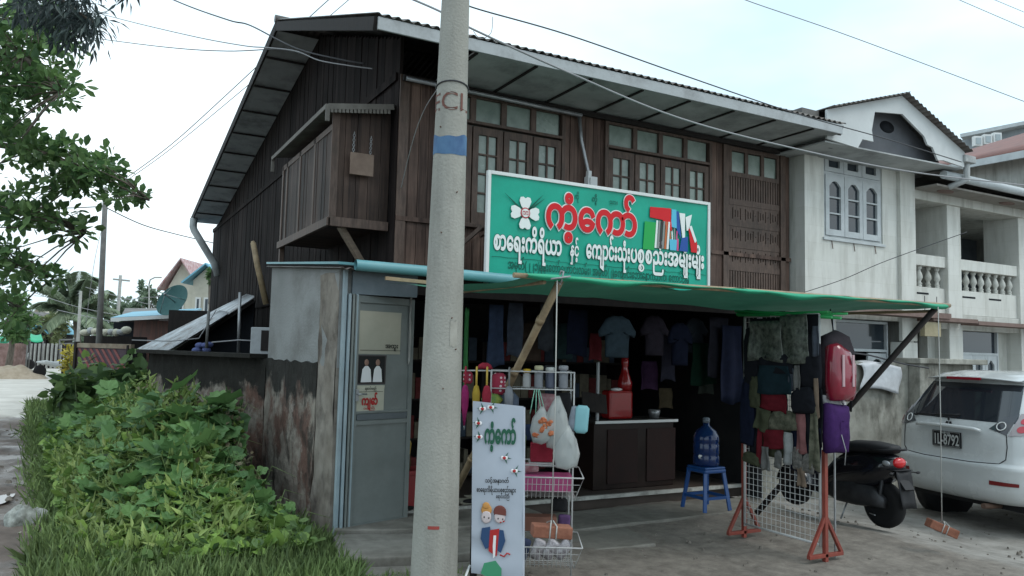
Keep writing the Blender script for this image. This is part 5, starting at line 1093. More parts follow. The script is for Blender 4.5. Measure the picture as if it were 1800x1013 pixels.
b = MB(); over([(ang(-.72, 1.2), 1.20), (ang(.72, 1.2), 1.20), (ang(.585, 1.60), 1.60), (ang(-.585, 1.60), 1.60)], .005, 26, 8, b=b); b.build('rear_window', m_cgl, car)
b = MB()
for s in (-1, 1):
    b.sheet(lambda u, v, s=s: (.60+(2.75-.25*v-.60)*u+.12*v*(1-u), s*(ip(TW, 1.20+.36*v)+.006), 1.20+.36*v), 8, 6, M=CM)
b.build('side_window', m_cgl, car)
b = MB(); pts = []  # roof spoiler
b.sheet(lambda u, v: ((.30+.25*v+.10*abs(2*u-1)**3), (2*u-1)*(.60-.02*v), 1.665+.055*v-.03*abs(2*u-1)**2.5), 20, 4, M=CM)
b.sheet(lambda u, v: ((.30+.20*v+.10*abs(2*u-1)**3), (2*u-1)*(.60-.02*v), 1.665-.03*v-.03*abs(2*u-1)**2.5), 20, 3, M=CM); b.build('roof_spoiler', m_cw, car)
b = MB(); b.box(.285, .31, -.22, .22, 1.638, 1.668, M=CM); b.build('high_brake_light', flat('dark_red_lens', (.22, .01, .02), .2), car, bev=.004)
# seams of the tailgate
b = MB(); path = [(-.655, 1.16), (-.67, .95), (-.66, .82), (-.60, .77), (-.3, .755), (.3, .755), (.60, .77), (.66, .82), (.67, .95), (.655, 1.16)]
pp = []
for (y0_, z0_), (y1_, z1_) in zip(path[:-1], path[1:]):
    for k in range(6): t = k/6; y = y0_+(y1_-y0_)*t; z = z0_+(z1_-z0_)*t; pp.append(tuple(CM @ Vector(csurf(radians(ang(y, z)), z, .001))))
b.tube(pp, .0055, 5); b.build('tailgate_seam', m_ctrim, car)
b = MB(); b.sheet(lambda u, v: (ip(TA, .77)-.012+.03*v-.006+.34*(1-max(0, cos((u-.5)*2.9))**(2/3.2)), ip(TW, .76)*math.copysign(abs(sin((u-.5)*2.9))**(2/3.2), u-.5), .745+.028*v), 30, 3, M=CM); b.build('bumper_step', m_cw, car)
b = MB(); b.tube([tuple(CM @ Vector(p)) for p in ((.035, -.42, 1.10), (.02, -.36, 1.112), (.012, 0, 1.118), (.02, .36, 1.112), (.035, .42, 1.10))], [.014, .022, .024, .022, .014], 10); b.build('garnish_bar', m_cw, car)
b = MB(); over([(ang(-.34, .85), .84), (ang(.34, .85), .84), (ang(.40, 1.08), 1.085), (ang(-.40, 1.08), 1.085)], -.0, 10, 4, b=b); b.v = [tuple(Vector(v)) for v in b.v]; b.build('plate_recess', mat('shaded_white_paint_recess', (.46, .48, .48), (.52, .54, .54), rough=.35), car)
b = MB(); b.box(.018, .030, -.19, .19, .88, 1.055, M=CM); pl = b.build('number_plate', flat('plate_black', (.012, .012, .014), .45), car, bev=.004)
PM = CM @ Matrix(((0, 0, -1, .0175), (-1, 0, 0, 0), (0, 1, 0, 0), (0, 0, 0, 1)))
b = MB(); text_fit(b, '1L-8792', -.155, .165, .905, .165, PM, 0, .018, .0008); text_fit(b, 'ရန်ကုန်', -.06, .05, 1.03, .022, PM, 0, .02, .0008)
b.tube([(-.175, .89, .001), (.175, .89, .001), (.175, 1.047, .001), (-.175, 1.047, .001), (-.175, .89, .001)], .0015, 4, M=PM)
b.build('plate_lettering', flat('plate_grey', (.42, .43, .42)), pl)
b = MB() # emblem of three diamonds
for k in range(3): b.prism([(0, .004), (.017, .026), (0, .050), (-.017, .026)], .006, 0, CM @ Matrix(((0, 0, -1, .062), (-1, 0, 0, 0), (0, 1, 0, 1.165), (0, 0, 0, 1))) @ RZ(120*k))
b.build('emblem', flat('dark_chrome', (.10, .10, .11), .2, metal=.8), car)
for s in (-1, 1):
    b = MB()
    over([(ang(s*.48, 1.08), 1.13), (ang(s*.66, 1.08), 1.075), (ang(s*.69, 1.3), 1.30), (ang(s*.60, 1.2), 1.255)], .008, 8, 5, 0, b)
    lm = b.build('tail_lamp_inner', flat('smoked_lens', (.05, .055, .065), .12, coat=.6), car)
    b = MB(); over([(ang(s*.675, 1.07), 1.07), (s*84, 1.10), (s*86, 1.31), (ang(s*.70, 1.3), 1.305)], .009, 10, 5, 0, b)
    lo = b.build('tail_lamp_outer', flat('clear_lamp_lens', (.30, .27, .28), .12, coat=.7), car)
    def ring_(z, y, r_, rr_, m_, nm, par):
        q = MB(); c = csurf(radians(ang(y, z)), z, .012); a0 = radians(ang(y, z))
        pts = [csurf(radians(ang(min(.845, abs(y)+r_*cos(k))*s, z+r_*sin(k))), z+r_*sin(k), .014) for k in [i*pi/10 for i in range(21)]]
        q.tube(pts, rr_, 6, cap=False, M=CM); q.build(nm, m_, par)
    ring_(1.165, s*.59, .042, .006, m_white, 'lamp_ring', lm)
    b = MB()
    for zc in (1.145, 1.235):
        pts = []
        for rad_ in (0, .018, .036):
            for k in range(16): pts.append(csurf(radians(ang(s*min(.84, .765+rad_*cos(k*pi/8)), zc+rad_*sin(k*pi/8))), zc+rad_*sin(k*pi/8), .013))
        b.add(pts, [(i*16+j, i*16+(j+1) % 16, (i+1)*16+(j+1) % 16, (i+1)*16+j) for i in range(2) for j in range(16)], 0, CM, True)
    b.build('red_lamp', flat('red_lens', (.42, .03, .05), .15, coat=.6), lo)
    b = MB(); over([(ang(s*.52, .56), .545), (s*62, .55), (s*62, .585), (ang(s*.52, .58), .59)], .006, 6, 2, 0, b); b.build('reflector', flat('dark_red_reflector', (.16, .02, .02), .2), car)
b = MB(); b.tube([tuple(CM @ Vector(p)) for p in ((.085, .20, 1.225), (.07, .0, 1.235), (.09, -.05, 1.24), (.12, -.1, 1.25))], [.012, .014, .012, .008], 8); b.tube([tuple(CM @ Vector(p)) for p in ((.09, .20, 1.228), (.10, .48, 1.215))], .008, 6); b.ball((.11, .5, 1.205), (.02, .03, .012), 8, 0, CM); b.build('rear_wiper', m_ctrim, car)
b = MB(); over([(-58, .33), (58, .33), (58, .37), (-58, .37)], -.02, 20, 2, 0, b); b.box(.3, 3.9, -.72, .72, .26, .36, M=CM); b.build('underbody', m_ctrim, car)
b = MB(); b.tube([tuple(CM @ Vector(p)) for p in ((.05, -.42, .30), (.35, -.42, .29))], .03, 10); b.build('exhaust', m_iron, car)
def wheel(b_, M_, R_=.32, w=.2):
    b_.lathe([(R_*.62, -w/2), (R_*.9, -w/2), (R_, -w*.35), (R_, w*.35), (R_*.9, w/2), (R_*.62, w/2)], 28, M=M_)
for x in (.80, 3.45):
    for s in (-1, 1):
        M_ = CM @ T(x, s*.73, .325) @ RX(90*s)
        b = MB(); wheel(b, M_); wo = b.build('wheel', m_black, car)
        b = MB(); b.lathe([(.21, -.03), (.20, -.09), (.05, -.10), (0, -.10)], 20, M=M_)
        for k in range(5): b.box(.03, .20, -.02, .02, -.105, -.085, M=M_ @ RZ(72*k))
        b.build('rim', m_steel, wo)
        if x < 1:
            b = MB(); b.lathe([(.39, -.10), (.39, .13), (0, .13)], 24, M=M_); 
            b.build('wheel_arch', m_ctrim, car)

# ------------------------------------------------------------------ black scooter
q = at(1555, 928, Z=-.075); SG = -.075
MM = T(q.x, q.y, SG) @ RZ(84)
sc_ = thing('scooter', 'black scooter with a red oval tail light parked behind the rack', 'scooter', (q.x, q.y, SG))
m_sb = flat('gloss_black_paint', (.010, .010, .013), .16, coat=.7); m_sm = flat('satin_black', (.018, .018, .02), .55)
def loft(b, secs, n=18, m=0, M=None, pw_=2.4):
    vs = []
    for (x, zc, hh, ww) in secs:
        for j in range(n):
            a = 2*pi*j/n; ca, sa = cos(a), sin(a)
            vs.append((x, ww*math.copysign(abs(ca)**(2/pw_), ca), zc+hh*math.copysign(abs(sa)**(2/pw_), sa)))
    k = len(secs); b.add(vs, [(i*n+j, i*n+(j+1) % n, (i+1)*n+(j+1) % n, (i+1)*n+j) for i in range(k-1) for j in range(n)], m, M, True)
    b.add(vs[:n], [tuple(range(n))], m, M, True); b.add(vs[-n:], [tuple(range(n))], m, M, True)
b = MB(); loft(b, [(-.20, .64, .03, .04), (-.185, .635, .08, .09), (-.12, .61, .13, .13), (0, .58, .17, .165), (.2, .54, .205, .18), (.42, .50, .21, .175), (.56, .45, .19, .155), (.70, .36, .13, .14)], M=MM); b.build('rear_cowl', m_sb, sc_)
b = MB(); loft(b, [(-.17, .795, .02, .05), (-.13, .79, .045, .10), (.08, .785, .065, .135), (.32, .77, .065, .135), (.5, .73, .06, .12), (.6, .70, .035, .09), (.62, .70, .01, .03)], M=MM); b.build('seat', m_sm, sc_)
b = MB(); b.tube([(.05, .13, .76), (-.12, .12, .78), (-.22, .06, .80), (-.24, 0, .80), (-.22, -.06, .80), (-.12, -.12, .78), (.05, -.13, .76)], .013, 8, M=MM); b.build('grab_rail', m_sm, sc_)
b = MB(); b.ball((-.185, 0, .665), (.04, .085, .055), 18, M=MM); b.build('tail_light', flat('bright_red_lens', (.55, .01, .015), .1, coat=.8), sc_)
for s in (-1, 1):
    b = MB(); b.ball((-.13, s*.115, .66), (.05, .02, .026), 12, M=MM); b.build('indicator', flat('clear_indicator', (.35, .36, .38), .1, coat=.6), sc_)
b = MB(); b.sheet(lambda u, v: (-.235-.07*u+.02*sin(v*3), (v-.5)*.20*(1-.1*u), .60-.36*u), 6, 4, M=MM); b.sheet(lambda u, v: (-.15-.09*u, (v-.5)*.24, .60+.0*u), 3, 4, M=MM); b.bar(tuple(MM @ Vector((-.15, -.0, .59))), tuple(MM @ Vector((-.30, 0, .42))), .12, .02); b.build('mud_flap', m_sm, sc_, solid=.006)
for s in (-1, 1):
    b = MB(); b.tube([(-.2, s*.08, .585), (-.25, s*.17, .575)], .007, 5, M=MM); b.ball((-.25, s*.18, .575), (.012, .03, .014), 8, M=MM); b.build('side_marker', m_sm, sc_)
def swheel(x, par_name):
    b = MB(); M_ = MM @ T(x, 0, .23) @ RX(90); b.lathe([(.125, -.055), (.185, -.068), (.222, -.045), (.232, 0), (.222, .045), (.185, .068), (.125, .055)], 28, M=M_); w = b.build('wheel', m_black, sc_)
    b = MB(); b.lathe([(.13, -.03), (.12, .0), (.13, .03)], 24, M=M_)
    for k in range(5): b.box(.02, .13, -.015, .015, -.02, .02, M=M_ @ RZ(72*k))
    b.lathe([(.03, -.06), (.03, .06)], 12, M=M_); b.build('rim', m_sm, w)
    b = MB(); b.ball((x, .07, .215), (.014, .012, .014), 8, M=MM); b.build('axle_nut', m_steel, w)
swheel(0, ''); swheel(1.24, '')
b = MB(); loft(b, [(-.09, .26, .05, .04), (.05, .30, .10, .06), (.25, .32, .14, .09), (.5, .31, .13, .10), (.64, .28, .06, .06)], M=MM @ T(0, .085, 0)); loft(b, [(-.02, .50, .05, .05), (.1, .46, .09, .09), (.35, .42, .11, .12)], M=MM); b.tube([(-.02, .1, .22), (-.06, .09, .5)], .018, 8, M=MM); b.build('engine', mat('engine_metal', (.03, .03, .032), (.07, .07, .075), rough=.45, metal=.5), sc_)
b = MB(); loft(b, [(-.12, .33, .05, .045), (.2, .26, .055, .05), (.35, .24, .04, .04)], M=MM @ T(0, -.13, 0)); b.build('exhaust', m_steel, sc_)
b = MB(); b.box(.6, 1.02, -.16, .16, .22, .30, M=MM); b.build('footboard', m_sb, sc_, bev=.02)
b = MB(); b.sheet(lambda u, v: (1.0+.10*v-.08*(1-abs(2*u-1))*0+.10*(1-(2*u-1)**2), (2*u-1)*(.2-.03*v), .25+.62*v), 10, 8, M=MM); b.build('leg_shield', m_sb, sc_, solid=.03)
b = MB(); b.sheet(lambda u, v: (1.24+.24*cos(pi*(.05+.9*u)), (v-.5)*.13, .215+.25*sin(pi*(.05+.9*u))), 14, 3, M=MM); b.build('front_mudguard', m_sb, sc_, solid=.008)
b = MB(); b.tube([(1.24, .06, .215), (1.1, .05, .55), (1.02, 0, .88)], .018, 8, M=MM); b.tube([(.93, .33, .95), (.98, .2, .98), (1.02, 0, .97), (.98, -.2, .98), (.93, -.33, .95)], .014, 8, M=MM); loft(b, [(.92, .96, .02, .05), (1.0, .96, .06, .12), (1.1, .94, .05, .09), (1.14, .94, .02, .04)], M=MM); b.build('handlebar', m_sm, sc_)
b = MB(); b.tube([(.42, .05, .2), (.40, .17, .02)], .009, 6, M=MM); b.tube([(.1, .09, .13), (-.03, .16, .14)], .006, 5, M=MM); b.build('side_stand', m_steel, sc_)

# ------------------------------------------------------------------ boundary wall on the right
b = MB(); wavy_wall(b, [(7.2, 7.25), (10.5, 7.25)], -.3, lambda p: 1.655-.035*(p.x-7.2)+.02*sin(p.x*5), .14, .12, .012, 8)
b.build('boundary_wall', m_perim, label='old lichen stained concrete wall behind the scooter and the car', cat='wall')
b = MB(); b.box(10.52, 10.95, 7.08, 7.5, -.3, 1.60); b.box(10.46, 12.1, 7.03, 7.55, 1.56, 1.64); b.box(10.96, 12.0, 7.2, 7.36, -.3, 1.56)
b.build('gate_pillar', m_perim, label='stained concrete pillar with a projecting slab cap beside the car roof', cat='pillar', bev=.012)
b = MB(); b.sheet(lambda u, v: (8.22+.62*u+.03*sin(v*5), 7.09-.42*0-.012*sin(u*9+v*3), 1.50-.30*v-.03*u*v+.03*sin(u*4)), 14, 8) ; 
b.v = [((v[0]-8.22)*1.35+9.38, v[1]+.08, v[2]+.03-(1.5-v[2])*.15) for v in b.v]; b.sheet(lambda u, v: (9.38+.83*u, 7.17+.2*v, 1.52+.04*sin(u*4)+.03*v), 10, 3)
b.build('white_tarpaulin', mat('crumpled_white_sheet', (.50, .51, .53), (.66, .67, .69), rough=.6, scale=6, bump=.6), label='small crumpled white sheet draped on the old boundary wall', cat='tarpaulin', solid=.004)
b = MB(); b.tube([(8.55, 7.1, 1.72), (9.4, 7.05, 1.66), (10.2, 7.1, 1.55), (10.6, 7.0, 1.5)], .012, 6); b.build('wall_cable', m_wire, label='black cable sagging along the boundary wall top', cat='cable')

# ------------------------------------------------------------------ white tiled house next door
wh = thing('white_house', 'white two storey house with a tiled front, balustraded balcony and small gable', 'house', (11.4, 7.75, -.24))
def tilemat():
    m = mat('cream_wall_tile', (.58, .58, .54), (.68, .68, .64), rough=.5, scale=1.6, bump=0, dirt=.55, dirtc=(.36, .35, .31), dscale=1.8, dstretch=(3, 3, .45))
    nt = m.node_tree; P = nt.nodes['Principled BSDF']; N = nt.nodes.new; L = nt.links.new
    tc = N('ShaderNodeTexCoord'); mp = N('ShaderNodeMapping'); mp.inputs['Rotation'].default_value = (radians(90), 0, 0); L(tc.outputs['Object'], mp.inputs[0])
    br = N('ShaderNodeTexBrick'); br.inputs['Scale'].default_value = 1; br.inputs['Brick Width'].default_value = .40; br.inputs['Row Height'].default_value = .25; br.inputs['Mortar Size'].default_value = .002; br.offset = 0
    br.inputs['Color1'].default_value = (1, 1, 1, 1); br.inputs['Color2'].default_value = (.94, .94, .93, 1); br.inputs['Mortar'].default_value = (.84, .83, .80, 1); L(mp.outputs[0], br.inputs[0])
    old = P.inputs['Base Color'].links[0].from_socket; x = N('ShaderNodeMix'); x.data_type = 'RGBA'; x.blend_type = 'MULTIPLY'; x.inputs['Factor'].default_value = 1
    L(old, x.inputs['A']); L(br.outputs['Color'], x.inputs['B']); L(x.outputs['Result'], P.inputs['Base Color']); return m
m_tile = tilemat(); m_rend = mat('cream_render', (.48, .48, .44), (.58, .58, .54), rough=.75, scale=3, bump=.1, dirt=.7, dirtc=(.26, .25, .21), dscale=2.2, dstretch=(3, 3, .45))
m_ppl = mat('pale_grey_paint', (.44, .47, .48), (.54, .57, .58), rough=.55, scale=4, bump=.05, dirt=.35, dirtc=(.26, .27, .27), dscale=3)
m_hgl = flat('house_window_glass', (.03, .04, .05), .08, spec=.7)
m_brn = mat('brown_slab_edge', (.15, .10, .085), (.23, .16, .14), rough=.8, scale=6)
WX0, WX1, WY = 8.94, 11.38, 7.75
def addp(name, m_, *boxes, par=None, bev=0):
    b = MB()
    for q in boxes: b.box(*q)
    return b.build(name, m_, par or wh, bev=bev)
wx0, wx1, wz0, wz1 = 9.36, 10.67, 3.37, 4.66
addp('front_wall', m_tile, (WX0, WX1, WY, WY+.15, 2.38, wz0), (WX0, wx0, WY, WY+.15, wz0, wz1), (wx1, WX1, WY, WY+.15, wz0, wz1), (WX0, WX1, WY, WY+.15, wz1, 5.0))
addp('side_wall', m_rend, (WX0, WX0+.1, WY+.152, 14, -.24, 5.0)); addp('side_wall', m_rend, (WX1-.1, WX1, WY+.152, 14, -.24, 5.0))
addp('pilaster', m_tile, (WX1-.36, WX1+.003, WY-.06, WY-.002, 1.9, 4.75)); addp('ground_pilaster', m_tile, (WX1-.36, WX1+.003, WY-.06, WY+.15, -.24, 1.88))
addp('corner_pilaster', m_tile, (WX0-.003, WX0+.28, WY-.02, WY-.002, 2.38, 4.75))
addp('lower_wall', m_rend, (WX0, 9.6, WY+.001, WY+.15, -.24, 2.2), (9.6, 11.0, WY+.001, WY+.15, -.24, 1.35))
addp('sunshade', m_brn, (WX0, 11.8, WY-.35, WY-.062, 2.26, 2.34)); addp('floor_band', m_rend, (WX0, WX1, WY-.0, WY+.15, 2.2, 2.37))
# upper window
win = addp('window', m_ppl, (wx0-.0, wx0+.04, WY+.02, WY+.12, wz0, wz1), (wx1-.04, wx1, WY+.02, WY+.12, wz0, wz1), (wx0+.04, wx1-.04, WY+.02, WY+.12, wz1-.05, wz1), (wx0+.04, wx1-.04, WY+.02, WY+.12, wz0, wz0+.03), (wx0+.04, wx1-.04, WY+.02, WY+.12, 4.30, 4.35), (wx0-.03, wx1+.03, WY-.03, WY-.002, wz0-.05, wz0-.01), bev=.004)
def arched(x0, x1, z0, z1, y, par, m_=None, bars=2):
    """a casement leaf with an ogee head"""
    f = MB(); s = .075; xi0, xi1 = x0+s, x1-s; zt = z1-.09; zs_ = zt-.08; xm = (xi0+xi1)/2
    f.box(x0, xi0, y, y+.035, z0, z1); f.box(xi1, x1, y, y+.035, z0, z1); f.box(xi0, xi1, y, y+.035, z0, z0+.09)
    head = [(xi0, zs_), (xi0+.03, zs_+.03), (xi0+.06, zt-.02), (xm-.03, zt), (xm+.03, zt), (xi1-.06, zt-.02), (xi1-.03, zs_+.03), (xi1, zs_), (xi1, z1), (xi0, z1)]
    M_ = Matrix(((1, 0, 0, 0), (0, 0, -1, y+.035), (0, 1, 0, 0), (0, 0, 0, 1))); f.prism(head, .035, 0, M_)
    for k in range(1, bars+1): zz = z0+.09+(zt-z0-.09)*k/(bars+1); f.box(xi0, xi1, y+.005, y+.03, zz-.012, zz+.012)
    o = f.build('casement', m_ or m_ppl, par, bev=.003); g = MB(); g.box(x0+.03, x1-.03, y+.037, y+.042, z0+.03, z1-.02); g.build('pane', m_hgl, par)
cw = (wx1-wx0-.08)/3
for i in range(3):
    a = wx0+.04+i*cw; arched(a+.004, a+cw-.004, wz0+.032, 4.30, WY+.0, win)
    f = MB(); f.box(a+.004, a+.08, WY+.01, WY+.045, 4.352, 4.605); f.box(a+cw-.08, a+cw-.004, WY+.01, WY+.045, 4.352, 4.605); f.box(a+.08, a+cw-.08, WY+.01, WY+.045, 4.352, 4.42); f.box(a+.08, a+cw-.08, WY+.01, WY+.045, 4.55, 4.605); f.build('transom', m_ppl, win, bev=.003)
    g = MB(); g.box(a+.03, a+cw-.03, WY+.046, WY+.05, 4.36, 4.6); g.build('pane', m_hgl, win)
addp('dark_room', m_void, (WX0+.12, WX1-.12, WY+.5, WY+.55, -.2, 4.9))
for i in range(3): b = MB(); x = wx0+.15+i*.48; b.tube([(x, WY-.01, wz0-.05), (x+.01, WY-.02, wz0-.17)], .006, 5); b.build('stay_hook', m_iron, wh)
# small gable over the window bay
GY = 7.10
P0 = at(1452, 193, Y=GY); P1 = at(1584, 169, Y=GY); P2 = at(1694, 268, Y=GY)
x0, z0 = P0.x, P0.z; x1, z1 = P1.x, P1.z; x2, z2 = P2.x, P2.z
b = MB()
GM = MF(0, GY, 0)
def li(a, c, t): return (a[0]+(c[0]-a[0])*t, a[1]+(c[1]-a[1])*t)
A, B_, C_ = (x0, z0), (x1, z1), (x2, z2)
inner = [(x0+.02, z0-.42), (x0+.62, z0-.44), (x0+.72, z0-.30), (x0+.95, z0-.30), (x0+.92, z0-.14), li(A, B_, .62)]; inner[-1] = (inner[-1][0], inner[-1][1]-.16)
inner += [(x1, z1-.27), (x1+.50, z1-.52), (x1+.58, z1-.64), (x1+.70, z1-.66), (x1+.82, z1-.84), (x1+.95, z1-.82), (x2-.04, z2-.24)]
poly = [A]+inner+[C_, B_]
poly = [A, (x0, z0-.40)]+inner[1:-1]+[(x2-.02, z2-.24), C_, B_]
b.prism(poly, .03, 0, GM @ T(0, 0, -.015)); b.build('gable_board', mat('white_gable_board', (.50, .52, .52), (.60, .62, .62), rough=.6, scale=5, dirt=.4, dirtc=(.3, .31, .31)), wh)
b = MB(); b.prism([(x0+.3, z0-.44), (x2-.3, z2-.16), (x1, z1-.06)], .02, 0, MF(0, GY+.22, 0)); b.build('gable_panel', mat('grey_gable_panel', (.085, .09, .10), (.13, .135, .15), scale=3), wh)
b = MB(); b.lathe([(.0, 0), (.14, 0), (.15, .015), (0, .016)], 24, M=MF(x1-.05, GY+.215, z1-.42) @ Matrix.Diagonal((1.1, .6, 1, 1))); b.build('gable_vent', m_void, wh)
b = MB()
for (a, c) in ((A, B_), (B_, C_)):
    n_ = 3; w = Vector((c[0]-a[0], 0, c[1]-a[1])); L_ = w.length
    corr(b, (a[0], GY-.12, a[1]+.02), tuple(w), (0, 1, 0), 3.2, L_+.05, .1, .012)
b.build('gable_roof', m_tin, wh, solid=.004)
b = MB(); b.box(x0-.35, x0-.02, GY+.1, GY+1.4, z0-.18, z0+.0); b.build('side_roof', m_tin, wh)
b = MB(); b.add([(x0, GY+.02, z0-.44), (x2, GY+.02, z2-.26), (x2, WY+.3, z2-.26), (x0, WY+.3, z0-.44), (x0, GY+.02, z0-.42), (x2, GY+.02, z2-.24), (x2, WY+.3, z2-.24), (x0, WY+.3, z0-.42)], [(0, 1, 2, 3), (4, 5, 6, 7), (0, 1, 5, 4), (1, 2, 6, 5), (2, 3, 7, 6), (3, 0, 4, 7)]); b.build('gable_soffit', m_soffit, wh)
b = MB(); b.box(x2-.05, x2+.22, GY-.06, GY+.1, z2-.16, z2-.05); b.tube([(x2+.1, GY+.02, z2-.12), (x2+.1, GY+.02, z2-.42), (x2+.0, GY+.25, z2-.5)], .05, 10); b.build('gutter_end', m_soffit, wh, bev=.01)
# balcony bay to the right
BX0, BX1 = WX1, 18.5
def yz(px, py, Y): p = at(px, py, Y=Y); return p.z
colx = [(12.30, 12.66), (14.35, 14.75), (16.6, 17.0)]
for (a, c) in colx: addp('column', m_tile, (a, c, WY, WY+.62, -.24, 4.28), bev=.01)
addp('balcony_slab', m_rend, (BX0+.002, BX1, WY+.03, WY+2.2, 2.12, 2.37), bev=.01); addp('ceiling_beam', m_rend, (BX0+.002, BX1, WY-.04, WY+.5, 4.16, 4.34), bev=.01); addp('balcony_ceiling', m_rend, (BX0+.002, BX1, WY+.5, WY+2.2, 4.22, 4.3))
b = MB(); b.box(BX0+.01, BX1, WY-.42, WY-.05, 4.30, 4.33); b.build('eave_soffit', mat('stained_eave_board', (.20, .18, .16), (.36, .34, .31), rough=.8, scale=2.5, dirt=.6), wh)
b = MB(); b.tube([(BX0+.05, WY-.5, 4.46), (BX1, WY-.5, 4.40)], .065, 10); b.build('eave_gutter', m_ppl, wh)
b = MB(); corr(b, (BX0+.02, WY-.5, 4.50), (1, 0, 0), (0, 1, .12), 2.9, 6.8, .1, .012); b.build('balcony_roof', m_tin, wh, solid=.004)
for x in (11.9, 13.6): b = MB(); b.lathe([(.14, 0), (.15, .02), (0, .03)], 20, M=T(x, WY+.02-.25, 4.285) @ Matrix.Diagonal((1.2, .6, 1, 1))); b.build('ceiling_rose', m_brn, wh)
bal = MB()
def baluster(x, y, z0, z1):
    h = z1-z0; prof = [(.045, 0), (.045, .08), (.03, .1), (.05, .16), (.028, .24), (.034, .32), (.058, .45), (.05, .6), (.026, .78), (.024, .84), (.045, .88), (.04, .92), (.045, .93), (.045, 1)]
    b = MB(); b.lathe([(r_, z0+h*t) for r_, t in prof], 14, M=T(x, y, 0)); b.build('baluster', m_rend, wh)
for (a, c, n_) in ((BX0+.003, 12.298, 4), (12.662, 14.348, 8), (14.752, 16.598, 8)):
    Yb = WY+.12
    addp('handrail', m_tile, (a, c, Yb-.08, Yb+.1, 3.12, 3.30), bev=.008); addp('balustrade_base', m_tile, (a, c, Yb-.06, Yb+.1, 2.375, 2.78), bev=.006)
    addp('base_slot', m_void, *[(x_, x_+.36, Yb-.063, Yb-.061, 2.66, 2.69) for x_ in ((a+.1, a+.85) if c-a > 1.2 else (a+.12,))])
    for i in range(n_): baluster(a+(c-a)*(i+.5)/n_, Yb+.01, 2.782, 3.12)
addp('balcony_back_wall', mat('dim_balcony_wall', (.10, .12, .14), (.15, .17, .19)), (BX0+.002, BX1, WY+2.2, WY+2.3, -.24, 4.4))
addp('balcony_door', m_rend, (13.75, 15.1, WY+1.9, WY+1.95, 2.4, 4.06))
# ground floor windows of the bay
addp('lower_bay_wall', m_rend, (BX0+.002, 11.75, WY+.25, WY+.4, -.24, 2.118), (12.1, 12.298, WY+.25, WY+.4, -.24, 2.118), (12.662, 12.8, WY+.25, WY+.4, -.24, 2.118), (13.95, 14.348, WY+.25, WY+.4, -.24, 2.118), (12.8, 13.95, WY+.25, WY+.4, -.24, .9), (11.75, 12.1, WY+.25, WY+.4, -.24, 1.0))
addp('bay_sunshade', m_brn, (12.6, 14.9, WY-.3, WY-.003, 2.20, 2.26)); addp('bay_sunshade', m_brn, (11.4, 12.55, WY-.32, WY-.003, 2.22, 2.28))
for (a, c, n_, zt, zb) in ((12.82, 13.93, 3, 1.72, .95), (9.62, 10.98, 3, 1.70, 1.37)):
    w2 = addp('lower_window', m_ppl, (a, a+.03, WY+.16, WY+.24, zb, 2.19), (c-.03, c, WY+.16, WY+.24, zb, 2.19), (a+.03, c-.03, WY+.16, WY+.24, 1.72, 1.76), (a+.03, c-.03, WY+.16, WY+.24, 2.15, 2.19))
    g = MB(); g.box(a+.03, c-.03, WY+.21, WY+.215, 1.76, 2.15); g.build('pane', m_hgl, w2)
    for i in range(n_):
        xx = a+.03+i*(c-a-.06)/n_
        if a < 10 and i == 1: continue
        arched(xx+.004, xx+(c-a-.06)/n_-.004, zb if a > 12 else zb-.4, zt, WY+.17, w2, bars=1)
lt_ = thing('hanging_sign_box', 'small yellowish sign box hanging below the balcony of the white house', 'sign box', (12.0, 7.55, 1.9))
P_ = at(1637, 578, Y=7.5); b = MB(); b.box(P_.x-.2, P_.x+.2, 7.47, 7.55, P_.z-.12, P_.z+.10); b.build('box_body', mat('yellowed_board', (.28, .24, .15), (.38, .33, .22)), lt_, bev=.006)
b = MB(); b.tube([(P_.x-.15, 7.5, P_.z+.10), (P_.x-.15, 7.5, P_.z+.5)], .006, 5); b.tube([(P_.x+.15, 7.5, P_.z+.10), (P_.x+.15, 7.5, P_.z+.5)], .006, 5); b.build('hanger', m_wire, lt_)
# roofs further right
bh = thing('brown_roofed_house', 'pale house with a red brown sheet roof beyond the balcony, right edge of the photo', 'house', (17, 13, -.24))
E0 = at(1585, 306, D=19); E1 = at(1830, 258, D=14.5); R0 = at(1640, 283, D=24); R1 = at(1830, 226, D=21)
b = MB(); b.sheet(lambda u, v: tuple((E0.lerp(E1, u)).lerp(R0.lerp(R1, u), v)), 10, 4); b.build('roof', mat('red_brown_roof', (.17, .07, .055), (.25, .11, .09), rough=.6, scale=3, dirt=.4), bh, solid=.03)
b = MB(); b.bar(E0+Vector((0, 0, -.08)), E1+Vector((0, 0, -.08)), .06, .14); b.build('roof_gutter', m_ppl, bh)
w0 = E0.lerp(R0, .12); w1 = E1.lerp(R1, .12)
b = MB(); b.add([(w0.x, w0.y, -.24), (w1.x, w1.y, -.24), (w1.x, w1.y, w1.z-.12), (w0.x, w0.y, w0.z-.12)], [(0, 1, 2, 3)]); b.build('wall', m_rend, bh, solid=.1)
gh = thing('grey_block', 'grey upper storey with white framed windows far right above the brown roof', 'building', (25, 14, -.24))
H0_, H1_ = at(1690, 262, D=27), at(1850, 244, D=25); T0, T1 = at(1690, 246, D=27), at(1850, 210, D=25)
b = MB(); b.add([(H0_.x, H0_.y, -.2), (H1_.x, H1_.y, -.2), tuple(T1), tuple(T0), (H0_.x+4, H0_.y+3, -.2), (H1_.x+4, H1_.y+3, -.2), (T1.x+4, T1.y+3, T1.z), (T0.x+4, T0.y+3, T0.z)], [(0, 1, 2, 3), (4, 5, 6, 7), (0, 1, 5, 4), (1, 2, 6, 5), (2, 3, 7, 6), (3, 0, 4, 7)]); b.build('wall', mat('blue_grey_wall', (.26, .29, .31), (.33, .36, .38)), gh)
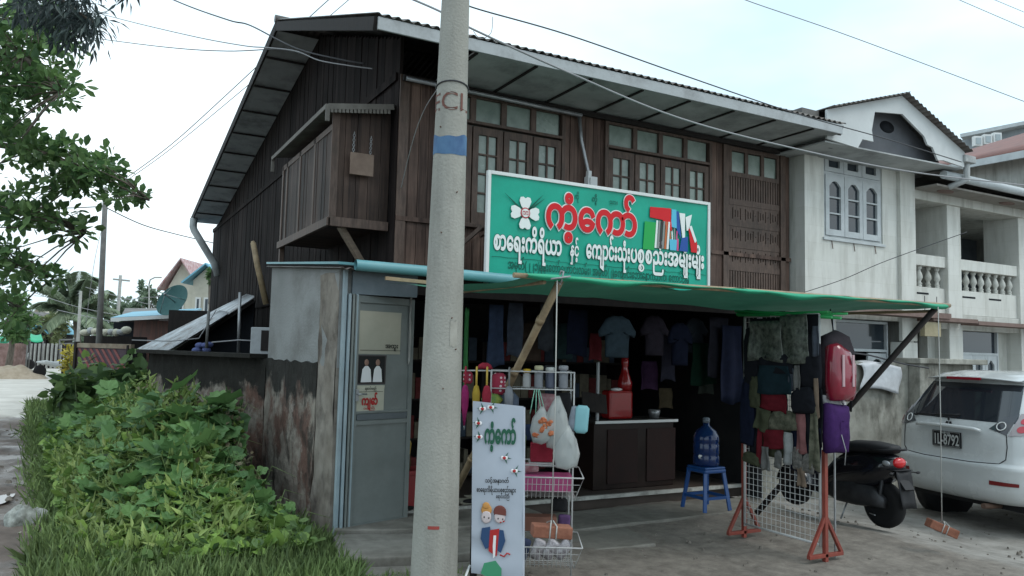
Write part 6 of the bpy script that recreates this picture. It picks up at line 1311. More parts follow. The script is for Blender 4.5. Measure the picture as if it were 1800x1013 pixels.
b = MB(); b.bar(T0-Vector((.3, .2, 0)), T1, .5, .12); b.build('parapet', m_ppl, gh)
for i in range(3):
    c = at(1716+i*17, 250-i*3, D=25.6); b = MB(); MM_ = T(*c) @ RZ(-28); b.box(-.13, .13, -.12, .02, -.15, .17, M=MM_); wo = b.build('window', m_white, gh); b = MB(); b.box(-.08, .08, -.14, -.125, -.10, .11, M=MM_); b.build('pane', flat('sky_glass', (.35, .4, .42), .1), wo)
# ------------------------------------------------------------------ foliage builder
class Leaves:
    def __init__(s, seed=0): s.P = []; s.F = []; s.n = 0; s.r = np.random.RandomState(seed)
    def add(s, shape, faces, pos, dirv, nrm, size, wid=1.0):
        """many copies of one small leaf: base positions, pointing directions, face normals, lengths"""
        pos = np.asarray(pos, float); k = len(pos)
        if not k: return
        d = np.asarray(dirv, float); d /= np.linalg.norm(d, axis=1)[:, None]+1e-9
        n = np.asarray(nrm, float); n = n-d*(n*d).sum(1)[:, None]; n /= np.linalg.norm(n, axis=1)[:, None]+1e-9
        x = np.cross(d, n); size = np.broadcast_to(np.asarray(size, float), (k,))[:, None, None]
        sh = np.asarray(shape, float)
        V = pos[:, None, :]+size*(sh[None, :, 0:1]*x[:, None, :]*wid+sh[None, :, 1:2]*d[:, None, :]+sh[None, :, 2:3]*n[:, None, :])
        s.P.append(V.reshape(-1, 3)); m = len(sh)
        for i in range(k):
            o = s.n+i*m; s.F.extend([tuple(j+o for j in f) for f in faces])
        s.n += k*m
    def build(s, name, mats, parent=None, **kw):
        V = np.concatenate(s.P)
        off = LOC[rootof(parent).name] if parent is not None else Vector((V[:, 0].mean(), V[:, 1].mean(), V[:, 2].min()))
        me = bpy.data.meshes.new(name); me.from_pydata((V-np.array(off)).tolist(), [], s.F); me.materials.append(mats); me.update()
        o = bpy.data.objects.new(name, me); COL.objects.link(o)
        if parent is not None: o.parent = parent
        else: o.location = off; LOC[o.name] = Vector(off)
        return tag(o, kw.get('label'), kw.get('cat'), kw.get('group'), kw.get('kind'))
OVAL = ([(0, 0, 0), (-.20, .30, .03), (-.27, .68, .05), (0, 1, 0), (.27, .68, .05), (.20, .30, .03), (0, .5, -.03)], [(0, 6, 2, 1), (6, 3, 2), (0, 5, 4, 6), (6, 4, 3)])
NARROW = ([(0, 0, 0), (-.09, .35, .02), (0, 1, -.10), (.09, .35, .02)], [(0, 3, 2, 1)])
HEART = ([(0, .08, 0), (-.30, -.10, .03), (-.48, .15, .06), (-.42, .55, .05), (0, 1, -.06), (.42, .55, .05), (.48, .15, .06), (.30, -.10, .03), (0, .5, -.04)], [(0, 8, 3, 2, 1), (8, 4, 3), (0, 7, 6, 5, 8), (8, 5, 4)])
_pk = []
for i in range(15):
    a = radians(-150+i*300/14); rr_ = (.50, .58, .72, .60, .66, .86, .66, .98, .66, .86, .66, .60, .72, .58, .50)[i]; _pk.append((sin(a)*rr_*.62, .38+cos(a)*rr_*.62, .05*abs(sin(a*2.5))+.04*(i % 2)))
PUMP = ([(0, .16, -.02), (0, .45, -.05)]+_pk, [(0, 2+i, 3+i, 1) if i in () else (1, 2+i, 3+i) for i in range(14)]+[(1, 0, 2), (1, 16, 0)])
BLADE = ([(-.012, 0, 0), (.012, 0, 0), (.009, .55, .10), (0, 1, .35), (-.009, .55, .10)], [(0, 1, 2, 3, 4)])
def rdirs(r, k, up=.0, spread=1.0):
    v = r.randn(k, 3)*spread; v[:, 2] += up; return v
def crown(lv, centers, radii, per, size, shape=OVAL, droop=.0, wid=1.0):
    r = lv.r
    for c, R_ in zip(centers, radii):
        c = np.array(c); R_ = np.array(R_ if hasattr(R_, '__len__') else (R_,)*3)
        v = r.randn(per, 3); v /= np.linalg.norm(v, axis=1)[:, None]; v *= (r.rand(per, 1)**.45)
        p = c+v*R_; d = v+r.randn(per, 3)*.45; d[:, 2] -= droop; n = r.randn(per, 3)*.5; n[:, 2] += 1.1
        lv.add(shape[0], shape[1], p, d, n, size*(.7+.6*r.rand(per)), wid)
m_bark = mat('grey_bark', (.10, .085, .07), (.20, .17, .14), rough=.9, scale=8, stretch=(3, 3, .6), bump=.5)
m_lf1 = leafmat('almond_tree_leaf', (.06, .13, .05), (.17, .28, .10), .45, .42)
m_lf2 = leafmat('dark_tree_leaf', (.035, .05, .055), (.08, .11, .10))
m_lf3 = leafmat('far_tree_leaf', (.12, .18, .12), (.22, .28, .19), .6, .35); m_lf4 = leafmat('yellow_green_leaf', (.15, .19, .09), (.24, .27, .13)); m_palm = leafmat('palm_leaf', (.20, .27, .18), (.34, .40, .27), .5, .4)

# big leafy tree reaching in from the left
lt1 = thing('leafy_tree', 'large broad leaved tree reaching in from the left edge of the photo', 'tree', (-3.3, 15.2, G0))
tb_ = Vector((-3.3, 15.2, G0)); r = random.Random(3); rn = np.random.RandomState(5)
limbs = []
b = MB(); b.tube([tb_, (-3.25, 15.1, 1.5), (-3.3, 14.9, 3.4), (-3.1, 14.6, 5.6), (-3.2, 14.3, 8)], [.26, .21, .18, .14, .07], 14)
for (z0, path, r0) in [(3.4, [(-60, 90, 13), (40, 100, 12.6), (110, 160, 12.2)], .10), (2.6, [(-60, 245, 13.4), (60, 265, 13), (150, 300, 12.8), (262, 352, 12.6)], .09), (2.0, [(-60, 350, 13.6), (60, 378, 13.4), (150, 410, 13)], .07), (1.5, [(-60, 450, 13.8), (30, 465, 13.6), (95, 488, 13.4)], .07), (1.2, [(-60, 540, 13.8), (40, 545, 13.6)], .06), (4.5, [(-40, 20, 12.8), (60, 30, 12.2)], .08)]:
    pts = [Vector((-3.27, 14.95, z0+.3))]+[at(x, y, D=d) for x, y, d in path]; n = len(pts)
    b.tube(pts, [r0*(1-.85*i/(n-1)) for i in range(n)], 8); limbs.append(pts)
cents, rads = [], []
for (px, py, rx, ry, n) in [(25, 85, 105, 62, 62), (80, 150, 55, 35, 26), (20, 165, 60, 34, 26), (95, 55, 50, 30, 16), (20, 235, 55, 24, 22), (75, 268, 70, 26, 34), (150, 302, 55, 24, 24), (225, 345, 42, 11, 12), (120, 322, 60, 20, 18), (182, 285, 16, 18, 7),
                            (15, 352, 55, 18, 18), (75, 385, 60, 18, 20), (132, 405, 26, 8, 6), (8, 445, 42, 28, 16), (45, 478, 45, 14, 12), (88, 487, 16, 7, 4), (5, 530, 36, 40, 15), (-40, 300, 60, 280, 40), (-50, 60, 60, 60, 18), (40, 20, 60, 26, 14)]:
    for _ in range(n):
        a = r.random()*2*pi; q = r.random()**.6; x, y = px+rx*q*cos(a), py+ry*q*sin(a); c = at(x, y, D=13+r.uniform(-1.3, 1.0)); cents.append(c); rads.append((.20, .20, .14))
        L_ = min(limbs, key=lambda l: min((p-c).length for p in l)); p = min(L_, key=lambda p: (p-c).length)
        if (p-c).length < 2.2 and r.random() < .6: b.tube([p, p.lerp(c, .5)+Vector((0, 0, .05)), c], [.018, .012, .006], 5)
b.build('trunk', m_bark, lt1)
lv = Leaves(1); crown(lv, cents, rads, 11, .17); lv.build('crown', m_lf1, lt1)
lt2 = thing('drooping_tree', 'dark tree with narrow drooping leaves at the top left corner', 'tree', (-2.2, 11, G0))
b = MB(); b.tube([(-2.2, 11, G0), (-2.1, 10.9, 3), (-1.9, 10.6, 5.6), at(60, -40, D=10.5), at(120, 10, D=10.2), at(165, 40, D=10)], [.16, .13, .1, .07, .03, .012], 10); b.build('trunk', m_bark, lt2)
cents = []; 
for (px, py, rx, ry, n) in [(95, 12, 70, 26, 34), (155, 45, 32, 20, 16), (120, 40, 30, 24, 14), (150, -30, 100, 40, 20)]:
    for _ in range(n): a = r.random()*2*pi; q = r.random()**.5; cents.append(at(px+rx*q*cos(a), py+ry*q*sin(a), D=10.2+r.uniform(-.5, .5)))
lv = Leaves(2); crown(lv, cents, [.22]*len(cents), 15, .17, NARROW, .8, 1.2); lv.build('crown', m_lf2, lt2)

# trees, palm and poles down the road
def fartree(name, label, px, py, D, rx, ry, m_, n=34, size=.28, seed=0, group='trees down the road', per=34):
    c = at(px, py, D=D); rr = random.Random(seed+11); t = thing(name, label, 'tree', (c.x, c.y, G0), group)
    k = D/F; b = MB(); b.tube([(c.x, c.y, G0), (c.x+.1, c.y, c.z*.5), (c.x, c.y, c.z)], [.16, .12, .05], 8)
    cs, rs = [], []
    for _ in range(n):
        a = rr.random()*2*pi; q = rr.random()**.55; dy = rr.uniform(-1, 1)*rx*k*.6
        p = at(px+rx*q*cos(a), py+ry*q*sin(a), D=D+dy); cs.append(p); rs.append(tuple(np.array((.9, .9, .6))*rx*k*.22*rr.uniform(.7, 1.3)))
        if rr.random() < .4: b.tube([(c.x, c.y, c.z*.75), tuple(p)], [.05, .015], 5)
    b.build('trunk', m_bark, t); lv = Leaves(seed); crown(lv, cs, rs, per, size); lv.build('crown', m_, t)
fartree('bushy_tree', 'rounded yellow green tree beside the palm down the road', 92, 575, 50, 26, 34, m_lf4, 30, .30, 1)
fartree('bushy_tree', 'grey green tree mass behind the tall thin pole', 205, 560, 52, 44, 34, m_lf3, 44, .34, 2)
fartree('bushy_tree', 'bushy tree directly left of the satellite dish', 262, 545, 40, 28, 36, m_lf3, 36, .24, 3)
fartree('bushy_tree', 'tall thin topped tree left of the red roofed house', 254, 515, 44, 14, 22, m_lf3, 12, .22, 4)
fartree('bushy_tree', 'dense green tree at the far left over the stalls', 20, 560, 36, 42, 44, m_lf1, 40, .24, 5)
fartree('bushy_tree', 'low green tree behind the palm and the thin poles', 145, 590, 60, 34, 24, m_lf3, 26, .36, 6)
fartree('bushy_tree', 'dark green branch clump just left of the house back corner', 371, 485, 28, 6, 16, m_lf1, 6, .16, 7)
pm = at(137, 600, D=34); pt2 = thing('palm_tree', 'coconut palm with arching fronds down the road', 'tree', (pm.x, pm.y, G0))
pc = at(132, 548, D=34); b = MB(); b.tube([(pm.x, pm.y, G0), ((pm.x+pc.x)/2+.1, pm.y, (pc.z)/2), tuple(pc)], [.16, .13, .11], 10); b.build('trunk', m_bark, pt2)
for k, (dx, dy) in enumerate([(8, -72), (32, -62), (58, -38), (72, -4), (-22, -60), (-52, -48), (-66, -16), (-48, 20), (48, 24), (68, 30), (-12, -70), (20, -58), (-36, -30)]):
    e = at(132+dx, 548+dy, D=34+r.uniform(-1.5, 1.5)); mid = pc.lerp(e, .5)+Vector((0, 0, .35)); pts = [pc*(1-t)**2+mid*2*t*(1-t)+e*t*t for t in [i/10 for i in range(11)]]
    b = MB(); b.tube(pts, [.035*(1-.8*i/10) for i in range(11)], 5); fr = b.build('frond', m_palm, pt2)
    lv = Leaves(k+40); ps, ds_ = [], []
    for i in range(110):
        t = .10+.90*i/110; j = min(9, int(t*10)); q_ = pts[j].lerp(pts[j+1], t*10-j); tv = (pts[j+1]-pts[j]).normalized(); sd_ = tv.cross(UP).normalized()
        for s in (-1, 1): ps.append(q_); ds_.append(sd_*s+tv*.5+Vector((0, 0, -.55-r.random()*.4)))
    lv.add(NARROW[0], NARROW[1], ps, ds_, [(0, 0, 1)]*len(ps), .62, 1.7); lv.build('leaflets', m_palm, fr)
def spole(name, label, x0, y0, x1, y1, D, w0, w1, m_, arms=None, Db=None):
    p, q_ = at(x0, y0, D=D), at(x1, y1, D=Db or D); q_ = p+(q_-p)*((p.z-G0)/(p.z-q_.z))
    t = thing(name, label, 'pole', tuple(q_)); b = MB(); b.tube([q_, p], [w0, w1], 10); b.build('pole_shaft', m_, t)
    for a in arms or []: b = MB(); b.bar(at(*a[0], D=D), at(*a[1], D=D), .07, .08); b.build('cross_arm', m_, t)
m_pl = mat('pale_pole', (.28, .28, .26), (.38, .38, .36), scale=6); m_pd = mat('dark_pole', (.13, .13, .13), (.2, .2, .19), scale=6)
spole('utility_pole', 'tall thin grey pole rising from the weeds left of the house', 186, 330, 174, 600, 18, .075, .055, m_pd)
spole('utility_pole', 'pale pole with a single cross arm down the road', 212, 484, 207, 556, 38, .09, .07, m_pl, [((199, 491), (228, 494))])
spole('utility_pole', 'short pale pole just right of the palm', 142, 512, 137, 600, 30, .07, .05, m_pl)
spole('utility_pole', 'thin faint pole behind the palm fronds', 164, 520, 162, 600, 42, .07, .05, m_pl)
spole('street_lamp', 'curved street lamp beside the red roofed house', 262, 500, 262, 556, 36, .04, .03, m_pl)
b = MB(); q0 = at(262, 500, D=36); b.tube([q0, at(264, 492, D=36), at(272, 488, D=36), at(284, 488, D=36)], .03, 6); o = b.build('lamp_arm', m_pl, bpy.data.objects['street_lamp'])

# far stalls, low walls and small houses at the left
def quad3(b, ps, m=0): b.add([tuple(p) for p in ps], [tuple(range(len(ps)))], m)
m_greent = mat('bright_green_sheet', (.02, .32, .16), (.04, .42, .22), rough=.6, scale=4); m_cream = mat('cream_house_wall', (.50, .47, .38), (.60, .57, .48), scale=3, dirt=.3, dirtc=(.3, .28, .24)); m_rroof = mat('red_and_white_roof', (.30, .12, .11), (.55, .45, .45), scale=5, stretch=(4, 1, 1), rough=.7); m_broof = mat('blue_roof_sheet', (.12, .34, .46), (.20, .46, .58), scale=3, rough=.5)
def boxpx(b, x0, x1, ytop, D, dep=2.5, ybot=None, m=0):
    """an upright block whose front spans the given picture columns at depth D, standing on the ground"""
    a, c = at(x0, ytop, D=D), at(x1, ytop, D=D); zt = a.z; zb = G0 if ybot is None else at(x0, ybot, D=D).z; u = Vector((c.x-a.x, c.y-a.y, 0)); w = u.length; u.normalize(); v = Vector((-u.y, u.x, 0))
    M_ = Matrix((u, v, UP)).transposed().to_4x4(); M_.translation = Vector((a.x, a.y, 0)); b.box(0, w, 0, dep, zb, zt, m, M_); return M_, w, zt
def smallhouse(name, label, x0, x1, ye, D, ridge, mw, mr, wins, dep=4, cat='house'):
    t = thing(name, label, cat, tuple(at(x0, ye, D=D).xy)+(G0,)); b = MB(); M_, w, zt = boxpx(b, x0, x1, ye, D, dep); 
    b.add([tuple(M_ @ Vector(p)) for p in ((0, 0, zt), (w, 0, zt), (w/2, 0, zt+ridge-.05))], [(0, 1, 2)]); b.build('wall', mw, t)
    b = MB(); b.add([tuple(M_ @ Vector(p)) for p in ((-.3, -.35, zt-.12), (w/2, -.35, zt+ridge), (w/2, dep, zt+ridge), (-.3, dep, zt-.12), (w+.3, -.35, zt-.12), (w+.3, dep, zt-.12))], [(0, 1, 2, 3), (1, 4, 5, 2)]); b.build('roof', mr, t, solid=.06)
    for (u0, u1, z0, z1) in wins:
        b = MB(); b.box(u0*w, u1*w, -.05, -.01, z0, z1, M=M_); wn = b.build('window', m_white, t); b = MB(); b.box(u0*w+.06, u1*w-.06, -.06, -.052, z0+.06, z1-.06, M=M_); b.build('pane', m_hgl, wn)
smallhouse('red_roofed_house', 'cream house with a faded red and white roof behind the satellite dish', 296, 345, 505, 32, 1.15, m_cream, m_rroof, [(.3, .6, 2.5, 3.2)], 3)
smallhouse('blue_roofed_house', 'cream house with a blue roof just left of the dark house corner', 340, 392, 493, 29, .6, m_cream, m_broof, [(.12, .3, 2.2, 3.3), (.4, .6, 2.2, 3.3)], 3)
t = thing('tin_shed', 'low rusty tin shed with a pale blue edged roof under the dish', 'shed', tuple(at(235, 600, D=20).xy)+(G0,))
b = MB(); M_, w, zt = boxpx(b, 236, 296, 563, 20, 2.5); b.build('shed_wall', mat('rusty_red_tin', (.14, .10, .09), (.30, .14, .11), scale=7, stretch=(3, 3, .3), rough=.7), t)
b = MB(); a, c = at(195, 560, D=19.4), at(332, 553, D=19.4); b.add([tuple(a), tuple(c), (c.x+.6, c.y+2.5, c.z+.25), (a.x+.6, a.y+2.5, a.z+.25)], [(0, 1, 2, 3)]); b.build('shed_roof', m_broof, t, solid=.05)
b = MB(); b.bar(a+Vector((0, -.03, -.03)), c+Vector((0, -.03, -.03)), .03, .09); b.build('roof_edge', m_white, t)
b = MB(); boxpx(b, 297, 380, 545, 17.5, 2); b.build('lean_to_shade_block', m_dark, t)  # dark block added so the gap under the lean-to looks shaded
b = MB(); boxpx(b, 200, 236, 566, 20.2, 2); b.build('dark_side', m_void, t)
t = thing('tin_roof', 'grey corrugated roof behind the tin shed', 'roof', tuple(at(240, 560, D=25).xy)+(G0,))
b = MB(); quad3(b, [at(213, 557, D=24), at(282, 555, D=24), at(276, 543, D=27), at(220, 543, D=27)]); b.build('roof_sheet', m_tin, t, solid=.04); b = MB(); boxpx(b, 216, 280, 557, 24.3, 2.5); b.build('roof_wall', m_dark, t)
# satellite dish
dc = at(303, 528, D=19); dsh = thing('satellite_dish', 'large dark green satellite dish standing above the tin shed', 'dish', (dc.x, dc.y, 2.2))
DMx = T(*dc) @ (Vector((-.62, -.55, .42))).to_track_quat('Z', 'Y').to_matrix().to_4x4() @ Matrix.Diagonal((1, 1, 1, 1))
b = MB(); b.lathe([(0, -.10), (.12, -.095), (.25, -.065), (.36, -.02), (.42, .01), (.43, .015), (.42, .0), (.25, -.08), (0, -.115)], 30, M=DMx); b.build('dish_bowl', mat('dark_teal_mesh', (.03, .10, .10), (.05, .14, .135), rough=.6, scale=9), dsh)
b = MB(); b.tube([tuple(DMx @ Vector(p)) for p in ((0, .0, -.1), (0, 0, .28))], .012, 6)
for k in range(3): b.tube([tuple(DMx @ Vector((.41*cos(k*2.1), .41*sin(k*2.1), .0))), tuple(DMx @ Vector((0, 0, .28)))], .007, 5)
b.ball(tuple(DMx @ Vector((0, 0, .28))), .035, 8); b.build('feed_arm', m_steel, dsh)
b = MB(); b.tube([tuple(DMx @ Vector((0, 0, -.11))), (dc.x+.12, dc.y+.12, dc.z-.12), (dc.x+.12, dc.y+.12, 2.1)], .03, 8); b.build('mast', m_iron, dsh)
# striped gate panel
t = thing('striped_gate', 'old gate panel with dull red diagonal stripes and a rusty top', 'gate', (-.05, 19.4, G0))
ga, gb = at(137, 603, D=17.5), at(226, 603, D=17); gu = Vector((gb.x-ga.x, gb.y-ga.y, 0)); gw = gu.length; gu.normalize(); GMx = Matrix((gu, UP, gu.cross(UP))).transposed().to_4x4(); GMx.translation = Vector((ga.x, ga.y, 0)); gt = ga.z
m_gp = mat('dark_purple_panel', (.07, .045, .055), (.12, .085, .10), scale=5, rough=.7); m_gr = mat('dull_red_stripe', (.24, .07, .07), (.32, .12, .11), scale=6, rough=.7)
b = MB(); b.box(0, gw, .78, gt-.10, -.03, 0, M=GMx); b.build('gate_sheet', m_gp, t)
for k in range(7):
    b = MB(); x = .02+k*.17; b.prism([(x, gt-.12), (x+.07, gt-.12), (min(gw, x+.42), max(.8, gt-.55)), (min(gw, x+.35), max(.8, gt-.55))], .008, 0, GMx @ T(0, 0, .002+.0004*k)); b.build('stripe', m_gr, t)
b = MB()
for k in range(7): b.box(0, gw*.8, .05+k*.105, .11+k*.105, -.02, .01, M=GMx)
b.build('lower_slats', m_gp, t)
b = MB(); b.box(-.06, .0, G0, gt+.03, -.05, .05, M=GMx); b.box(gw, gw+.05, G0, gt-.02, -.05, .05, M=GMx); b.build('gate_post', m_dark, t)
b = MB(); b.box(-.02, gw+.1, gt-.10, gt+.0, -.07, .03, M=GMx); b.build('rusty_top', mat('rust_and_cream_board', (.22, .14, .10), (.36, .32, .24), scale=6, stretch=(1, 1, 1), dirt=.5), t)
b = MB(); r = random.Random(6)
for k in range(9): c = at(150+k*9, 583+r.uniform(-3, 3), D=18.5); b.ball(tuple(c), (r.uniform(.08, .13), .1, r.uniform(.06, .1)), 8, k % 2)
b.build('stacked_sacks', [m_pa, m_board], label='pale bundles and sacks piled above the striped gate', cat='sacks', kind=None)
b = MB(); boxpx(b, 148, 232, 590, 18.7, .8); b.build('dark_hedge_wall', m_dark, label='dark low wall carrying the pale bundles behind the striped gate', cat='wall')
# stalls
for (x0, x1, y0, y1, D, lab) in [(-10, 16, 585, 601, 38, 'bright green awning at the extreme left edge'), (28, 50, 572, 590, 44, 'upper bright green tarpaulin of the far stall'), (50, 72, 584, 600, 42, 'lower bright green tarpaulin hanging beside the far stall')]:
    t = thing('stall_awning', lab, 'awning', tuple(at(x0, y1, D=D).xy)+(G0,), 'green awnings down the road'); b = MB(); A_, B2 = at(x0, y0, D=D), at(x1, y0+4, D=D); C2, D2 = at(x1+4, y1, D=D-2), at(x0-1, y1-3, D=D-2)
    b.sheet(lambda u, v: tuple((A_.lerp(B2, u)).lerp(D2.lerp(C2, u), v)+Vector((0, 0, -.10*sin(pi*u)))), 8, 4); b.build('awning_sheet', m_greent, t, solid=.02)
    for p in (C2, D2): b = MB(); b.tube([(p.x, p.y, G0), tuple(p)], .035, 6); b.build('awning_post', m_pd, t)
b = MB(); boxpx(b, -10, 15, 603, 40, 1.5); b.build('red_stall', mat('dull_red_boards', (.12, .06, .05), (.30, .20, .18), scale=4), label='dull red stall under the green awning at the left edge', cat='stall')
for k, (x0, x1, y, D, m_, lab) in enumerate([(24, 62, 560, 52, m_tin, 'grey roofed shack behind the green tarpaulins'), (62, 82, 583, 50, m_broof, 'small blue roofed shack right of the tarpaulins'), (66, 80, 548, 75, m_cream, 'distant pale building between the trees')]):
    smallhouse('shack', lab, x0, x1, y, D, .5, m_cream if k == 2 else m_dark, m_, [], 3, 'shack')
fw = thing('far_fence', 'line of pale fence posts along the far side of the road', 'fence', tuple(at(80, 620, D=44).xy)+(G0,))
b = MB(); boxpx(b, 50, 112, 605, 46, .2); b.build('fence_panel', m_dark, fw)
for k in range(8): b = MB(); boxpx(b, 53+k*7.4, 55.4+k*7.4, 604, 45.5, .12); b.build('fence_post', m_pl, fw)
def farbike(px, py, D, lab, m_):
    p = at(px, py, D=D); s_ = 1.0; g = G0; t = thing('motorbike', lab, 'motorbike', (p.x, p.y, g), 'motorbikes down the road'); M_ = T(p.x, p.y, g) @ RZ(r.uniform(10, 60))
    for x in (-.6, .6): b = MB(); b.lathe([(.22, -.04), (.29, 0), (.22, .04)], 16, M=M_ @ T(x, 0, .29) @ RX(90)); b.build('wheel', m_black, t)
    b = MB(); loft(b, [(-.75, .70, .03, .05), (-.4, .68, .1, .1), (0, .6, .12, .1), (.3, .62, .15, .1), (.55, .85, .1, .05)], 10, M=M_); b.build('bike_body', m_, t)
    b = MB(); b.tube([(.6, 0, .29), (.45, 0, .95), (.40, .3, 1.02)], .02, 5, M=M_); b.tube([(.45, 0, .95), (.40, -.3, 1.02)], .02, 5, M=M_); b.build('handlebar', m_steel, t)
farbike(96, 632, 34, 'dark and white motorbike beside the yellow leaved bush', m_cw); farbike(30, 622, 42, 'pale motorbike below the green tarpaulin', m_board)
b = MB(); rr = random.Random(3)
c0 = at(20, 628, D=33)
b.sheet(lambda u, v: (c0.x-1.4+2.8*u, c0.y-.8+1.6*v, G0-.02+.55*sin(pi*u)**.8*sin(pi*v)*(1+.25*sin(u*17)*sin(v*11))), 22, 12); b.build('dirt_mound', mat('pale_soil', (.26, .21, .15), (.38, .32, .25), scale=5, bump=.6), label='low mound of pale soil at the roadside', cat='mound')
fr2 = at(104, 600, D=30); t = thing('pale_trellis', 'pale trellis frame above the yellow leaved bush', 'frame', (fr2.x, fr2.y, G0))
for (xa, ya, xb, yb) in [(105, 598, 133, 597), (105, 605, 133, 604), (105, 598, 105, 640), (133, 597, 133, 640)]: b = MB(); b.tube([at(xa, ya, D=30), at(xb, yb, D=30)], .03, 5); b.build('trellis_rail', m_pd, t)
m_yl = leafmat('yellow_croton_leaf', (.30, .26, .03), (.50, .42, .06)); m_gl = leafmat('bank_leaf', (.10, .16, .05), (.18, .26, .08))
yb_ = thing('yellow_bush', 'yellow leaved bush at the roadside left of the striped gate', 'bush', tuple(at(124, 650, D=26).xy)+(G0,))
cs = [at(122+rr.uniform(-9, 8), 632+rr.uniform(-20, 16), D=26+rr.uniform(-.3, .3)) for _ in range(22)]; lv = Leaves(9); crown(lv, cs, [.14]*22, 12, .16); lv.build('crown', m_yl, yb_)
b = MB(); p_ = LOC['yellow_bush']; [b.tube([(p_.x, p_.y, G0), tuple(c)], [.02, .008], 5) for c in cs[::3]]; b.build('stem', m_bark, yb_)

# ------------------------------------------------------------------ boundary wall beyond the shop, lean-to and bits on it
b = MB(); wavy_wall(b, [(1.905, 9.52), (1.5, 10.75), (.86, 12.66)], G0-.1, lambda p: 1.445, -.15, seed=12)
lw = b.build('stained_wall', m_mould, label='low mould stained wall running back from the shop behind the weeds', cat='wall')
b = MB(); b.bar((1.83, 9.55, 1.47), (.80, 12.7, 1.47), .24, .05); o = b.build('wall_cap', m_mould, lw)
b = MB(); b.bar((1.835, 7.30, 1.465), (1.835, 9.5, 1.465), .0001, .0001) if False else None
ln = thing('lean_to_roof', 'sloping bright corrugated sheets of the lean-to beside the dark house wall', 'roof', (1.5, 13, 1.4))
def sheet4(b, hn, ln_, lf, hf, k=9):
    def fn(u, v): p = (hn.lerp(ln_, v)).lerp(hf.lerp(lf, v), u); return (p.x, p.y, p.z+.030*sin(u*k*2*pi))
    b.sheet(fn, k*6, 4)
b = MB(); sheet4(b, at(447, 523, D=12.6), at(300, 619, D=12.4), at(236, 616, D=15.2), at(433, 519, D=15.2)); b.build('roof_sheet', m_tinb, ln, solid=.004)
b = MB(); sheet4(b, at(402, 551, D=12.2), at(292, 619, D=12.0), at(262, 617, D=13.4), at(385, 548, D=13.4), 8); b.build('lower_sheet', m_tinb, ln, solid=.004)
for (a, c) in (((447, 527, 12.7), (300, 622, 12.5)),): b = MB(); b.bar(at(a[0], a[1]+2, D=a[2]), at(c[0], c[1]+2, D=c[2]), .05, .05); b.build('rafter', m_dark, ln)
b = MB(); A_ = at(448, 530, D=13.0); B2 = at(306, 622, D=12.9); b.add([tuple(A_), tuple(B2), (B2.x, B2.y, G0), (A_.x, A_.y, G0)], [(0, 1, 2, 3)]); b.build('lean_to_shade_sheet', m_void, ln, solid=.05)  # near-black sheet added to stand for the shade under the roof sheets
for (x0, y0, x1, y1, D, lab) in [(422, 514, 419, 622, 10.9, 'thin upright grey post standing on the stained wall'), (367, 547, 363, 612, 11.6, 'short dark post standing on the stained wall by the blue bundle')]:
    b = MB(); b.tube([at(x0, y0, D=D), at(x1, y1, D=D)], .022, 8); b.build('wall_post', m_pd if x0 < 400 else m_steel, label=lab, cat='post')
b = MB(); b.tube([at(445, 427, D=10.1), at(452, 465, D=10.1), at(468, 535, D=10.1)], [.035, .038, .04], 10); b.tube([at(444, 424, D=10.1), at(446, 432, D=10.1)], [.02, .036], 8); b.build('leaning_bamboo', m_bamboo, label='weathered bamboo leaning on the dark side wall behind the shop', cat='pole')
ac = at(457, 598, D=10.4); t = thing('air_conditioner', 'grey outdoor air conditioning unit behind the shop side wall', 'air conditioner', (ac.x, ac.y, 1.35))
MA = T(ac.x, ac.y, ac.z) @ RZ(-24); b = MB(); b.box(-.12, .42, -.02, .25, -.19, .17, M=MA); b.build('unit_case', m_board, t, bev=.012)
b = MB(); b.box(.02, .34, -.035, -.022, -.14, .13, M=MA); b.build('fan_grille', m_dark, t); b = MB(); b.box(-.12, .5, -.06, .3, -.24, -.195, M=MA); b.build('unit_bracket', m_iron, t)
bb = at(356, 612, D=11.7); b = MB()
for k in range(6): b.ball((bb.x+rr.uniform(-.09, .09), bb.y+rr.uniform(-.05, .05), bb.z+rr.uniform(-.04, .05)), (.07, .06, .045), 8)
b.build('cloth_bundle', cloth('blue_grey_rag', (.10, .12, .25)), label='small bundle of blue cloth on top of the stained wall', cat='bundle')
b = MB(); 
for (pts, D, lab_) in [([(372, 602), (420, 598), (460, 600)], 10.8, 'loose pale cable between the two posts on the stained wall'), ([(232, 598), (300, 600), (350, 595), (380, 545)], 12, 'loose pale cable lying over the corrugated lean-to sheets')]: b = MB(); b.tube([at(x, y, D=D) for x, y in pts], .009, 5); b.build('loose_cable', m_wirel, label=lab_, cat='cable')

# ------------------------------------------------------------------ weeds, pumpkin vine and grass on the bank
def xl(y): return -.08-.062*(y-8)
def xr(y): return 1.66-.16*sst(6.6, 7.6, y)+.12*sst(8.4, 9.4, y) if y < 9.4 else max(.70, 1.62-.30*(y-9.4))
def env(x, y):
    a = sst(0, .9, (x-xl(y))); c = sst(5.8, 9.1, y-.15*(1.9-x)); e = (1.0 if y < 11.5 else max(.5, 1-(y-11.5)/9))*(1-.25*sst(.7, 1.6, x)*(1-sst(7.4, 9.5, y)))
    return .05+(.16+.68*a)*(.10+.90*c)*e*(1+.13*sin(x*5+y*2.3)+.10*sin(x*9-y*4.1))
b = MB(); b.sheet(lambda u, v: (xl(6.2+13*v)+(xr(6.2+13*v)-xl(6.2+13*v))*u, 6.2+13*v, max(G0-.03, env(xl(6.2+13*v)+(xr(6.2+13*v)-xl(6.2+13*v))*u, 6.2+13*v)*.74*min(1, 4*u)*min(1, (v*13)/.8)-.06)), 22, 90)
b.build('undergrowth', mat('tangled_stems', (.018, .030, .012), (.05, .06, .03), rough=.95, scale=26, bump=1.0), kind='stuff')
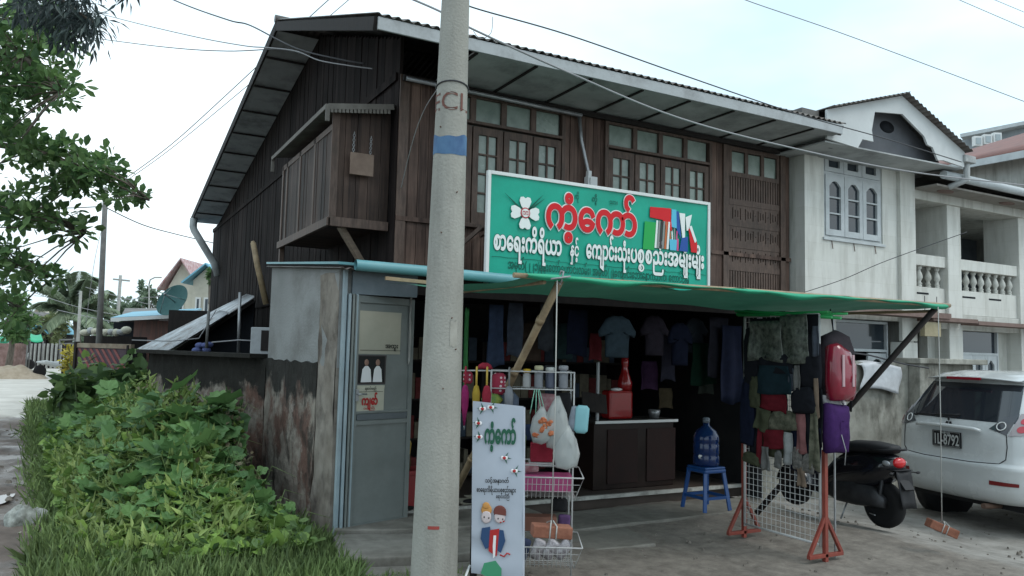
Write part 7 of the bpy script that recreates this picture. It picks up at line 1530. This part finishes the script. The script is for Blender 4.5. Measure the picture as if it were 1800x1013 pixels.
rn = np.random.RandomState(12)
def sample(n, ya, yb, p=1.0, xa=0, xb=1):
    y = ya+(yb-ya)*rn.rand(n)**p; u = xa+(xb-xa)*rn.rand(n); l = np.array([xl(t) for t in y]); q = np.array([xr(t) for t in y]); x = l+(q-l)*u
    h = np.array([env(a, c) for a, c in zip(x, y)]); return x, y, h, u
m_vine = leafmat('pumpkin_leaf', (.075, .16, .055), (.17, .30, .10), rough=.55, trans=.2)
m_weed = leafmat('weed_leaf', (.09, .17, .04), (.27, .40, .09), rough=.55)
m_weed2 = leafmat('dark_weed_leaf', (.05, .095, .04), (.16, .25, .08), rough=.6)
m_grass = leafmat('grass_blade', (.09, .14, .05), (.24, .33, .12), rough=.6)
lv = Leaves(21)
for (n, ya, yb, xa, xb, s0, s1) in [(70, 7.6, 9.3, .5, 1.0, .28, .46), (150, 6.9, 9.0, .15, .98, .14, .26), (150, 9, 15, .2, 1.0, .18, .34), (90, 6.7, 7.9, .35, 1.05, .13, .24)]:
    x, y, h, u = sample(n, ya, yb, 1, xa, xb); z = h*(.80+.32*rn.rand(n)); d = rn.randn(n, 3)*.6; d[:, 0] -= .75; d[:, 1] -= .55; d[:, 2] -= .25; nn = rn.randn(n, 3)*.28; nn[:, 2] += 1; nn[:, 0] -= .35; nn[:, 1] -= .35
    lv.add(PUMP[0], PUMP[1], np.stack([x, y, z], 1), d, nn, s0+(s1-s0)*rn.rand(n))
pv = lv.build('pumpkin_vine', m_vine, kind='stuff')
lv = Leaves(22)
x, y, h, u = sample(5200, 6.0, 16, 1.25); n = len(x); z = h*(.55+.50*rn.rand(n)); d = rn.randn(n, 3)*.8; d[:, 0] -= .4; d[:, 1] -= .3; nn = rn.randn(n, 3)*.45; nn[:, 2] += 1; nn[:, 0] -= .2
lv.add(HEART[0], HEART[1], np.stack([x, y, z], 1), d, nn, .035+.10*rn.rand(n)**1.5); lv.build('heart_leaved_weeds', m_weed, kind='stuff')
lv = Leaves(23)
n = 2600; x, y, h, u = sample(n, 6.3, 11, 1, 0, .8); z = h*(.70+.45*rn.rand(n)); d = rn.randn(n, 3); d[:, 2] += .9; nn = rn.randn(n, 3); nn[:, 2] += .5
sl_ = Leaves(33); sl_.add(NARROW[0], NARROW[1], np.stack([x, y, z], 1), d, nn, .06+.10*rn.rand(n), 1.6); sl_.build('slender_weeds', leafmat('slender_weed_leaf', (.12, .18, .05), (.32, .40, .13)), kind='stuff')
n = 900; x, y, h, u = sample(n, 7.4, 10.5, 1, .5, 1.0); z = h*(.72+.3*rn.rand(n)); d = rn.randn(n, 3); d[:, 2] -= .5; nn = rn.randn(n, 3)
dl = Leaves(31); dl.add(OVAL[0], OVAL[1], np.stack([x, y, z], 1), d, nn, .04+.06*rn.rand(n)); dl.build('dead_leaves', leafmat('dry_leaf', (.12, .09, .05), (.30, .27, .18), .8, .1), kind='stuff')
x, y, h, u = sample(7500, 6.0, 19, 1.1); n = len(x); z = h*(.45+.6*rn.rand(n)); d = rn.randn(n, 3); d[:, 2] += .3; nn = rn.randn(n, 3)*.6; nn[:, 2] += 1
lv.add(OVAL[0], OVAL[1], np.stack([x, y, z], 1), d, nn, .04+.06*rn.rand(n)); lv.build('small_leaved_weeds', m_weed2, kind='stuff')
b = MB(); rr = random.Random(17)
for _ in range(90):
    y = rr.uniform(7, 12); x = xl(y)+(xr(y)-xl(y))*rr.uniform(.2, .98); h = env(x, y); b.tube([(x, y, h*.3), (x+rr.uniform(-.05, .05), y, h*.75), (x+rr.uniform(-.1, .1), y+rr.uniform(-.1, .1), h*1.02)], [.007, .006, .004], 5)

for _ in range(160):
    y = rr.uniform(6.2, 10.5); x = xl(y)+(xr(y)-xl(y))*rr.uniform(.05, 1.0); h = env(x, y); a = rr.uniform(0, 6.3); q_ = rr.uniform(.12, .35)
    b.tube([(x, y, h*.75), (x+.3*q_*cos(a), y+.3*q_*sin(a), h*.9+q_*.6), (x+q_*cos(a), y+q_*sin(a), h*.9+q_*.35)], [.004, .003, .0015], 4)
b.build('weed_stems', flat('pale_green_stem', (.14, .20, .07), .6), kind='stuff')
# grass verge and fringe along the lane
lv = Leaves(24); n = 26000; y = 4.7+2.6*rn.rand(n)**.8; x = -.28+2.3*rn.rand(n); edge = 1.85+.05*np.sin(y*7); ok = (x < edge-np.clip((5.9-y), 0, 2)*.15) & (x > -.22+.05*np.sin(y*9)-.0*y); x, y = x[ok], y[ok]; n = len(x)
hh = .08+.17*rn.rand(n)*(1-.3*np.clip((x-1.4)/.5, 0, 1)); d = rn.randn(n, 3)*.40; d[:, 2] += .8; nn = rn.randn(n, 3); nn[:, 2] *= .2
lv.add(BLADE[0], BLADE[1], np.stack([x, y, np.full(n, G0-.01)], 1), d, nn, hh, 1.5)
n = 5000; y = 7.2+10*rn.rand(n); x = np.array([xl(t) for t in y])+.18*rn.randn(n)*.6; d = rn.randn(n, 3)*.5; d[:, 2] += 1; lv.add(BLADE[0], BLADE[1], np.stack([x, y, np.full(n, G0-.01)], 1), d, rn.randn(n, 3), .07+.14*rn.rand(n), 2.6)
n = 1500; x = 1.6+1.2*rn.rand(n)**1.5; y = 5.0+.5*rn.rand(n)-.2*(x-1.6); d = rn.randn(n, 3)*.5; d[:, 2] += 1; lv.add(BLADE[0], BLADE[1], np.stack([x, y, np.full(n, G0)], 1), d, rn.randn(n, 3), .04+.08*rn.rand(n), 2.4)
n = 3500; y = 17+6*rn.rand(n); x = -.8+1.2*rn.rand(n)-.05*(y-17); d = rn.randn(n, 3)*.5; d[:, 2] += 1; lv.add(BLADE[0], BLADE[1], np.stack([x, y, np.full(n, G0)], 1), d, rn.randn(n, 3), .1+.2*rn.rand(n), 4)
lv.build('grass', m_grass, kind='stuff')
# taller leafy plants in front of the gate
for k, (px, py, D, lab, sz) in enumerate([(172, 650, 14.0, 'tall leafy weed in front of the striped gate', .15), (215, 642, 13.2, 'broad leaved plant right of the striped gate', .17), (246, 650, 12.2, 'dark leafy plant at the end of the stained wall', .2), (150, 668, 12.4, 'leafy weed at the lane edge below the striped gate', .18)]):
    c = at(px, py, D=D); t = thing('leafy_plant', lab, 'plant', (c.x, c.y, G0), 'tall weeds at the end of the wall'); rr = random.Random(k); cs = []
    b = MB()
    for i in range(9): q_ = Vector((c.x+rr.uniform(-.35, .35), c.y+rr.uniform(-.3, .3), c.z*rr.uniform(.55, 1.05))); b.tube([(c.x, c.y, G0), tuple(q_)], [.014, .006], 5); cs.append(q_)
    b.build('stem', flat('plant_stem', (.10, .14, .06), .6), t); lv = Leaves(60+k); crown(lv, cs, [.2]*9, 16, sz, HEART, .35); lv.build('leaves', m_weed2 if k else m_weed, t)
for k, (px, py, D) in enumerate([(248, 716, 9.2), (250, 940, 7.3)]):
    c = at(px, py, D=D); t = thing('yellow_flower', ['small yellow flower high among the weeds', 'yellow fallen blossom in the grass'][k], 'flower', tuple(c)); b = MB()
    for i in range(5): b.pillow([(0, 0), (.016, .02), (.012, .045), (-.012, .045), (-.016, .02)], .006, M=T(*c) @ RX(50) @ RZ(72*i))
    b.build('petals', flat('yellow_petal', (.60, .40, .03)), t)
# stones and litter by the lane
def rock(name, label, px, py, sx, sy, sz, m_, seed, cat='stone'):
    p = at(px, py, Z=G0); rr = np.random.RandomState(seed); b = MB(); ph = rr.rand(6)*6
    def fn(u, v):
        a, e = 2*pi*u, pi*v; k = 1+.16*sin(3*a+ph[0])*sin(2*e+ph[1])+.12*sin(5*a+ph[2])*sin(3*e+ph[3]); return (p.x+sx*k*sin(e)*cos(a), p.y+sy*k*sin(e)*sin(a), G0+sz*.55+sz*k*cos(e))
    b.sheet(fn, 26, 14); b.build(name, m_, label=label, cat=cat)
m_rock = mat('pale_mottled_stone', (.12, .125, .11), (.38, .40, .37), rough=.85, scale=16, bump=.7)
rock('stone', 'pale mottled stone lying in the mud at the left edge', 36, 928, .13, .12, .115, m_rock, 1); rock('stone', 'second pale stone half covered by grass', 64, 922, .10, .10, .09, m_rock, 2)
rock('stone', 'flat grey stone beside the foot of the grey door', 618, 952, .10, .06, .025, m_rock, 3); rock('stone', 'rounded stone at the foot of the stained pillar', 548, 958, .09, .07, .05, m_slab, 4)
for k, (px, py, s, a) in enumerate([(35, 943, .05, 20), (42, 984, .07, 60), (150, 1005, .16, 10)]):
    p = at(px, py, Z=G0); b = MB(); b.sheet(lambda u, v: (p.x+s*(u-.5)*cos(a)-.4*s*(v-.5)*sin(a), p.y+s*(u-.5)*sin(a)+.4*s*(v-.5)*cos(a), G0+.025+.03*sin(u*4+v*3)*s/.1), 6, 4)
    b.build('paper_scrap', [m_pa, m_rock, m_pb][k], label=['crumpled pale scrap beside the mottled stone', 'long pale scrap lying in the mud at the bottom left', 'thin brown strip lying along the grass edge'][k], cat='litter', solid=.002)

# ------------------------------------------------------------------ overhead cables
def cable(label, pts, r_=.006, m_=None, name='overhead_cable', wob=0):
    P_ = [at(x, y, D=d) for x, y, d in pts]; out = []
    off_ = lambda p: p[0] < 0 or p[0] > 1800 or p[1] < 0   # cables that leave the photo run on for several metres
    for i in range(len(P_)-1):   # smooth curve through the points
        p0, p1, p2, p3 = P_[max(0, i-1)], P_[i], P_[i+1], P_[min(len(P_)-1, i+2)]
        for k in range(8):
            t = k/8; out.append(.5*((2*p1)+(p2-p0)*t+(2*p0-5*p1+4*p2-p3)*t*t+(-p0+3*p1-3*p2+p3)*t**3))
    out.append(P_[-1])
    if off_(pts[0]): out.insert(0, out[0]+(out[0]-out[1]).normalized()*6)
    if off_(pts[-1]): out.append(out[-1]+(out[-1]-out[-2]).normalized()*6)
    b = MB(); b.tube(out, r_, 6); b.build(name, m_ or m_wire, label=label, cat='cable')
cable('dark cable dropping from the top left to the house gable', [(180, -60, 14), (305, 0, 12), (400, 35, 11), (440, 45, 10.8), (520, 85, 10), (600, 105, 9.4), (640, 112, 9.2)], .010)
cable('wavy cable from the tree to the gable, meeting the lower straight one', [(60, -10, 18), (190, 28, 15), (330, 62, 12.5), (425, 80, 11), (470, 84, 10.5), (520, 90, 10), (560, 106, 9.7), (610, 115, 9.3), (655, 121, 9.1)], .008, m_wirel)
cable('nearly straight cable just below the wavy one', [(0, 45, 20), (170, 68, 15), (300, 84, 12.5), (400, 90, 11.5), (490, 87, 10.6), (540, 97, 10)], .007)
cable('pale cable crossing the whole house front below the eave', [(718, -4, 6.5), (775, 21, 6.4), (828, 50, 6.3), (1000, 128, 6.6), (1195, 208, 7.2), (1400, 262, 8), (1600, 302, 9), (1820, 328, 10)], .009, m_wirel)
cable('dark cable running just above the eave from pole to white house', [(790, -8, 6.2), (830, 13, 6.3), (1000, 62, 6.8), (1200, 132, 7.6), (1400, 200, 8.6), (1560, 245, 9.4), (1690, 285, 10)], .006, m_wire)
cable('grey cable high in the sky at the right', [(1270, -20, 9), (1310, 0, 9), (1500, 66, 9.4), (1820, 186, 10)], .005, m_wirel)
cable('faint cable at the top right corner', [(1660, -12, 12), (1700, 6, 12), (1830, 62, 12.5)], .005, m_wirel); cable('faintest cable in the extreme top right corner', [(1720, -12, 14), (1830, 34, 14)], .005, m_wirel)
cable('upper of the two cables rising over the house ridge', [(215, 318, 20), (300, 255, 19), (400, 165, 18), (540, 34, 17), (600, -20, 16.5)], .011, m_wirel)
cable('lower of the two cables rising over the house ridge', [(216, 322, 20), (300, 262, 19), (430, 155, 18), (580, 28, 17), (630, -15, 16.5)], .009, m_wirel)
cable('cable crossing the tree to the tall thin pole', [(-60, 352, 20), (0, 358, 19.5), (90, 366, 19), (184, 363, 18)], .012, m_wire)
cable('cable from the tall thin pole sagging to the house back corner', [(188, 366, 18), (250, 395, 19), (310, 412, 20.5), (378, 428, 22)], .012, m_wire)
cable('thin guy wire slanting from the tall thin pole', [(186, 375, 18), (170, 440, 17.8), (160, 500, 17.6), (150, 580, 17.4)], .005, m_wirel)
cable('thin cable slanting across the white house front', [(1395, 520, 8), (1480, 492, 7.9), (1560, 458, 7.8), (1700, 408, 7.7)], .004, m_wire)
cable('thin cable hanging from the pole strap past the house corner', [(768, 158, 4.95), (745, 195, 5.2), (725, 250, 6), (705, 330, 7)], .003, m_wirel)
cable('loose loop of wire beside the pole top', [(866, 30, 6.3), (863, 58, 6.3), (845, 68, 6.3), (832, 55, 6.3)], .003, m_wirel)
for k, (a, c, D) in enumerate([((20, 500), (240, 560), 30), ((60, 520), (300, 520), 34), ((100, 545), (330, 575), 28), ((150, 505), (420, 560), 32)]):
    cable(['thin cable dipping behind the palm', 'thin level cable behind the cross arm pole', 'thin cable low over the striped gate', 'thin cable passing in front of the far houses'][k], [(a[0], a[1], D), ((a[0]+c[0])/2, (a[1]+c[1])/2+8, D), (c[0], c[1], D)], .012, m_wirel)
